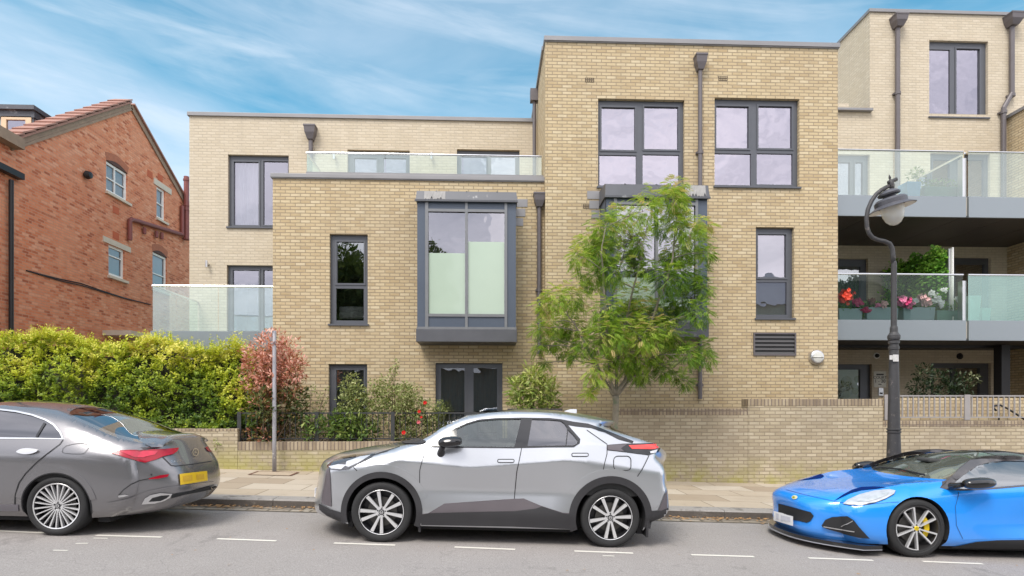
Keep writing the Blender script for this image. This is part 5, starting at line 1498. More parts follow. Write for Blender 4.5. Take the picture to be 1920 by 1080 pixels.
def grid_face(poly, step, holes=(), cuts=()):
    """a flat polygon cut up by a square grid, with polygonal holes; returns verts2d, faces"""
    bm = bmesh.new()
    vs = [bm.verts.new((a, b, 0)) for a, b in poly]
    bm.faces.new(vs)
    x0, x1 = min(p[0] for p in poly), max(p[0] for p in poly); y0, y1 = min(p[1] for p in poly), max(p[1] for p in poly)
    for ax, lo, hi in ((0, x0, x1), (1, y0, y1)):
        k = math.floor(lo / step) * step + step
        while k < hi - 1e-6:
            co = (k, 0, 0) if ax == 0 else (0, k, 0); no = (1, 0, 0) if ax == 0 else (0, 1, 0)
            bmesh.ops.bisect_plane(bm, geom=bm.verts[:] + bm.edges[:] + bm.faces[:], dist=1e-6, plane_co=co, plane_no=no)
            k += step
    for ct in cuts:
        for a, b in zip(ct[:-1], ct[1:]):
            ex0, ex1 = min(a[0], b[0]), max(a[0], b[0]); ey0, ey1 = min(a[1], b[1]) - step * .8, max(a[1], b[1]) + step * .8
            fs = [f for f in bm.faces if ex0 - step < f.calc_center_median().x < ex1 + step and ey0 < f.calc_center_median().y < ey1]
            es = {e for f in fs for e in f.edges}; vv = {v for f in fs for v in f.verts}
            bmesh.ops.bisect_plane(bm, geom=list(vv) + list(es) + fs, dist=1e-5, plane_co=(a[0], a[1], 0), plane_no=(-(b[1] - a[1]), b[0] - a[0], 0))
    for h in holes:
        hx0, hx1 = min(p[0] for p in h) - step, max(p[0] for p in h) + step; hy0, hy1 = min(p[1] for p in h) - step, max(p[1] for p in h) + step
        for i in range(len(h)):
            a, b = h[i], h[(i + 1) % len(h)]
            d = Vector((b[0] - a[0], b[1] - a[1], 0))
            if d.length < 1e-7: continue
            ex0, ex1 = min(a[0], b[0]) - step, max(a[0], b[0]) + step; ey0, ey1 = min(a[1], b[1]) - step, max(a[1], b[1]) + step
            fs = []
            for f in bm.faces:
                c = f.calc_center_median()
                if ex0 < c.x < ex1 and ey0 < c.y < ey1: fs.append(f)
            es = {e for f in fs for e in f.edges}; vv = {v for f in fs for v in f.verts}
            bmesh.ops.bisect_plane(bm, geom=list(vv) + list(es) + fs, dist=1e-6, plane_co=(a[0], a[1], 0), plane_no=(-d.y, d.x, 0))
        kill = []
        for f in bm.faces:
            c = f.calc_center_median()
            if hx0 < c.x < hx1 and inpoly((c.x, c.y), h): kill.append(f)
        bmesh.ops.delete(bm, geom=kill, context="FACES")
    bm.verts.index_update()
    V = [(v.co.x, v.co.y) for v in bm.verts]; F = [tuple(v.index for v in f.verts) for f in bm.faces]
    bm.free()
    return V, F

def smooth_poly(pts, closed=False, k=4):
    """Catmull-Rom through the points"""
    out = []; n = len(pts)
    rng_ = range(n if closed else n - 1)
    for i in rng_:
        p0 = pts[(i - 1) % n] if closed or i > 0 else pts[0]; p1 = pts[i]; p2 = pts[(i + 1) % n]; p3 = pts[(i + 2) % n] if closed or i + 2 < n else pts[-1]
        for j in range(k):
            t = j / k
            out.append(tuple(.5 * (2*b + (c - a) * t + (2*a - 5*b + 4*c - d) * t*t + (-a + 3*b - 3*c + d) * t**3) for a, b, c, d in zip(p0, p1, p2, p3)))
    if not closed: out.append(tuple(pts[-1]))
    return out

def paint(name, c, metal, rough, flake=0.05):
    m, nt, out = new_mat(name)
    p = objc(nt)
    dirt = noise(nt, p, 2.2, 5)
    z = nd(nt, "ShaderNodeSeparateXYZ", {0: p}).outputs[2]
    low = nd(nt, "ShaderNodeMapRange", {0: z, 1: .18, 2: .55, 3: .35, 4: 0.0}).outputs[0]
    col = mixc(nt, math_(nt, "MULTIPLY", low, dirt), c, (.25, .22, .18))
    b = nd(nt, "ShaderNodeBsdfPrincipled", {"Base Color": col, "Metallic": metal, "Roughness": rough, "Coat Weight": 1.0, "Coat Roughness": .03, "Specular IOR Level": .5})
    if metal > .2:
        fl = nd(nt, "ShaderNodeBump", {"Strength": flake, "Distance": .001, "Height": noise(nt, p, 900, 1)}); nt.links.new(fl.outputs[0], b.inputs["Normal"])
    nt.links.new(b.outputs[0], out.inputs[0])
    return m
TYRE = simple("tyre_rubber", (.022, .022, .023), .75, 0, .25, 10, .002, 120)
GLOSSB = simple("gloss_black_trim", (.012, .012, .014), .12, 0, .1, 4, coat=.5)
CLAD = simple("black_cladding", (.03, .029, .032), .55, 0, .15, 6, .0008, 300)
CLAD2 = simple("dark_grey_cladding", (.12, .105, .115), .45, .1, .1, 6)
SEAM = simple("panel_gap", (.02, .02, .022), .8)
DARKIN = simple("car_interior", (.05, .05, .05), .8, 0, .2, 4)
MACH = simple("machined_alloy", (.80, .80, .81), .30, .6, .05, 10)
ALLOYD = simple("dark_alloy", (.03, .03, .034), .35, .4, .1, 10)
DISC = simple("brake_disc_steel", (.10, .095, .09), .45, .8, .2, 20)
REDL = simple("red_lens", (.36, .004, .02), .2, 0, .3, 9, coat=.25)
REDB = simple("bright_red_lens", (.9, .04, .03), .1, 0, .1, 6, coat=1.0)
CLEARL = simple("clear_lens", (.62, .63, .66), .06, .35, .35, 14, coat=1.0)
DARKL = simple("lamp_inside_dark", (.10, .10, .11), .12, .5, .5, 30, coat=1.0)
CARGLASS = glass("car_glass", (.50, .58, .55), .12, 0, (.95, 1, .98))
TINTG = glass("tinted_car_glass", (.10, .10, .11), .16, 0, (.95, .95, 1))
SCREENG = glass("windscreen_glass", (.74, .80, .74), .16, 0, (.95, 1, .98))
YPLATE = simple("yellow_plate", (.80, .52, .02), .4, 0, .06, 10)
WPLATE = simple("white_plate", (.72, .72, .74), .4, 0, .05, 10)
BLUR = simple("worn_plate_marks", (.66, .40, .03), .6, 0, .2, 40)
BLURW = simple("plate_marks_grey", (.52, .52, .58), .6, 0, .2, 40)

class Car:
    def __init__(s, name, label, axle_px, Yn, W, wb, front_axle=True, sink=0.0, roll=0.0):
        s.W, s.wb = W, wb
        p = at(axle_px[0], axle_px[1], Yn)
        a = math.atan(SL) + roll
        s.root = empty(name, (0, 0, 0), label, "car")
        x = p.x if front_axle else p.x - wb * math.cos(a)
        s.root.rotation_euler = (0, a, 0)
        s.root.location = (x, Yn + W, road_z(x) - sink)
        s.M = world_of(s.root); s.Mi = s.M.inverted()
        s.eye = s.Mi @ EYE; s.D3 = s.Mi.to_3x3()
        s.rails, s.plan, s.twin = [], [(-9, 1), (9, 1)], {}
        s.Epoly = []; s.rr = .05; s.linear = False; s.cuts = []
    def loc(s, px, py, v):
        q = s.Mi @ at(px, py, s.root.location.y + v)
        return q.x, q.z
    def S0(s, u, z):
        zs = [tab(r[0], u) for r in s.rails]; ws = [tab(r[1], u) for r in s.rails]
        for i in range(1, len(zs)):
            if zs[i] <= zs[i-1] + .004: zs[i] = zs[i-1] + .004
        if s.linear: return sum(lerp_tab(zs, ws, z + q) for q in (-.016, -.008, 0, .008, .016)) / 5 * tab(s.plan, u)
        return pchip(zs, ws, z) * tab(s.plan, u)
    def S(s, u, z):
        w = s.S0(u, z)
        if s.Epoly:
            d = 9.0
            for (a, b) in zip(s.Epoly[:-1], s.Epoly[1:]):
                if min(a[0], b[0]) - .12 > u or max(a[0], b[0]) + .12 < u: continue
                dx, dz = b[0] - a[0], b[1] - a[1]; L2 = dx*dx + dz*dz
                if L2 < 1e-12: continue
                t = max(0, min(1, ((u - a[0]) * dx + (z - a[1]) * dz) / L2))
                d = min(d, math.hypot(u - a[0] - dx * t, z - a[1] - dz * t))
            r = s.rr if not isinstance(s.rr, list) else tab(s.rr, u)
            if d < r: w -= r * .75 * (1 - math.sqrt(max(0, 1 - (1 - d / r) ** 2)))
        return w
    def side_loc(s, px, py):
        v = -s.W
        for _ in range(4):
            u, z = s.loc(px, py, v); v = -s.S(u, z)
        return u, z
    def side_poly(s, pts, smooth=0, closed=True):
        q = [s.side_loc(*p) for p in pts]
        return smooth_poly(q, closed, smooth) if smooth else q
    def mesh(s, name, V, F, mat, parent=None, smooth=True, ang=32, mats=None, midx=None):
        o = mesh_obj(name, V, F, mat, parent or s.root, smooth, loc=(0, 0, 0), mats=mats, midx=midx)
        if smooth: o.data.set_sharp_from_angle(angle=R(ang))
        return o
    def mb(s, b, name, mat, parent=None, smooth=False, bevel=0):
        o = mesh_obj(name, b.v, b.f, mat, parent or s.root, smooth, loc=(0, 0, 0))
        if smooth: o.data.set_sharp_from_angle(angle=R(40))
        if bevel:
            m = o.modifiers.new("bevel", "BEVEL"); m.width = bevel; m.segments = 2; m.limit_method = "ANGLE"
        return o
    # ---- main shell
    def shell(s, rows, arches, sill_z, windows, screen_rows, paint_, roof_mat=None, roof_rows=None, gap=.93, step=.05, glass_mats=None, gapb=.90):
        """rows: [(E(u,z), C(u,z), p)] from the front foot over the top to the rear foot"""
        dense, ridx = [], []
        for i in range(len(rows) - 1):
            a, b = rows[i], rows[i + 1]
            L = max(math.dist(a[0], b[0]), math.dist(a[1], b[1])); k = max(1, int(L / .04))
            ridx.append(len(dense))
            for j in range(k):
                t = j / k
                mix = lambda q: tuple(x + (y - x) * t for x, y in zip(a[q], b[q]))
                dense.append((mix(0), mix(1), a[2] + (b[2] - a[2]) * t))
        ridx.append(len(dense)); dense.append(rows[-1])
        # smooth the dense rows a little
        for _ in range(2):
            nd_ = [dense[0]]
            for i in range(1, len(dense) - 1):
                if i in s.keep(ridx): nd_.append(dense[i]); continue
                f = lambda q: tuple((x + 2 * y + z_) / 4 for x, y, z_ in zip(dense[i-1][q], dense[i][q], dense[i+1][q]))
                nd_.append((f(0), f(1), dense[i][2]))
            nd_.append(dense[-1]); dense = nd_
        s.Epoly = [d[0] for d in dense]
        E = s.Epoly
        foot = [E[0]]
        bottom = []
        for (cu, cz, r) in arches[::-1]:
            a0 = math.asin(max(-1, min(1, (sill_z - cz) / r)))
            arc = [(cu + r * math.cos(a), cz + r * math.sin(a)) for a in np.linspace(a0, math.pi - a0, 28)]
            bottom += arc
        outline = list(E) + bottom
        V, F = grid_face(outline, step, windows, s.cuts)
        V3 = [(u, -s.S(u, z), z) for u, z in V]
        n = len(V3)
        VV = V3 + [(a, -b, c) for a, b, c in V3]
        FF = list(F) + [tuple(i + n for i in reversed(f)) for f in F]
        FF = FF
        mi = [0] * len(FF)
        gv, gf, g2v, g2f = [], [], [], []
        M_ = 30
        ts = [math.sin(math.pi / 2 * (2 * j / M_ - 1)) for j in range(M_ + 1)]
        base = len(VV); ws = [s.S(*d[0]) for d in dense]
        for (e, c, p), w in zip(dense, ws):
            for t in ts:
                f = 1 - abs(t) ** p
                VV.append((e[0] + (c[0] - e[0]) * f, t * w, e[1] + (c[1] - e[1]) * f))
        body_f, mats_i, glass_sets = [], [], {}
        rr0, rr1 = (ridx[roof_rows[0]], ridx[roof_rows[1]]) if roof_rows else (10**6, 10**6)
        holes = []
        for k, (a, b, gm_, g) in enumerate(screen_rows): holes.append((ridx[a], ridx[b], gm_, g))
        for i in range(len(dense) - 1):
            for j in range(M_):
                f = (base + i * (M_+1) + j, base + i * (M_+1) + j + 1, base + (i+1) * (M_+1) + j + 1, base + (i+1) * (M_+1) + j)
                tm = (ts[j] + ts[j+1]) / 2
                hit = None
                for k, (a, b, gm_, g) in enumerate(holes):
                    if a <= i < b and abs(tm) < g: hit = k
                if hit is not None: glass_sets.setdefault(hit, []).append(f)
                else:
                    FF.append(tuple(reversed(f))); mi.append(1 if (rr0 <= i < rr1) else 0)
        bm = bmesh.new()
        bv = [bm.verts.new(v) for v in VV]
        for f, m in zip(FF, mi):
            try:
                fc = bm.faces.new([bv[i] for i in f]); fc.material_index = m; fc.smooth = True
            except ValueError: pass
        bmesh.ops.remove_doubles(bm, verts=bm.verts[:], dist=.0008)
        bmesh.ops.recalc_face_normals(bm, faces=bm.faces[:])
        loose = [v for v in bm.verts if not v.link_faces]
        bmesh.ops.delete(bm, geom=loose, context="VERTS")
        me = bpy.data.meshes.new("body"); bm.to_mesh(me); bm.free()
        me.materials.append(paint_); me.materials.append(roof_mat or paint_)
        me.set_sharp_from_angle(angle=R(38))
        s.body = link(bpy.data.objects.new("body", me), s.root)
        for k, fs in glass_sets.items():
            used = sorted({i for f in fs for i in f}); mp_ = {a: b for b, a in enumerate(used)}
            s.mesh(("windscreen", "rear_window")[k], [(VV[i][0], VV[i][1], VV[i][2] - .004) for i in used], [tuple(reversed([mp_[i] for i in f])) for f in fs], holes[k][2])
        # ray target without any holes
        V0, F0 = grid_face(outline, step, (), s.cuts)
        tv = [(u, -s.S(u, z), z) for u, z in V0]; b0 = len(tv); n0 = len(tv)
        tf = list(F0)
        off = len(tv) - 0
        tv += VV[base:]
        for i in range(len(dense) - 1):
            for j in range(M_):
                tf.append((off + i * (M_+1) + j, off + i * (M_+1) + j + 1, off + (i+1) * (M_+1) + j + 1, off + (i+1) * (M_+1) + j))
        s.bvh = BVHTree.FromPolygons([Vector(v) for v in tv], tf)
        # wheel housings and underbody
        b = MB()
        for (cu, cz, r) in arches:
            for sg in (-1, 1):
                ang = np.linspace(-.35, math.pi + .35, 24); ring = []
                for a in ang:
                    u, z = cu + r * math.cos(a), cz + r * math.sin(a)
                    wv = s.S0(u, min(max(z, sill_z), 1.0)) - .004
                    ring.append(((u, sg * wv, z), (cu + (u - cu) * .99, sg * (wv - .32), cz + (z - cz) * .99)))
                vs = [q for pr in ring for q in pr]
                b.add(vs, [(2*i, 2*i+2, 2*i+3, 2*i+1) for i in range(len(ring) - 1)])
                b.add([pr[1] for pr in ring], [tuple(range(len(ring)))])
        u0, u1 = dense[0][0][0] + .12, dense[-1][0][0] - .12
        a1, a2 = arches[0], arches[1]
        for ua, ub in ((u0, a1[0] - a1[2]), (a1[0] + a1[2], a2[0] - a2[2]), (a2[0] + a2[2], u1)):
            b.box(ua, ub, -s.W * .82, s.W * .82, sill_z - .06, sill_z + .12)
        b.box(u0, u1, -s.W * .5, s.W * .5, sill_z - .065, sill_z + .1)
        s.mb(b, "underbody", SEAM)
        s.dense = dense
        # dark trim inside the doors and pillars
        us = [d[0][0] for d in dense]
        zb = sill_z + .3
        top = [d[0] for d in dense if d[0][1] > zb + .2]
        lin = [(u, z - .035) for u, z in top if arches[0][0] + .45 < u < arches[1][0] + .35]
        if len(lin) > 3:
            s.panel("trim_lining", lin + [(lin[-1][0], zb + .1), (lin[0][0], zb + .1)], DARKIN, -.045, holes=windows, lip=False)
    def keep(s, ridx): return getattr(s, "sharp_rows", set())
    # ---- parts laid on the side surface
    def panel(s, name, poly, mat, off=.003, holes=(), parent=None, mirror=True, step=.05, lip=True):
        V, F = grid_face(poly, step, holes, s.cuts)
        VV = [(u, -s.S(u, z) - off, z) for u, z in V]; FF = list(F)
        if lip:
            n0 = len(VV); P = len(poly)
            idx = {}
            loop = [(u, -s.S(u, z) - off, z) for u, z in poly] + [(u, -s.S(u, z) + .004, z) for u, z in poly]
            VV += loop; FF += [(n0 + i, n0 + (i + 1) % P, n0 + P + (i + 1) % P, n0 + P + i) for i in range(P)]
        def one(VV, sg, par):
            bm = bmesh.new(); bv = [bm.verts.new((a, b * sg, c)) for a, b, c in VV]
            for f in FF:
                try: bm.faces.new([bv[i] for i in f]).smooth = True
                except ValueError: pass
            for f in bm.faces:
                f.normal_update(); c = f.calc_center_median()
                if f.normal.y * c.y < 0: f.normal_flip()
            me = bpy.data.meshes.new(name); bm.to_mesh(me); bm.free(); me.materials.append(mat); me.set_sharp_from_angle(angle=R(35))
            return link(bpy.data.objects.new(name, me), par or s.root)
        o = one(VV, 1, parent)
        if mirror: s.twin[o.name] = one(VV, -1, s.twin.get(parent.name, parent) if parent else None)
        return o
    def ribbon(s, name, pts, width, mat, off=.005, parent=None, mirror=True):
        d = []
        for a, c in zip(pts[:-1], pts[1:]):
            k = max(1, int(math.dist(a, c) / .03))
            d += [(a[0] + (c[0] - a[0]) * j / k, a[1] + (c[1] - a[1]) * j / k) for j in range(k)]
        d.append(pts[-1])
        b = MB(); vs = []
        for i, p in enumerate(d):
            q0, q1 = d[max(0, i-1)], d[min(len(d)-1, i+1)]
            t = (q1[0] - q0[0], q1[1] - q0[1]); L = math.hypot(*t) or 1; nx, nz = -t[1] / L * width / 2, t[0] / L * width / 2
            for sg in (1, -1):
                u, z = p[0] + nx * sg, p[1] + nz * sg
                vs.append((u, -s.S(u, z) - off, z))
        fs = [(2*i, 2*i+1, 2*i+3, 2*i+2) for i in range(len(d) - 1)]
        b.add(vs, fs)
        o = s.mb(b, name, mat, parent)
        if mirror: s.mb(MB().add([(a, -y, c) for a, y, c in vs], fs), name, mat, s.twin.get(parent.name, parent) if parent else None)
        return o
    def hit(s, px, py):
        d = s.D3 @ ray(px, py); h = s.bvh.ray_cast(s.eye, d.normalized())
        return h[0], d.normalized(), h[1]
    def cpatch(s, name, poly, mat, off=.004, step=5, parent=None, holes=(), smooth=0, mirror=False):
        """a part traced in the picture and laid on the body surface; optional twin on the far side"""
        if smooth: poly = smooth_poly(poly, True, smooth)
        V, F = grid_face(poly, step, holes)
        H = [s.hit(*v) for v in V]
        ok = [(h[0] - s.eye).length for h in H if h[0] is not None]
        if not ok: print("patch missed", name); return None
        VV = []
        for (v, h) in zip(V, H):
            if h[0] is not None: n = h[2] if h[2].dot(h[1]) < 0 else -h[2]; VV.append(h[0] + n * off - h[1] * off * .5)
            else: VV.append(None)
        FF = [f for f in F if all(VV[i] is not None for i in f)]
        used = sorted({i for f in FF for i in f}); rm = {a: b for b, a in enumerate(used)}
        VV = [VV[i] for i in used]; FF = [tuple(rm[i] for i in f) for f in FF]
        if not FF: print("patch missed", name); return None
        o = s.mesh(name, VV, FF, mat, parent)
        if mirror:
            s.twin[o.name] = s.mesh(name, [Vector((a.x, -a.y, a.z)) for a in VV], [tuple(reversed(f)) for f in FF], mat, s.twin.get(parent.name, parent) if parent else None)
        return o
    def wheel(s, u, R_, W_, spokes, face, pocket, arcs=(), cap=None, cap_mat=None, caliper=None, rimr=.735, hub=.05, side=-1, inset=.012, lip=None, taper=True, face_in=.0):
        out_y = side * (s.W - inset)
        tw = W_ / 2
        cy = out_y - side * tw
        sg = side
        def yy(q): return cy + sg * q
        b = MB(); rr = rimr * R_
        b.lathe([(rr * .97, yy(tw * .80)), (rr * 1.02, yy(tw * .88)), (R_ * .82, yy(tw * .985)), (R_ * .90, yy(tw)), (R_ * .955, yy(tw * .93)), (R_ * .985, yy(tw * .80)), (R_, yy(tw * .6)), (R_, yy(-tw * .6)), (R_ * .985, yy(-tw * .8)), (R_ * .9, yy(-tw)), (rr, yy(-tw * .8))], 56, "y", (u, 0, R_))
        for g in (-.45, -.15, .15, .45):   # tread grooves
            b.lathe([(R_ + .001, yy(tw * g - .004)), (R_ + .0012, yy(tw * g + .004))], 56, "y", (u, 0, R_))
        wh = s.mb(b, "wheel", TYRE, smooth=True)
        b = MB()
        b.lathe([(rr * 1.035, yy(tw * .885)), (rr * 1.01, yy(tw * .93)), (rr * .955, yy(tw * .90)), (rr * .94, yy(tw * .7)), (rr * .90, yy(-tw * .2)), (rr * .88, yy(-tw * .75))], 56, "y", (u, 0, R_))
        b.lathe([(.001, yy(-tw * .1)), (rr * .89, yy(-tw * .1))], 40, "y", (u, 0, R_))
        s.mb(b, "rim", pocket, wh, smooth=True)
        b = MB(); yf, yb_ = yy(tw * .86), yy(tw * .55)
        def spoke(a, r0, r1, w0, w1, sk=0.0):
            ca, sa = math.cos(a), math.sin(a)
            yr = lambda r: tw * (.80 + .08 * (r / rr)) - face_in * (1 - r / rr)
            P = []
            for r, w, sh in ((r0, w0, 0), (r1, w1, sk)):
                for e in (-1, 1):
                    cx, cz = r * ca - sa * (e * w / 2 + sh), r * sa + ca * (e * w / 2 + sh)
                    P.append((u + cx, r, R_ + cz))
            v = [(x, yy(yr(r)), z) for x, r, z in P] + [(x, yy(yr(r) - .035), z) for x, r, z in P]
            b.add(v, [(0, 1, 3, 2), (4, 6, 7, 5), (0, 2, 6, 4), (1, 5, 7, 3), (0, 4, 5, 1), (2, 3, 7, 6)])
        for sp in spokes: spoke(*sp)
        for (a0, a1, r_, w_) in arcs:
            an = np.linspace(a0, a1, 8); vs = []
            for a in an:
                for q in (r_, r_ - w_):
                    vs.append((u + q * math.cos(a), yy(tw * .885), R_ + q * math.sin(a)))
            b.add(vs, [(2*i, 2*i+2, 2*i+3, 2*i+1) for i in range(7)])
        if lip: b.lathe([(rr * 1.03, yy(tw * .89)), (rr * 1.0, yy(tw * .935)), (rr * (1.0 - lip), yy(tw * .905))], 56, "y", (u, 0, R_))
        b.lathe([(hub * 1.5, yy(tw * .60)), (hub * 1.45, yy(tw * .80 - face_in)), (.001, yy(tw * .80 - face_in))], 24, "y", (u, 0, R_))
        s.mb(b, "spokes", face, wh, smooth=True)
        b = MB(); b.lathe([(hub * .8, yy(tw * .79 - face_in)), (hub * .75, yy(tw * .86 - face_in)), (.001, yy(tw * .87 - face_in))], 24, "y", (u, 0, R_)); s.mb(b, "hub_cap", cap_mat or pocket, wh, smooth=True)
        b = MB(); b.lathe([(hub * .5, yy(tw * .872 - face_in)), (hub * .36, yy(tw * .875 - face_in))], 20, "y", (u, 0, R_)); b.box(u - hub * .34, u + hub * .34, yy(tw * .868 - face_in), yy(tw * .872 - face_in), R_ - .003, R_ + .003); s.mb(b, "emblem", cap or face, wh)
        b = MB(); 
        for k in range(5):
            a = k * 2 * math.pi / 5 + .3; b.lathe([(.011, yy(tw * .7)), (.011, yy(tw * .815 - face_in)), (.001, yy(tw * .815 - face_in))], 8, "y", (u + hub * 1.12 * math.cos(a), 0, R_ + hub * 1.12 * math.sin(a)))
        s.mb(b, "wheel_bolts", pocket, wh)
        b = MB(); b.lathe([(.05, yy(tw * .28)), (rr * .66, yy(tw * .28)), (rr * .66, yy(tw * .12))], 40, "y", (u, 0, R_)); s.mb(b, "brake_disc", DISC, wh, smooth=True)
        if caliper:
            b = MB(); an = np.linspace(caliper[1], caliper[2], 8); vs = []
            for a in an:
                for q, y_ in ((rr * .50, tw * .30), (rr * .50, tw * .44), (rr * .72, tw * .44), (rr * .72, tw * .30)):
                    vs.append((u + q * math.cos(a), yy(y_), R_ + q * math.sin(a)))
            b.add(vs, [(4*i + k, 4*i + (k+1) % 4, 4*i + 4 + (k+1) % 4, 4*i + 4 + k) for i in range(7) for k in range(4)] + [(0, 1, 2, 3), (31, 30, 29, 28)])
            s.mb(b, "brake_caliper", caliper[0], wh)
        return wh
    def seats(s, us, z0, zb, zh, w=.46, mat=None, vy=(-.36, .36)):
        for u in us:
            for v in vy:
                b = MB()
                b.box(u - .25, u + .22, v - w / 2, v + w / 2, z0, z0 + .14)
                b.add([(u + .14, v - w / 2, z0 + .08), (u + .27, v - w / 2, z0 + .08), (u + .27, v + w / 2, z0 + .08), (u + .14, v + w / 2, z0 + .08), (u + .33, v - w / 2.5, zb), (u + .42, v - w / 2.5, zb), (u + .42, v + w / 2.5, zb), (u + .33, v + w / 2.5, zb)], [(0, 3, 2, 1), (4, 5, 6, 7), (0, 1, 5, 4), (1, 2, 6, 5), (2, 3, 7, 6), (3, 0, 4, 7)])
                b.box(u + .35, u + .44, v - .12, v + .12, zb + .02, zh)
                s.mb(b, "seat", mat or DARKIN, bevel=.03)
    def cabin(s, u0, u1, z, w):
        b = MB(); b.box(u0, u1, -w, w, z - .04, z); b.box(u0 - .25, u0 + .10, -w, w, z, z + .30)
        o = s.mb(b, "dashboard", DARKIN, bevel=.02)
        return o
    def steering(s, u, v, z, r=.18):
        b = MB(); M = Matrix.Rotation(R(-65), 4, "Y")
        pts = [M @ Vector((r * math.cos(a), r * math.sin(a), 0)) + Vector((u, v, z)) for a in np.linspace(0, 2 * math.pi, 25)]
        b.tube(pts, .016, 8, cap=False); b.tube([Vector((u, v, z)), Vector((u - .25, v, z - .1))], .05, 8)
        for a in (0, 2.1, 4.2): b.tube([Vector((u, v, z)), M @ Vector((r * math.cos(a), r * math.sin(a), 0)) + Vector((u, v, z))], .014, 6)
        s.mb(b, "steering_wheel", DARKIN)
# ================================================================== silver crossover
c = Car("silver_car", "silver coupe-shaped crossover with black wheel-arch cladding, parked in front of the tree", (712.5, 1015), 6.87, .915, 2.645, sink=.0)
silver = c
SILV = paint("silver_paint", (.55, .565, .595), .75, .28, .03)
CREASE = [(-.9, .78), (.0, .89), (.18, .955), (.30, .944), (.45, .931), (.60, .917), (.75, .904), (.90, .890), (.97, .8855), (1.05, .888), (1.20, .903), (1.40, .924), (1.61, .945), (1.85, .971), (2.1, 1.0), (2.7, .95), (3.4, .88)]
c.linear = True
c.cuts = [[(u, tab(CREASE, u) + d) for u in np.arange(.1, 2.31, .1)] for d in (-.018, 0, .018)]
c.rails = [
    ([(-2, .16), (5, .16)], [(-.9, .62), (-.4, .86), (0, .88), (2.6, .88), (3.2, .83), (3.5, .70)]),
    ([(-2, .36), (5, .36)], [(-.9, .66), (-.55, .82), (-.1, .905), (1.3, .895), (2.65, .915), (3.2, .86), (3.5, .73)]),
    ([(-2, .62), (5, .62)], [(-.9, .70), (-.5, .84), (0, .91), (.55, .868), (1.3, .852), (1.9, .856), (2.4, .91), (2.8, .915), (3.2, .86), (3.5, .74)]),
    (CREASE, [(-.9, .70), (-.5, .84), (.1, .900), (.99, .908), (1.6, .905), (2.2, .910), (2.8, .912), (3.2, .85), (3.5, .73)]),
    ([(-.9, .90), (0, 1.06), (.6, 1.125), (1.54, 1.15), (2.25, 1.2), (3.4, 1.05)], [(-.9, .66), (-.3, .77), (.2, .80), (.8, .835), (1.5, .845), (2.3, .84), (2.8, .82), (3.2, .75), (3.5, .66)]),
    ([(-2, 1.50), (5, 1.50)], [(-1, .60), (1, .62), (2, .60), (2.8, .585), (3.5, .58)]),
]
L = c.loc
def sr(px, py, v, C, p=2.6): return (L(px, py, v), C, p)
rows = [sr(640, 977, -.80, (-.80, .20)), sr(606, 962, -.66, (-.92, .22)), sr(599, 952, -.66, (-.95, .30)), sr(603, 937, -.68, (-.94, .42)), sr(611, 905, -.70, (-.91, .60)),
        sr(614, 879, -.70, (-.90, .74)), sr(621, 866, -.70, (-.86, .86)), sr(650, 860, -.74, (-.70, .945)), sr(705, 850, -.78, (-.35, 1.02)), sr(750, 837, -.80, (.05, 1.085)),
        sr(782, 830, -.81, (.22, 1.115)), sr(806, 817, -.76, (.55, 1.24)), sr(828, 802, -.70, (.80, 1.36)), sr(867, 783, -.64, (1.12, 1.48)), sr(897, 776.5, -.62, (1.32, 1.535)), sr(924, 773.5, -.61, (1.5, 1.565)),
        sr(960, 772, -.60, (1.72, 1.58)), sr(1015, 773, -.60, (2.05, 1.575)), sr(1058, 776.5, -.59, (2.35, 1.55)), sr(1100, 783, -.585, (2.62, 1.505)), sr(1133, 789.5, -.58, (2.86, 1.455)),
        sr(1116, 798, -.58, (2.74, 1.40)), sr(1150, 808, -.60, (2.98, 1.30)), sr(1190, 820, -.64, (3.24, 1.18)), sr(1220, 829.5, -.66, (3.43, 1.10)), sr(1238, 833, -.67, (3.52, 1.075)),
        sr(1237, 844, -.68, (3.50, 1.0)), sr(1224, 856, -.72, (3.44, .92)), sr(1242, 868, -.74, (3.45, .84)), sr(1246, 885, -.74, (3.46, .72)), sr(1243, 905, -.73, (3.45, .64)), sr(1250, 915, -.73, (3.46, .56)), sr(1254, 953, -.73, (3.46, .37)), sr(1248, 967, -.75, (3.40, .26)), sr(1216, 980, -.82, (3.2, .21))]
c.rr = .06
fw = [(815, 836.5), (834, 820), (853, 806), (875, 796), (897, 789.5), (930, 786.8), (977, 785.8), (964, 838)]
rw = [(997.5, 786.3), (1030, 787.3), (1051, 789), (1058, 794), (1063.5, 802), (1060, 835), (989, 836)]
qw = [(1065.5, 806), (1076, 817), (1083, 826), (1081, 832), (1074, 835), (1062, 835)]
# arches at the axles
AR = [(0, .345, .405), (c.wb, .345, .415)]
c.Epoly = []
tmpE = [r_[0] for r_ in rows]; c.Epoly = tmpE
FW, RW, QW = c.side_poly(fw), c.side_poly(rw), c.side_poly(qw)
c.sharp_rows = set()
c.shell(rows, AR, .20, [FW, RW, QW], [(10, 15, SCREENG, .90), (21, 24, TINTG, .86)], SILV, SILV, None, step=.035)
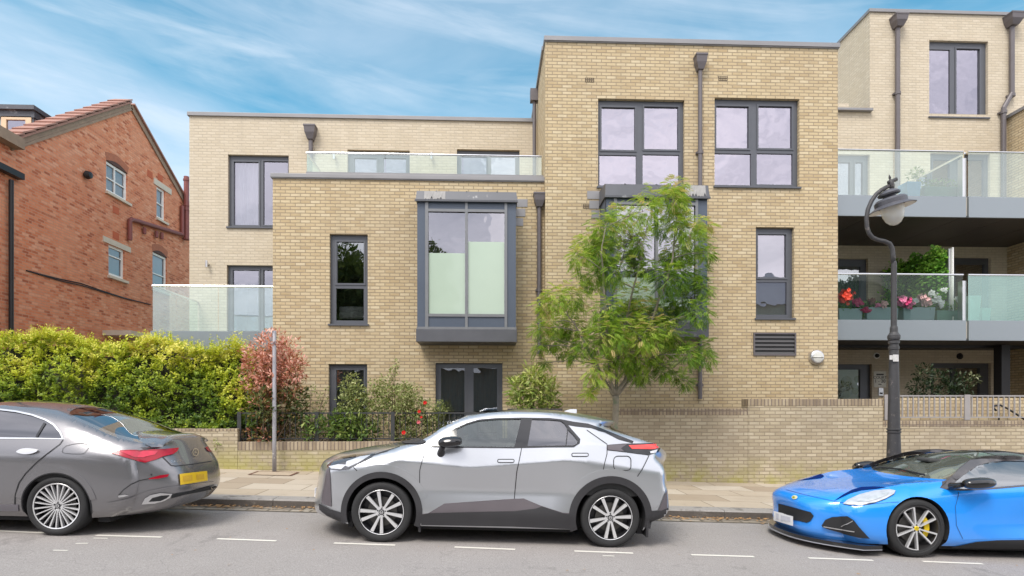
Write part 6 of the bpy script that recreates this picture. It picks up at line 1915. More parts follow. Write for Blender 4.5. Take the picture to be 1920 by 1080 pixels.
# doors
sur = c.side_poly([(806, 838.6), (830, 819), (851, 803.5), (875, 793), (898, 786.5), (930, 783.8), (979, 782.8), (1030, 783.6), (1053, 786), (1062, 793.5), (1088, 823), (1087, 831), (1076, 838.5), (1030, 839), (964, 840.5)])
fd = c.side_poly([(800, 838), (796, 850), (787, 880), (787, 940), (790, 979), (961, 980), (963, 940), (968, 884), (977, 839), (976, 838.8), (964, 841), (806, 839.5)])
rd = c.side_poly([(979, 839), (970, 884), (965, 940), (963, 980), (1068, 985.5), (1068, 962), (1105, 910), (1128, 894), (1133, 870), (1138, 851), (1138, 832), (1118, 817), (1100, 806), (1088, 826), (1087, 833), (1076, 839.5)])
d1 = c.panel("door", fd, SILV, .003, lip=False, step=.035); d2 = c.panel("door", rd, SILV, .003, lip=False, step=.035)
d1["label"] = "front side doors with the black mirrors"; d2["label"] = "rear side doors with hidden corner windows"
c.panel("mirror_sail", c.side_poly([(813, 837.5), (830, 822), (856, 803), (858, 838)]), GLOSSB, .004)
tr_ = c.panel("window_surround", sur, GLOSSB, .005, holes=[FW, RW, QW])
for nm, pl, gm_, par in (("window", FW, CARGLASS, d1), ("window", RW, TINTG, d2), ("window", QW, TINTG, d2)):
    c.panel(nm, pl, gm_, -.006, parent=par, lip=False)
seams = [[(800, 838.5), (795, 853), (787, 882), (786.3, 935), (790.5, 979)], [(978, 840), (969, 884), (964, 940), (961.8, 980)], [(1100, 806), (1138, 832.5), (1138, 851), (1133, 870), (1128, 895)], [(1217, 853.5), (1206, 876), (1193, 896)], [(663, 876), (676, 889)], [(640, 866.5), (705, 851), (750, 836.8)]]
for sm in seams: c.ribbon("panel_seam", c.side_poly(sm, closed=False), .008, SEAM, .0075)
def rrect(x0, x1, y0, y1, r, n=5):
    pts = []
    for cx, cy, a0 in ((x1 - r, y1 - r, 0), (x0 + r, y1 - r, 90), (x0 + r, y0 + r, 180), (x1 - r, y0 + r, 270)):
        for k in range(n + 1):
            a = R(a0 + 90 * k / n); pts.append((cx + r * math.cos(a), cy + r * math.sin(a)))
    return pts
for x0, x1, y0, y1, dd in ((933, 964, 861, 867, d1), (1072, 1103, 849.5, 855.5, d2)):
    p_ = c.side_poly(rrect(x0, x1, y0, y1, 2.9)); c.panel("handle", p_, SILV, .008, parent=dd); c.ribbon("handle_gap", p_ + [p_[0]], .009, SEAM, .0095, parent=dd)
fl_ = c.side_poly(rrect(1150.5, 1183, 855, 882, 8)); c.ribbon("fuel_flap", fl_ + [fl_[0]], .008, SEAM, .007, mirror=False)
# cladding: arches, sill, bumpers
def arch_ring(cu, cz, r0, r1, a0, a1, n=36):
    an = np.linspace(R(a0), R(a1), n)
    return [(cu + r1 * math.cos(a), cz + r1 * math.sin(a)) for a in an] + [(cu + r0 * math.cos(a), cz + r0 * math.sin(a)) for a in an[::-1]]
c.panel("arch_cladding", arch_ring(0, .345, .40, .468, -20, 198), CLAD, .020); c.panel("arch_cladding", arch_ring(c.wb, .345, .41, .492, -14, 200), CLAD, .020)
c.panel("arch_flare", arch_ring(0, .345, .468, .55, 20, 165), SILV, .008); c.panel("arch_flare", arch_ring(c.wb, .345, .49, .575, 15, 150), SILV, .008)
sill = c.side_poly([(789, 964), (803, 962), (833, 944), (962, 935), (982, 934.5), (1014, 948), (1055, 961), (1070, 962), (1070, 991), (962, 986), (790, 983)])
c.panel("sill_cladding", sill, CLAD2, .014)
c.panel("sill_cladding", c.side_poly([(789, 965.5), (806, 961.5), (965, 958), (1005, 953), (1016, 949), (1055, 962), (1070, 964), (1070, 992), (962, 987), (790, 984)]), CLAD, .018)
c.cpatch("front_bumper", [(603, 938), (614, 878), (618, 879), (620, 900), (622, 950), (605, 945)], CLAD2, .006, 4, mirror=True)
c.cpatch("front_bumper", [(599, 944), (620, 955), (640, 961), (646, 978), (636, 976), (612, 965), (600, 955)], CLAD, .010, 4, mirror=True)
c.cpatch("rear_bumper", [(1234, 957), (1250, 917), (1250, 955), (1240, 958)], CLAD2, .008, 4, mirror=True)
c.cpatch("rear_bumper", [(1212, 981), (1214, 958), (1240, 957), (1252, 952), (1253, 962), (1247, 967)], CLAD, .010, 4, mirror=True)
# lamps
hl = c.cpatch("headlight", [(613, 874), (620, 866), (640, 857), (666, 852), (704, 851), (694, 859), (666, 873), (652, 880), (635, 882), (618, 880.5)], DARKL, .006, 4, mirror=True)
c.cpatch("lens", [(617, 875), (634, 871), (650, 872), (640, 880), (622, 879)], CLEARL, .009, 3, parent=hl, mirror=True)
c.cpatch("lens", [(650, 866), (675, 857), (695, 854), (676, 866), (654, 876), (648, 874)], CLEARL, .009, 3, parent=hl, mirror=True)
c.cpatch("light_guide", [(640, 859), (668, 853.5), (667, 857), (645, 860)], GLOSSB, .010, 3, parent=hl, mirror=True)
tl = c.cpatch("tail_light", [(1138, 834.5), (1170, 832), (1238, 831), (1239, 838), (1234, 848), (1216, 853.5), (1175, 848), (1139, 844)], GLOSSB, .006, 4, mirror=True)
c.cpatch("lens", [(1178, 835.5), (1237, 833), (1236.5, 840), (1222, 842.5), (1184, 842)], REDB, .010, 3, parent=tl, mirror=True)
c.cpatch("reverse_lens", [(1218, 847), (1232, 842.5), (1229, 849), (1219, 850.5)], CLEARL, .010, 3, parent=tl, mirror=True)
c.cpatch("side_cover", [(1138.5, 835), (1176, 833), (1164, 841), (1170, 847), (1139, 843.5)], CLAD2, .0085, 3, parent=tl, mirror=True)
# black sail over the rear pillar, wipers, aerial fin
c.panel("roof_sail", c.side_poly([(1054, 786.2), (1075, 790.5), (1102, 794), (1120, 800), (1150, 812), (1188, 827), (1186, 831), (1160, 824), (1135, 811), (1108, 802.5), (1080, 799.5), (1065, 797)]), GLOSSB, .004)
b = MB(); q = L(1064, 774, 0.0); b.add([(q[0] - .12, -.025, q[1] - .005), (q[0] + .12, -.028, q[1] - .03), (q[0] + .12, .028, q[1] - .03), (q[0] - .12, .025, q[1] - .005), (q[0] + .04, -.006, q[1] + .05), (q[0] + .12, -.006, q[1] + .052), (q[0] + .12, .006, q[1] + .052), (q[0] + .04, .006, q[1] + .05)], [(0, 1, 5, 4), (1, 2, 6, 5), (2, 3, 7, 6), (3, 0, 4, 7), (4, 5, 6, 7)])
c.mb(b, "aerial_fin", SILV, bevel=.004)
c.cpatch("wiper_cowl", [(752, 829), (786, 823), (800, 828), (790, 833), (760, 833)], CLAD, .012, 4)
# door mirror
def mirror_pod(car, px0, px1, py0, py1, v, foot, mat, foot_mat, lab="mirror"):
    u0, z1 = car.loc(px0, py0, v); u1, z0 = car.loc(px1, py1, v)
    um, zm = (u0 + u1) / 2, (z0 + z1) / 2; a, h = (u1 - u0) / 2, (z1 - z0) / 2
    for sg in (-1, 1):
        b = MB(); n1, n2 = 16, 12; vs, fs = [], []
        for i in range(n1 + 1):
            t = i / n1; ph = math.pi * t
            for j in range(n2):
                th = 2 * math.pi * j / n2
                rx = -math.cos(ph); rr_ = math.sin(ph) ** .55
                zz_ = math.sin(th); yy_ = math.cos(th)
                vs.append((um + a * rx, -sg * v * -1 * 0 + sg * (abs(v)) + yy_ * .085 * rr_, zm + h * zz_ * rr_ + (.012 * rx)))
        for i in range(n1):
            for j in range(n2): fs.append((i*n2+j, i*n2+(j+1) % n2, (i+1)*n2+(j+1) % n2, (i+1)*n2+j))
        b.add(vs, fs); o = car.mb(b, lab, mat, smooth=True)
        fu0, fz1 = car.loc(*foot[0], v); fu1, fz0 = car.loc(*foot[1], v)
        b = MB(); b.tube([Vector(((fu0 + fu1) / 2 + .02, sg * (abs(v) - .01), fz1)), Vector(((fu0 + fu1) / 2, sg * (abs(v) - .06), (fz0 + fz1) / 2)), Vector(((fu0 + fu1) / 2 - .01, sg * (abs(v) - .13), fz0))], [(fu1 - fu0) * .35, (fu1 - fu0) * .4, (fu1 - fu0) * .55], 12)
        car.mb(b, "mirror_foot", foot_mat, o, smooth=True)
mirror_pod(c, 822, 866, 817.5, 839, -.98, ((820, 836), (834, 853)), GLOSSB, CLAD)
sp10 = []
for a in (134, 100, 58, 27, -10, -43, -88, -115, -157, 177): sp10.append((R(a), .035, .25, .022, .040, 0))
for u in (0, c.wb):
    for sd in (-1, 1):
        rot = 0 if u == 0 else R(14)
        c.wheel(u, .347, .215, [(s_[0] + rot,) + s_[1:] for s_ in sp10], MACH, ALLOYD, side=sd, lip=.03, hub=.042)
# mud flaps
for u, a in ((0, -30), (c.wb, -28)):
    for sg in (-1, 1):
        b = MB(); uu = u + .44; b.box(uu - .012, uu + .012, sg * .885, sg * .70, .13, .36); c.mb(b, "mud_flap", CLAD)
c.cabin(.55, 2.6, .62, .70); c.seats((1.15, 2.0), .62, 1.12, 1.32); c.steering(.85, .36, 1.02)
# front and rear number plates (facing along the road)
b = MB(); b.box(-.94, -.93, -.26, .26, .40, .51); c.mb(b, "number_plate", WPLATE); b = MB(); b.box(3.468, 3.48, -.26, .26, .66, .77); c.mb(b, "number_plate", YPLATE)

# ================================================================== grey saloon
c = Car("grey_saloon", "grey four-door saloon with yellow rear number plate, parked at the left edge", (101, 995), 6.83, .915, 2.73, front_axle=False)
saloon = c
GREY = paint("grey_paint", (.225, .22, .232), .6, .27, .03)
c.plan = [(-.95, .70), (-.8, .82), (-.6, .92), (-.3, .98), (0, 1), (2.85, 1), (3.15, .985), (3.35, .955), (3.52, .89), (3.66, .78)]
c.rails = [
    ([(-2, .15), (5, .15)], [(-1, .80), (5, .80)]), ([(-2, .30), (5, .30)], [(-1, .88), (5, .885)]),
    ([(-2, .52), (5, .55)], [(-1, .905), (0, .915), (1.3, .895), (2.7, .915), (5, .91)]), ([(-2, .72), (2.2, .84), (2.8, .86), (5, .86)], [(-1, .90), (0, .91), (1.3, .90), (2.7, .912), (3.2, .905), (5, .88)]),
    ([(-2, .84), (.4, .96), (2.2, 1.03), (2.8, 1.04), (3.5, 1.0)], [(-1, .80), (.4, .85), (2.2, .855), (2.7, .855), (3.2, .83), (3.6, .80)]),
    ([(-2, 1.44), (5, 1.44)], [(-1, .6), (5, .60)]),
]
L = c.loc
rows = [((-.66, .17), (-.83, .15), 2.6), ((-.76, .33), (-.95, .30), 2.6), ((-.75, .55), (-.95, .55), 2.6), ((-.68, .72), (-.9, .74), 2.6), ((-.3, .84), (-.5, .86), 2.6), ((.2, .93), (.1, .96), 2.6), ((.55, .97), (.42, 1.02), 2.6),
        ((.80, 1.10), (.85, 1.18), 2.4), ((1.10, 1.27), (1.18, 1.36), 2.4), ((1.35, 1.37), (1.42, 1.45), 2.4), ((1.6, 1.415), (1.7, 1.485), 2.4),
        (L(0, 759.5, -.60), (1.95, 1.485), 2.4), (L(48, 764, -.60), (2.15, 1.475), 2.4), (L(96, 773, -.60), (2.33, 1.455), 2.4), (L(132, 781, -.61), (2.45, 1.425), 2.4),
        (L(168, 796, -.64), (2.70, 1.345), 2.4), (L(220, 820, -.69), (3.0, 1.225), 2.4), (L(262, 832, -.73), (3.22, 1.145), 2.4), (L(278, 834.5, -.76), (3.50, 1.125), 2.6), (L(290, 836, -.76), (3.68, 1.13), 3.0),
        (L(292, 841, -.75), (3.71, 1.09), 3.4), ((3.50, .96), (3.79, .95), 4), ((3.50, .86), (3.86, .83), 4.5), ((3.52, .76), (3.92, .74), 5), ((3.54, .62), (3.96, .60), 5), ((3.53, .45), (3.96, .43), 5), ((3.50, .36), (3.90, .36), 5), ((3.46, .27), (3.82, .27), 5), ((3.34, .22), (3.7, .24), 5)]
c.rr = .07
AR = [(0, .333, .372), (c.wb, .333, .372)]
c.Epoly = [r_[0] for r_ in rows]
WG = c.side_poly([(-130, 778), (-80, 770), (-30, 768.5), (0, 769), (30, 772.5), (60, 779), (85, 788), (100, 797), (112, 811), (117, 822), (60, 820.5), (0, 820), (-90, 820), (-150, 820)])
c.shell(rows, AR, .20, [WG], [(6, 10, SCREENG, .90), (14, 17, TINTG, .86)], GREY, GREY)
# the windows: two side lights split by a pillar
c.panel("window", WG, TINTG, -.008, lip=False)
c.panel("pillar_trim", c.side_poly([(82, 792), (86, 794), (70, 820), (66, 820)]), GLOSSB, .002)
WGr = c.side_poly([(-130, 775), (-80, 767.2), (-30, 765.6), (0, 766), (31, 769.5), (62, 776.2), (87, 785.5), (103, 795), (115, 810), (120, 823.5), (60, 823), (0, 822.5), (-90, 822.5), (-152, 822)])
c.panel("chrome_trim", WGr, CHROME, .006, holes=[WG])
dr = c.panel("door", c.side_poly([(-60, 824), (0, 824.5), (117, 825.5), (112, 832), (95, 846), (70, 866), (48, 888), (36, 905), (29, 928), (28, 948), (-70, 948)]), GREY, .003, lip=False)
c.ribbon("panel_seam", c.side_poly([(119, 824), (113, 832.5), (95, 846), (70, 866), (48, 888), (36, 905), (29, 928), (28, 949)], closed=False), .008, SEAM, .0075)
c.panel("handle", c.side_poly([(34, 847), (42, 841.5), (55, 840), (70, 842), (73, 845.5), (62, 850), (48, 851)], 3), STEEL, .03, parent=dr)
c.panel("handle_cup", c.side_poly([(38, 848), (48, 843), (62, 842.5), (70, 846), (60, 852), (46, 852.5)], 3), GREY, .012, parent=dr)
fl_ = c.side_poly([(117, 846), (124, 836), (150, 831), (166, 833.5), (169, 836), (160, 848), (152, 851), (124, 850)], 2); c.ribbon("fuel_flap", fl_ + [fl_[0]], .004, SEAM, .006, mirror=False)
c.panel("side_skirt", c.side_poly([(-80, 949), (28, 946), (35, 946), (36, 958), (-80, 959)]), simple("skirt_grey", (.19, .18, .20), .35, .4), .012)
c.panel("arch_edge", arch_ring(c.wb, .333, .366, .378, -12, 192), SEAM, .006); c.panel("arch_flare", arch_ring(c.wb, .333, .378, .44, 12, 168), GREY, .007)
# rear lamps (near one traced across the corner, far one on the tail)
tl = c.cpatch("tail_light", [(207, 849.5), (226, 844.5), (262, 843.5), (290, 842.5), (312, 842), (334.5, 840), (332, 846), (324, 852), (306, 856), (292, 862), (272, 867.5), (256, 864)], REDL, .010, 5)
c.cpatch("lens_band", [(226, 847), (262, 846), (296, 846), (290, 853), (268, 858), (250, 857)], simple("lens_glow_red", (.62, .03, .07), .2, 0, .35, 14, coat=.3), .013, 4, parent=tl)
c.cpatch("tail_light", [(384, 839), (391, 837.5), (399, 840), (401.5, 847), (393, 847.5), (388, 845)], REDL, .010, 3)
c.cpatch("reflector", [(282, 896), (300, 891), (317, 889), (314, 894), (296, 897.5), (278, 898.5)], REDL, .008, 4)
# boot lid gap, badge, number plate, exhausts, diffuser
def line(car, pts, w, mat, name, off=.004, parent=None):
    """a thin traced line on the body"""
    poly = []
    for i, p in enumerate(pts):
        a, b_ = pts[max(0, i-1)], pts[min(len(pts)-1, i+1)]; d = math.dist(a, b_) or 1; poly.append((p[0] - (b_[1]-a[1]) / d * w / 2, p[1] + (b_[0]-a[0]) / d * w / 2))
    for i in range(len(pts) - 1, -1, -1):
        p = pts[i]; a, b_ = pts[max(0, i-1)], pts[min(len(pts)-1, i+1)]; d = math.dist(a, b_) or 1; poly.append((p[0] + (b_[1]-a[1]) / d * w / 2, p[1] - (b_[0]-a[0]) / d * w / 2))
    return car.cpatch(name, poly, mat, off, 6, parent=parent)
line(c, [(305, 857), (314, 866), (321, 873), (330, 873.8), (360, 870.5), (385, 866.5), (397, 864.5)], 1.3, SEAM, "boot_seam")
line(c, [(272, 834), (282, 838), (293, 844.5)], 1.0, SEAM, "boot_seam")
line(c, [(317, 839.2), (345, 839), (385, 837)], 1.4, simple("shadow_crease", (.13, .13, .145), .35, .5), "boot_crease") if False else None
for x0, yb_ in ((0, 0),):
    np_ = c.cpatch("number_plate", [(335.5, 889), (386, 883.5), (387, 901), (337, 909)], YPLATE, .016, 6)
    c.cpatch("plate_marks", [(341, 893), (358, 891), (358.5, 901), (342, 903)], BLUR, .018, 5, parent=np_); c.cpatch("plate_marks", [(365, 890.5), (380, 889), (380.5, 898), (366, 900)], BLUR, .018, 5, parent=np_)
def badge(car, px, py, rx, ry, mat, name="emblem"):
    out = [(px + rx * math.cos(a), py + ry * math.sin(a)) for a in np.linspace(0, 6.283, 20)[:-1]]
    inn = [(px + rx * .72 * math.cos(a), py + ry * .74 * math.sin(a)) for a in np.linspace(0, 6.283, 20)[:-1]]
    o = car.cpatch(name, out, mat, .012, 2.5, holes=[inn])
    for a in (-90, 30, 150):
        ca, sa = math.cos(R(a)), math.sin(R(a))
        car.cpatch("star_arm", [(px - sa * rx * .14, py + ca * ry * .14), (px + ca * rx * .8, py + sa * ry * .8), (px + sa * rx * .14, py - ca * ry * .14)], mat, .012, 3, parent=o)
badge(c, 365.5, 848.5, 6.2, 7.6, CHROME)
# model lettering on the boot lid
def cam_text(car, body, px, py, hpx, dx, dy, mat, squeeze=.7):
    cu = bpy.data.curves.new("lettering", "FONT"); cu.body = body; cu.size = 1; cu.align_x = "LEFT"; cu.space_character = 1.25
    t = bpy.data.objects.new("lettering", cu); COL.objects.link(t); bpy.context.view_layer.update()
    me = bpy.data.meshes.new_from_object(t.evaluated_get(bpy.context.evaluated_depsgraph_get())); COL.objects.unlink(t); bpy.data.objects.remove(t)
    for v in me.vertices:
        X_, Y_ = v.co.x * hpx * 1.35 * squeeze, v.co.y * hpx * 1.35
        h = car.hit(px + X_, py - Y_ + X_ * dy); q = h[0] if h[0] is not None else car.eye + h[1] * 8
        v.co = q - h[1] * .008
    me.materials.append(mat); return link(bpy.data.objects.new("lettering", me), car.root)
cam_text(c, "CLA 200", 320, 867.5, 4.2, 0, -.12, CHROME, .78)
ex = c.cpatch("exhaust_trim", [(266, 945), (272, 934), (282, 928), (300, 924), (322, 925.5), (318, 932), (308, 938), (290, 943)], CHROME, .018, 4)
c.cpatch("exhaust_opening", [(279, 940), (286, 933), (302, 929), (317, 928), (312, 933), (300, 938)], SEAM, .022, 4, parent=ex)
ex = c.cpatch("exhaust_trim", [(392, 912), (404, 908), (405, 913), (396, 917)], CHROME, .018, 3)
c.cpatch("exhaust_opening", [(394.5, 912.5), (402, 910), (403, 912), (396.5, 915)], SEAM, .022, 3, parent=ex)
c.cpatch("diffuser", [(322, 927), (360, 920), (392, 911), (395, 917), (372, 922), (345, 927), (320, 934)], SEAM, .012, 5)
line(c, [(200, 944), (240, 936), (275, 922), (310, 914.5), (350, 909.5), (404, 903.5)], 2.2, GREY, "bumper_crease", .018)
c.cpatch("bumper_vent", [(222, 929), (234, 927), (241, 928.5), (232, 931.5), (223, 932.5)], CHROME, .010, 3)
line(c, [(222, 929), (232, 918), (246, 908), (262, 901), (282, 897)], 1.6, SEAM, "bumper_seam")
c.cpatch("parking_sensor", [(282, 889), (285, 888), (286, 891), (283, 892)], SEAM, .008, 2)
sp = []
for k in range(22): sp.append((R(90 + k * 360 / 22), .045, .245, .010, .013 if k % 2 else .017, 0))
for u in (0, c.wb):
    for sd in (-1, 1): c.wheel(u, .333, .235, sp, MACH, ALLOYD, side=sd, lip=.045, hub=.038, rimr=.765, face_in=.01)
c.cabin(.8, 2.9, .60, .70); c.seats((1.35, 2.25), .60, 1.08, 1.26); c.steering(1.05, .36, .98)
b = MB(); b.box(2.85, 3.15, -.35, -.05, 1.06, 1.08); c.mb(b, "parcel_shelf", DARKIN)
mirror_pod(c, -230, -185, 812, 836, -.98, ((-225, 830), (-215, 845)), GREY, CLAD)
for sg in (-1, 1):
    b = MB(); b.add([(-.80, sg * .50, .60), (-.62, sg * .80, .64), (-.45, sg * .86, .72), (-.70, sg * .62, .72)], [(0, 1, 2, 3)]); c.mb(b, "headlight", CLEARL)
# ================================================================== blue sports car
c = Car("blue_sports_car", "low bright blue sports car with black roof and yellow brake calipers", (1722, 1050), 6.70, .945, 2.575, sink=.0)
blue = c
BLUE = paint("blue_paint", (.014, .30, .96), .08, .22, .02)
ROOFB = paint("black_roof_paint", (.05, .045, .048), .2, .25, .02)
c.plan = [(-1.05, .66), (-.95, .74), (-.80, .84), (-.58, .93), (-.3, .985), (0, 1), (2.6, 1), (3.0, .97), (3.3, .86), (3.45, .74)]
c.rails = [
    ([(-2, .11), (5, .11)], [(-1, .86), (0, .86), (5, .86)]), ([(-2, .22), (5, .22)], [(-1, .92), (0, .93), (5, .93)]),
    ([(-2, .42), (5, .42)], [(-1, .94), (0, .945), (.6, .92), (1.5, .88), (2.2, .93), (2.6, .95), (5, .95)]),
    ([(-2, .50), (-.4, .60), (0, .68), (.6, .72), (2.0, .80), (2.6, .82), (5, .8)], [(-1, .90), (0, .935), (.6, .90), (1.4, .915), (2.6, .95), (5, .9)]),
    ([(-2, .60), (-.6, .68), (0, .80), (.4, .86), (.9, .88), (2.0, .96), (2.6, .97), (5, .95)], [(-1, .80), (0, .83), (.6, .83), (1.4, .84), (2.6, .84), (5, .7)]),
    ([(-2, 1.15), (5, 1.15)], [(-1, .56), (5, .56)]),
]
L = c.loc
rows = [((-.68, .13), (-1.05, .12), 4.2), ((-.76, .20), (-1.12, .19), 4.2), ((-.77, .34), (-1.09, .33), 4.2), ((-.79, .46), (-1.11, .45), 4.2), ((-.81, .55), (-1.15, .54), 3.6), ((-.77, .61), (-1.12, .59), 3.0),
        ((-.58, .685), (-.90, .665), 2.2), ((-.30, .765), (-.48, .725), 2.2), ((-.05, .83), (-.12, .785), 2.4), ((.25, .865), (.12, .83), 2.4), ((.50, .885), (.24, .86), 2.4),
        ((.56, .90), (.28, .88), 2.2), ((.80, 1.0), (.72, 1.04), 2.2), ((1.10, 1.10), (1.15, 1.17), 2.2), ((1.35, 1.155), (1.42, 1.215), 2.2),
        ((1.6, 1.18), (1.7, 1.235), 2.4), ((1.95, 1.165), (2.0, 1.22), 2.4), ((2.3, 1.10), (2.3, 1.16), 2.4), ((2.6, 1.03), (2.6, 1.08), 2.4), ((2.9, .98), (2.95, 1.0), 2.6), ((3.2, .93), (3.35, .95), 3), ((3.28, .85), (3.44, .86), 4), ((3.25, .7), (3.42, .7), 4), ((3.25, .5), (3.40, .45), 4), ((3.15, .25), (3.3, .22), 4)]
c.rr = [(-1.2, .13), (.25, .13), (.6, .045), (2.2, .045), (2.7, .09), (4, .1)]
AR = [(0, .34, .372), (c.wb, .35, .38)]
c.Epoly = [r_[0] for r_ in rows]
SW = c.side_poly([(1783, 913), (1800, 895.5), (1818, 882), (1836, 871.5), (1855, 866.5), (1885, 864), (1920, 865), (1960, 871), (1995, 882), (2010, 893), (1960, 904), (1920, 909), (1862, 914), (1808, 917)])
c.shell(rows, AR, .14, [SW], [(11, 14, glass("raked_screen_glass", (.60, .66, .60), .20, 0, (.90, .97, .92), haze=.30, hazec=(.36, .39, .33)), .88), (17, 19, TINTG, .7)], BLUE, ROOFB, (11, 20))
SWo = c.side_poly([(1762, 914.5), (1778, 897), (1798, 878), (1818, 862), (1845, 856), (1885, 854.5), (1925, 857), (1975, 866), (2020, 884), (2030, 896), (1965, 907.5), (1920, 912), (1862, 917), (1800, 920), (1775, 918)])
c.panel("window_surround", SWo, ROOFB, .004, holes=[SW])
dr = c.panel("door", c.side_poly([(1797, 922), (1862, 919), (1922, 914), (1985, 908), (2000, 940), (1990, 985), (1960, 1008), (1860, 1010), (1805, 1012), (1792, 985), (1790, 950)]), BLUE, .002, lip=False)
c.panel("window", SW, glass("side_glass_mirror", (.22, .25, .24), .28, 0, (.95, .98, 1.0)), -.006, parent=dr, lip=False)
for o_ in c.twin.values():
    if o_.name.startswith("window") and o_.data.materials[0].name == "side_glass_mirror": o_.data.materials[0] = CARGLASS
c.ribbon("panel_seam", c.side_poly([(1797, 922), (1791, 950), (1793, 985), (1805, 1010)], closed=False), .005, SEAM, .003)
c.panel("side_skirt", c.side_poly([(1784, 1026), (1830, 1016), (1870, 1013), (1990, 1011), (1990, 1030), (1784, 1027.5)]), SEAM, .012)
c.panel("side_scoop", c.side_poly([(1800, 939), (1836, 936), (1872, 930), (1868, 934), (1840, 943), (1812, 947)]), simple("blue_shadow_crease", (.008, .13, .62), .25, .1, coat=1), .004) if False else None
# nose: lamps, bonnet scoops, grilles, plate, splitter
for nm, pl, mt, off in (("headlight", [(1581, 945), (1590, 938), (1612, 928), (1640, 921), (1668, 918.5), (1679, 921), (1676, 927), (1660, 936), (1640, 943), (1615, 947.2), (1592, 947)], CLEARL, .012),):
    hl = c.cpatch(nm, pl, mt, off, 4, mirror=True)
    c.cpatch("lamp_unit", [(1606, 942), (1630, 934), (1655, 926), (1668, 923), (1664, 929), (1645, 937), (1622, 943)], simple("lamp_core", (.78, .78, .76), .15, .6, .3, 25, coat=1), off + .003, 4, parent=hl, mirror=True)
    line(c, pl[-1:] + pl, .9, SEAM, "lamp_seam", .007, hl)
SCOOP = simple("scoop_dark_blue", (.003, .02, .13), .9, 0, .1, 4, spec=.05)
c.cpatch("bonnet_scoop", [(1563, 940), (1580, 928), (1598, 918.5), (1615, 913.5), (1640, 912.5), (1662, 914), (1640, 917), (1615, 919.5), (1595, 925), (1580, 932)], SCOOP, .005, 4, mirror=True)
c.cpatch("front_grille", [(1460, 944), (1480, 949), (1505, 956), (1520, 960), (1526, 967), (1520, 977), (1513, 980), (1495, 976), (1475, 973), (1460, 972)], SEAM, .006, 4)
gi = c.cpatch("side_intake", [(1541, 985), (1548, 974), (1560, 969), (1575, 968), (1590, 967.5), (1600, 974), (1614, 992), (1630, 1009), (1610, 1007), (1580, 999), (1553, 992), (1543, 988)], SEAM, .02, 4, mirror=True)
line(c, [(1580, 987), (1600, 976)], 1.4, STEEL, "intake_blade", .026, gi); line(c, [(1545, 987), (1575, 992), (1602, 996)], 1.8, STEEL, "intake_blade", .026, gi)
np_ = c.cpatch("number_plate", [(1457.5, 959), (1494, 968), (1493.5, 985.5), (1457.5, 975)], WPLATE, .05, 5)
c.cpatch("plate_marks", [(1462, 963), (1467, 964.5), (1467, 974), (1462, 972.5)], BLURW, .053, 4, parent=np_); c.cpatch("plate_marks", [(1471, 967), (1489, 971), (1489, 980), (1471, 975.5)], BLURW, .053, 4, parent=np_)
out = [(1490.5 + 5.4 * math.cos(a), 933 + 3.6 * math.sin(a)) for a in np.linspace(0, 6.283, 18)[:-1]]
eb = c.cpatch("emblem", out, simple("badge_silver_yellow", (.80, .78, .50), .3, .3), .008, 2.5)
c.cpatch("emblem_centre", [(1489 + 2.6 * math.cos(a), 933 + 1.9 * math.sin(a)) for a in np.linspace(0, 6.283, 12)[:-1]], simple("badge_green", (.30, .28, .02), .4), .011, 2.5, parent=eb)
def splitter(name, z0, z1, grow, mat):
    b = MB(); n = 28; vs = []
    for i in range(n + 1):
        t = -1 + 2 * i / n; e = 1 - abs(t) ** 2.6
        vs.append((-.62 - (.50 + grow) * e - grow * .5, t * (.915 + grow * .4)))
    poly = vs + [(-.40, .90), (-.40, -.90)]
    m_ = len(poly)
    b.add([(u, v, z0) for u, v in poly] + [(u, v, z1) for u, v in poly], [tuple(range(m_)), tuple(reversed(range(m_, 2 * m_)))] + [(i, i + m_, (i + 1) % m_ + m_, (i + 1) % m_) for i in range(m_)])
    return c.mb(b, name, mat)
sp_ = splitter("front_splitter", .085, .128, .035, GLOSSB); splitter("splitter_edge", .075, .084, .05, simple("splitter_edge_grey", (.45, .46, .5), .35, .5))
line(c, [(1473, 918), (1510, 928), (1560, 939), (1610, 947.5), (1670, 942), (1686, 941)], .7, simple("panel_gap_blue", (.005, .06, .28), .6), "bonnet_seam", .003)
mirror_pod(c, 1807, 1864, 894.5, 918, -1.02, ((1795, 909), (1808, 915)), GLOSSB, GLOSSB)
b = MB(); q0, q1 = L(1785, 912, -.86), L(1812, 909, -1.0)
for sg in (-1, 1):
    b = MB(); b.tube([Vector((q0[0], sg * .84, q0[1])), Vector((q1[0], sg * 1.0, q1[1]))], [.022, .018], 10); c.mb(b, "mirror_arm", GLOSSB)
sp, arcs = [], []
for k in range(5):
    a0 = R(72 * k + 100); a1 = a0 - R(42)
    for a in (a0, a1): sp.append((a, .035, .252, .016, .020, 0))
    arcs.append((a0 + R(30), a0, .256, .016)) if False else None
    arcs.append((a0 + R(30), a0 + R(0), .257, .016))
GUNM = simple("gunmetal_wheel", (.07, .068, .07), .35, .6, .1, 10)
YEL = simple("caliper_yellow", (.85, .60, .01), .35, 0, .06, 6)
for u, rr_ in ((0, .340), (c.wb, .352)):
    for sd in (-1, 1): c.wheel(u, rr_, .255, sp, MACH, GUNM, arcs=arcs, side=sd, rimr=.775, hub=.034, cap_mat=YEL, cap=simple("badge_green2", (.25, .24, .02), .4) if "badge_green2" not in MATS else MATS["badge_green2"], caliper=(YEL, R(-40), R(45)), inset=.02)
c.cabin(.45, 2.0, .50, .70); c.seats((1.35,), .42, .92, 1.06, mat=simple("seat_leather", (.12, .11, .10), .6)); c.steering(.95, .34, .82)
b = MB(); b.box(.72, .90, -.12, .12, 1.055, 1.10); c.mb(b, "interior_mirror", DARKIN, bevel=.02)
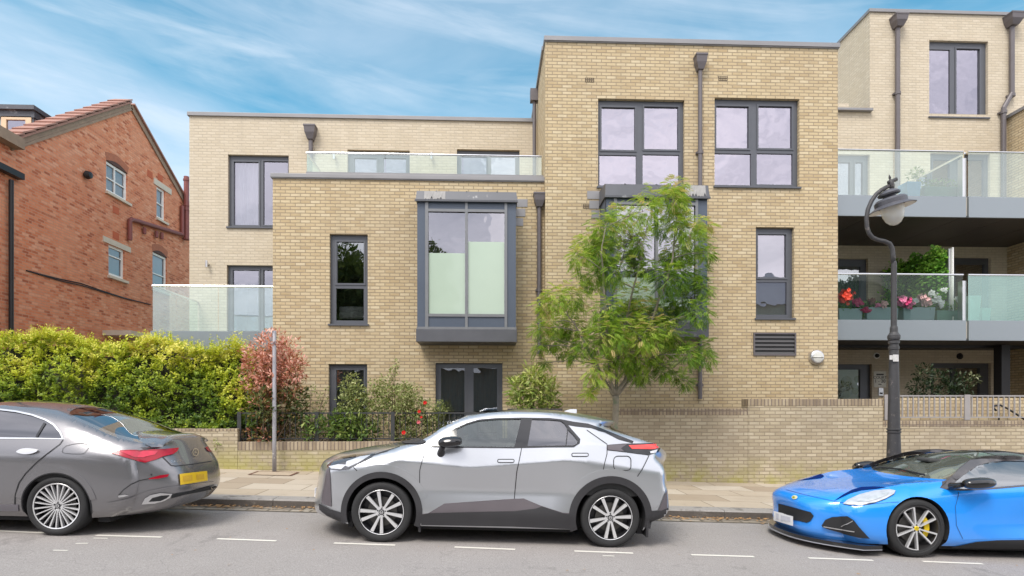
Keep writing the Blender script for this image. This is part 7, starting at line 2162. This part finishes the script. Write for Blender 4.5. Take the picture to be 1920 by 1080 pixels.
b = MB(); b.tube([(.38, -.5, .925), (.42, .0, .945), (.40, .35, .93)], .012, 6); b.tube([(.40, .35, .935), (.34, .42, .905)], .014, 6); c.mb(b, "wiper", SEAM)
# ------------------------------------------------------------------ the other side of the street (seen in the windows and car paint)
OPPT = leaf_mat("big_tree_leaf", [(0, (.05, .07, .02)), (.5, (.12, .16, .05)), (1, (.22, .26, .09))], .45, .3)
def bigtree(x, y, h, r, lab):
    z = road_z(x)
    t = empty("broad_tree", (x, y, z), lab, "tree", "trees on the far side of the street, reflected in the windows")
    b = MB(); b.tube([(x, y, z), (x + .1, y, z + h * .35), (x - .1, y + .2, z + h * .7)], [.26, .2, .08], 10)
    bl = []
    for k in range(15):
        a = k * 2.4; zz_ = z + h * (.42 + .5 * (k / 15)); q = r * (.75 - .5 * (k / 15)) * random.uniform(.6, 1.1)
        cpos = (x + q * math.cos(a), y + q * .8 * math.sin(a), zz_); bl.append((cpos, r * random.uniform(.32, .5), .45))
        b.tube([(x, y, z + h * .35), cpos], [.08, .02], 6)
    b.build("trunk", TBARK, t)
    P, D, N, L, W, T = blob_leaves(bl, 110, .19, .6); leaf_mesh("crown", P, D, N, L, W, T, OPPT, t, .15)
bigtree(-8.4, -8.5, 10.8, 3.0, "broad dark tree mirrored in the window glass, on the far side of the street")
bigtree(-3.3, -9.0, 11.6, 1.7, "broad dark tree mirrored in the window glass, on the far side of the street")
bigtree(5.5, -9.5, 8.0, 2.4, "broad dark tree mirrored in the window glass, on the far side of the street")
b = MB(); b.box(-40, 40, -6.0, -5.7, -2, 1.1); tag(b.build("far_garden_wall", WALLB), "low brick wall on the far side of the street, behind the camera", "wall")
hx = empty("terraced_house", (4, -14, 0), "cream brick terraced house on the far side of the street, mirrored in the windows", "house")
b = MB(); b.box(8, 30, -22, -13, -2, 8.6); b.build("wall", CREAM, hx)
b = MB(); b.add([(7.7, -12.6, 8.5), (30.3, -12.6, 8.5), (30.3, -17.5, 11.4), (7.7, -17.5, 11.4), (30.3, -22.4, 8.5), (7.7, -22.4, 8.5)], [(0, 1, 2, 3), (3, 2, 4, 5), (0, 3, 5), (1, 4, 2)]); b.build("roof", SLATE, hx)
for k in range(4):
    for zz_ in (.6, 3.4, 6.2):
        b = MB(); x = 9.5 + 5 * k; b.plate(x, x + 1.5, zz_, zz_ + 1.6, [(x + .1, x + .7, zz_ + .1, zz_ + 1.5), (x + .8, x + 1.4, zz_ + .1, zz_ + 1.5)], -12.9, -12.99); b.build("window", WHITE, hx)

hl_ = empty("low_house", (-10, -15, 0), "low grey house mirrored in the ground floor windows, far side of the street", "house")
b = MB(); b.box(-30, 7.2, -22, -13.5, -2, 4.2); b.build("wall", simple("grey_render", (.26, .25, .23), .9), hl_)
b = MB(); b.add([(-30.3, -13.1, 4.1), (7.5, -13.1, 4.1), (7.5, -17.5, 6.6), (-30.3, -17.5, 6.6), (7.5, -22.4, 4.1), (-30.3, -22.4, 4.1)], [(0, 1, 2, 3), (3, 2, 4, 5), (0, 3, 5), (1, 4, 2)]); b.build("roof", SLATE, hl_)
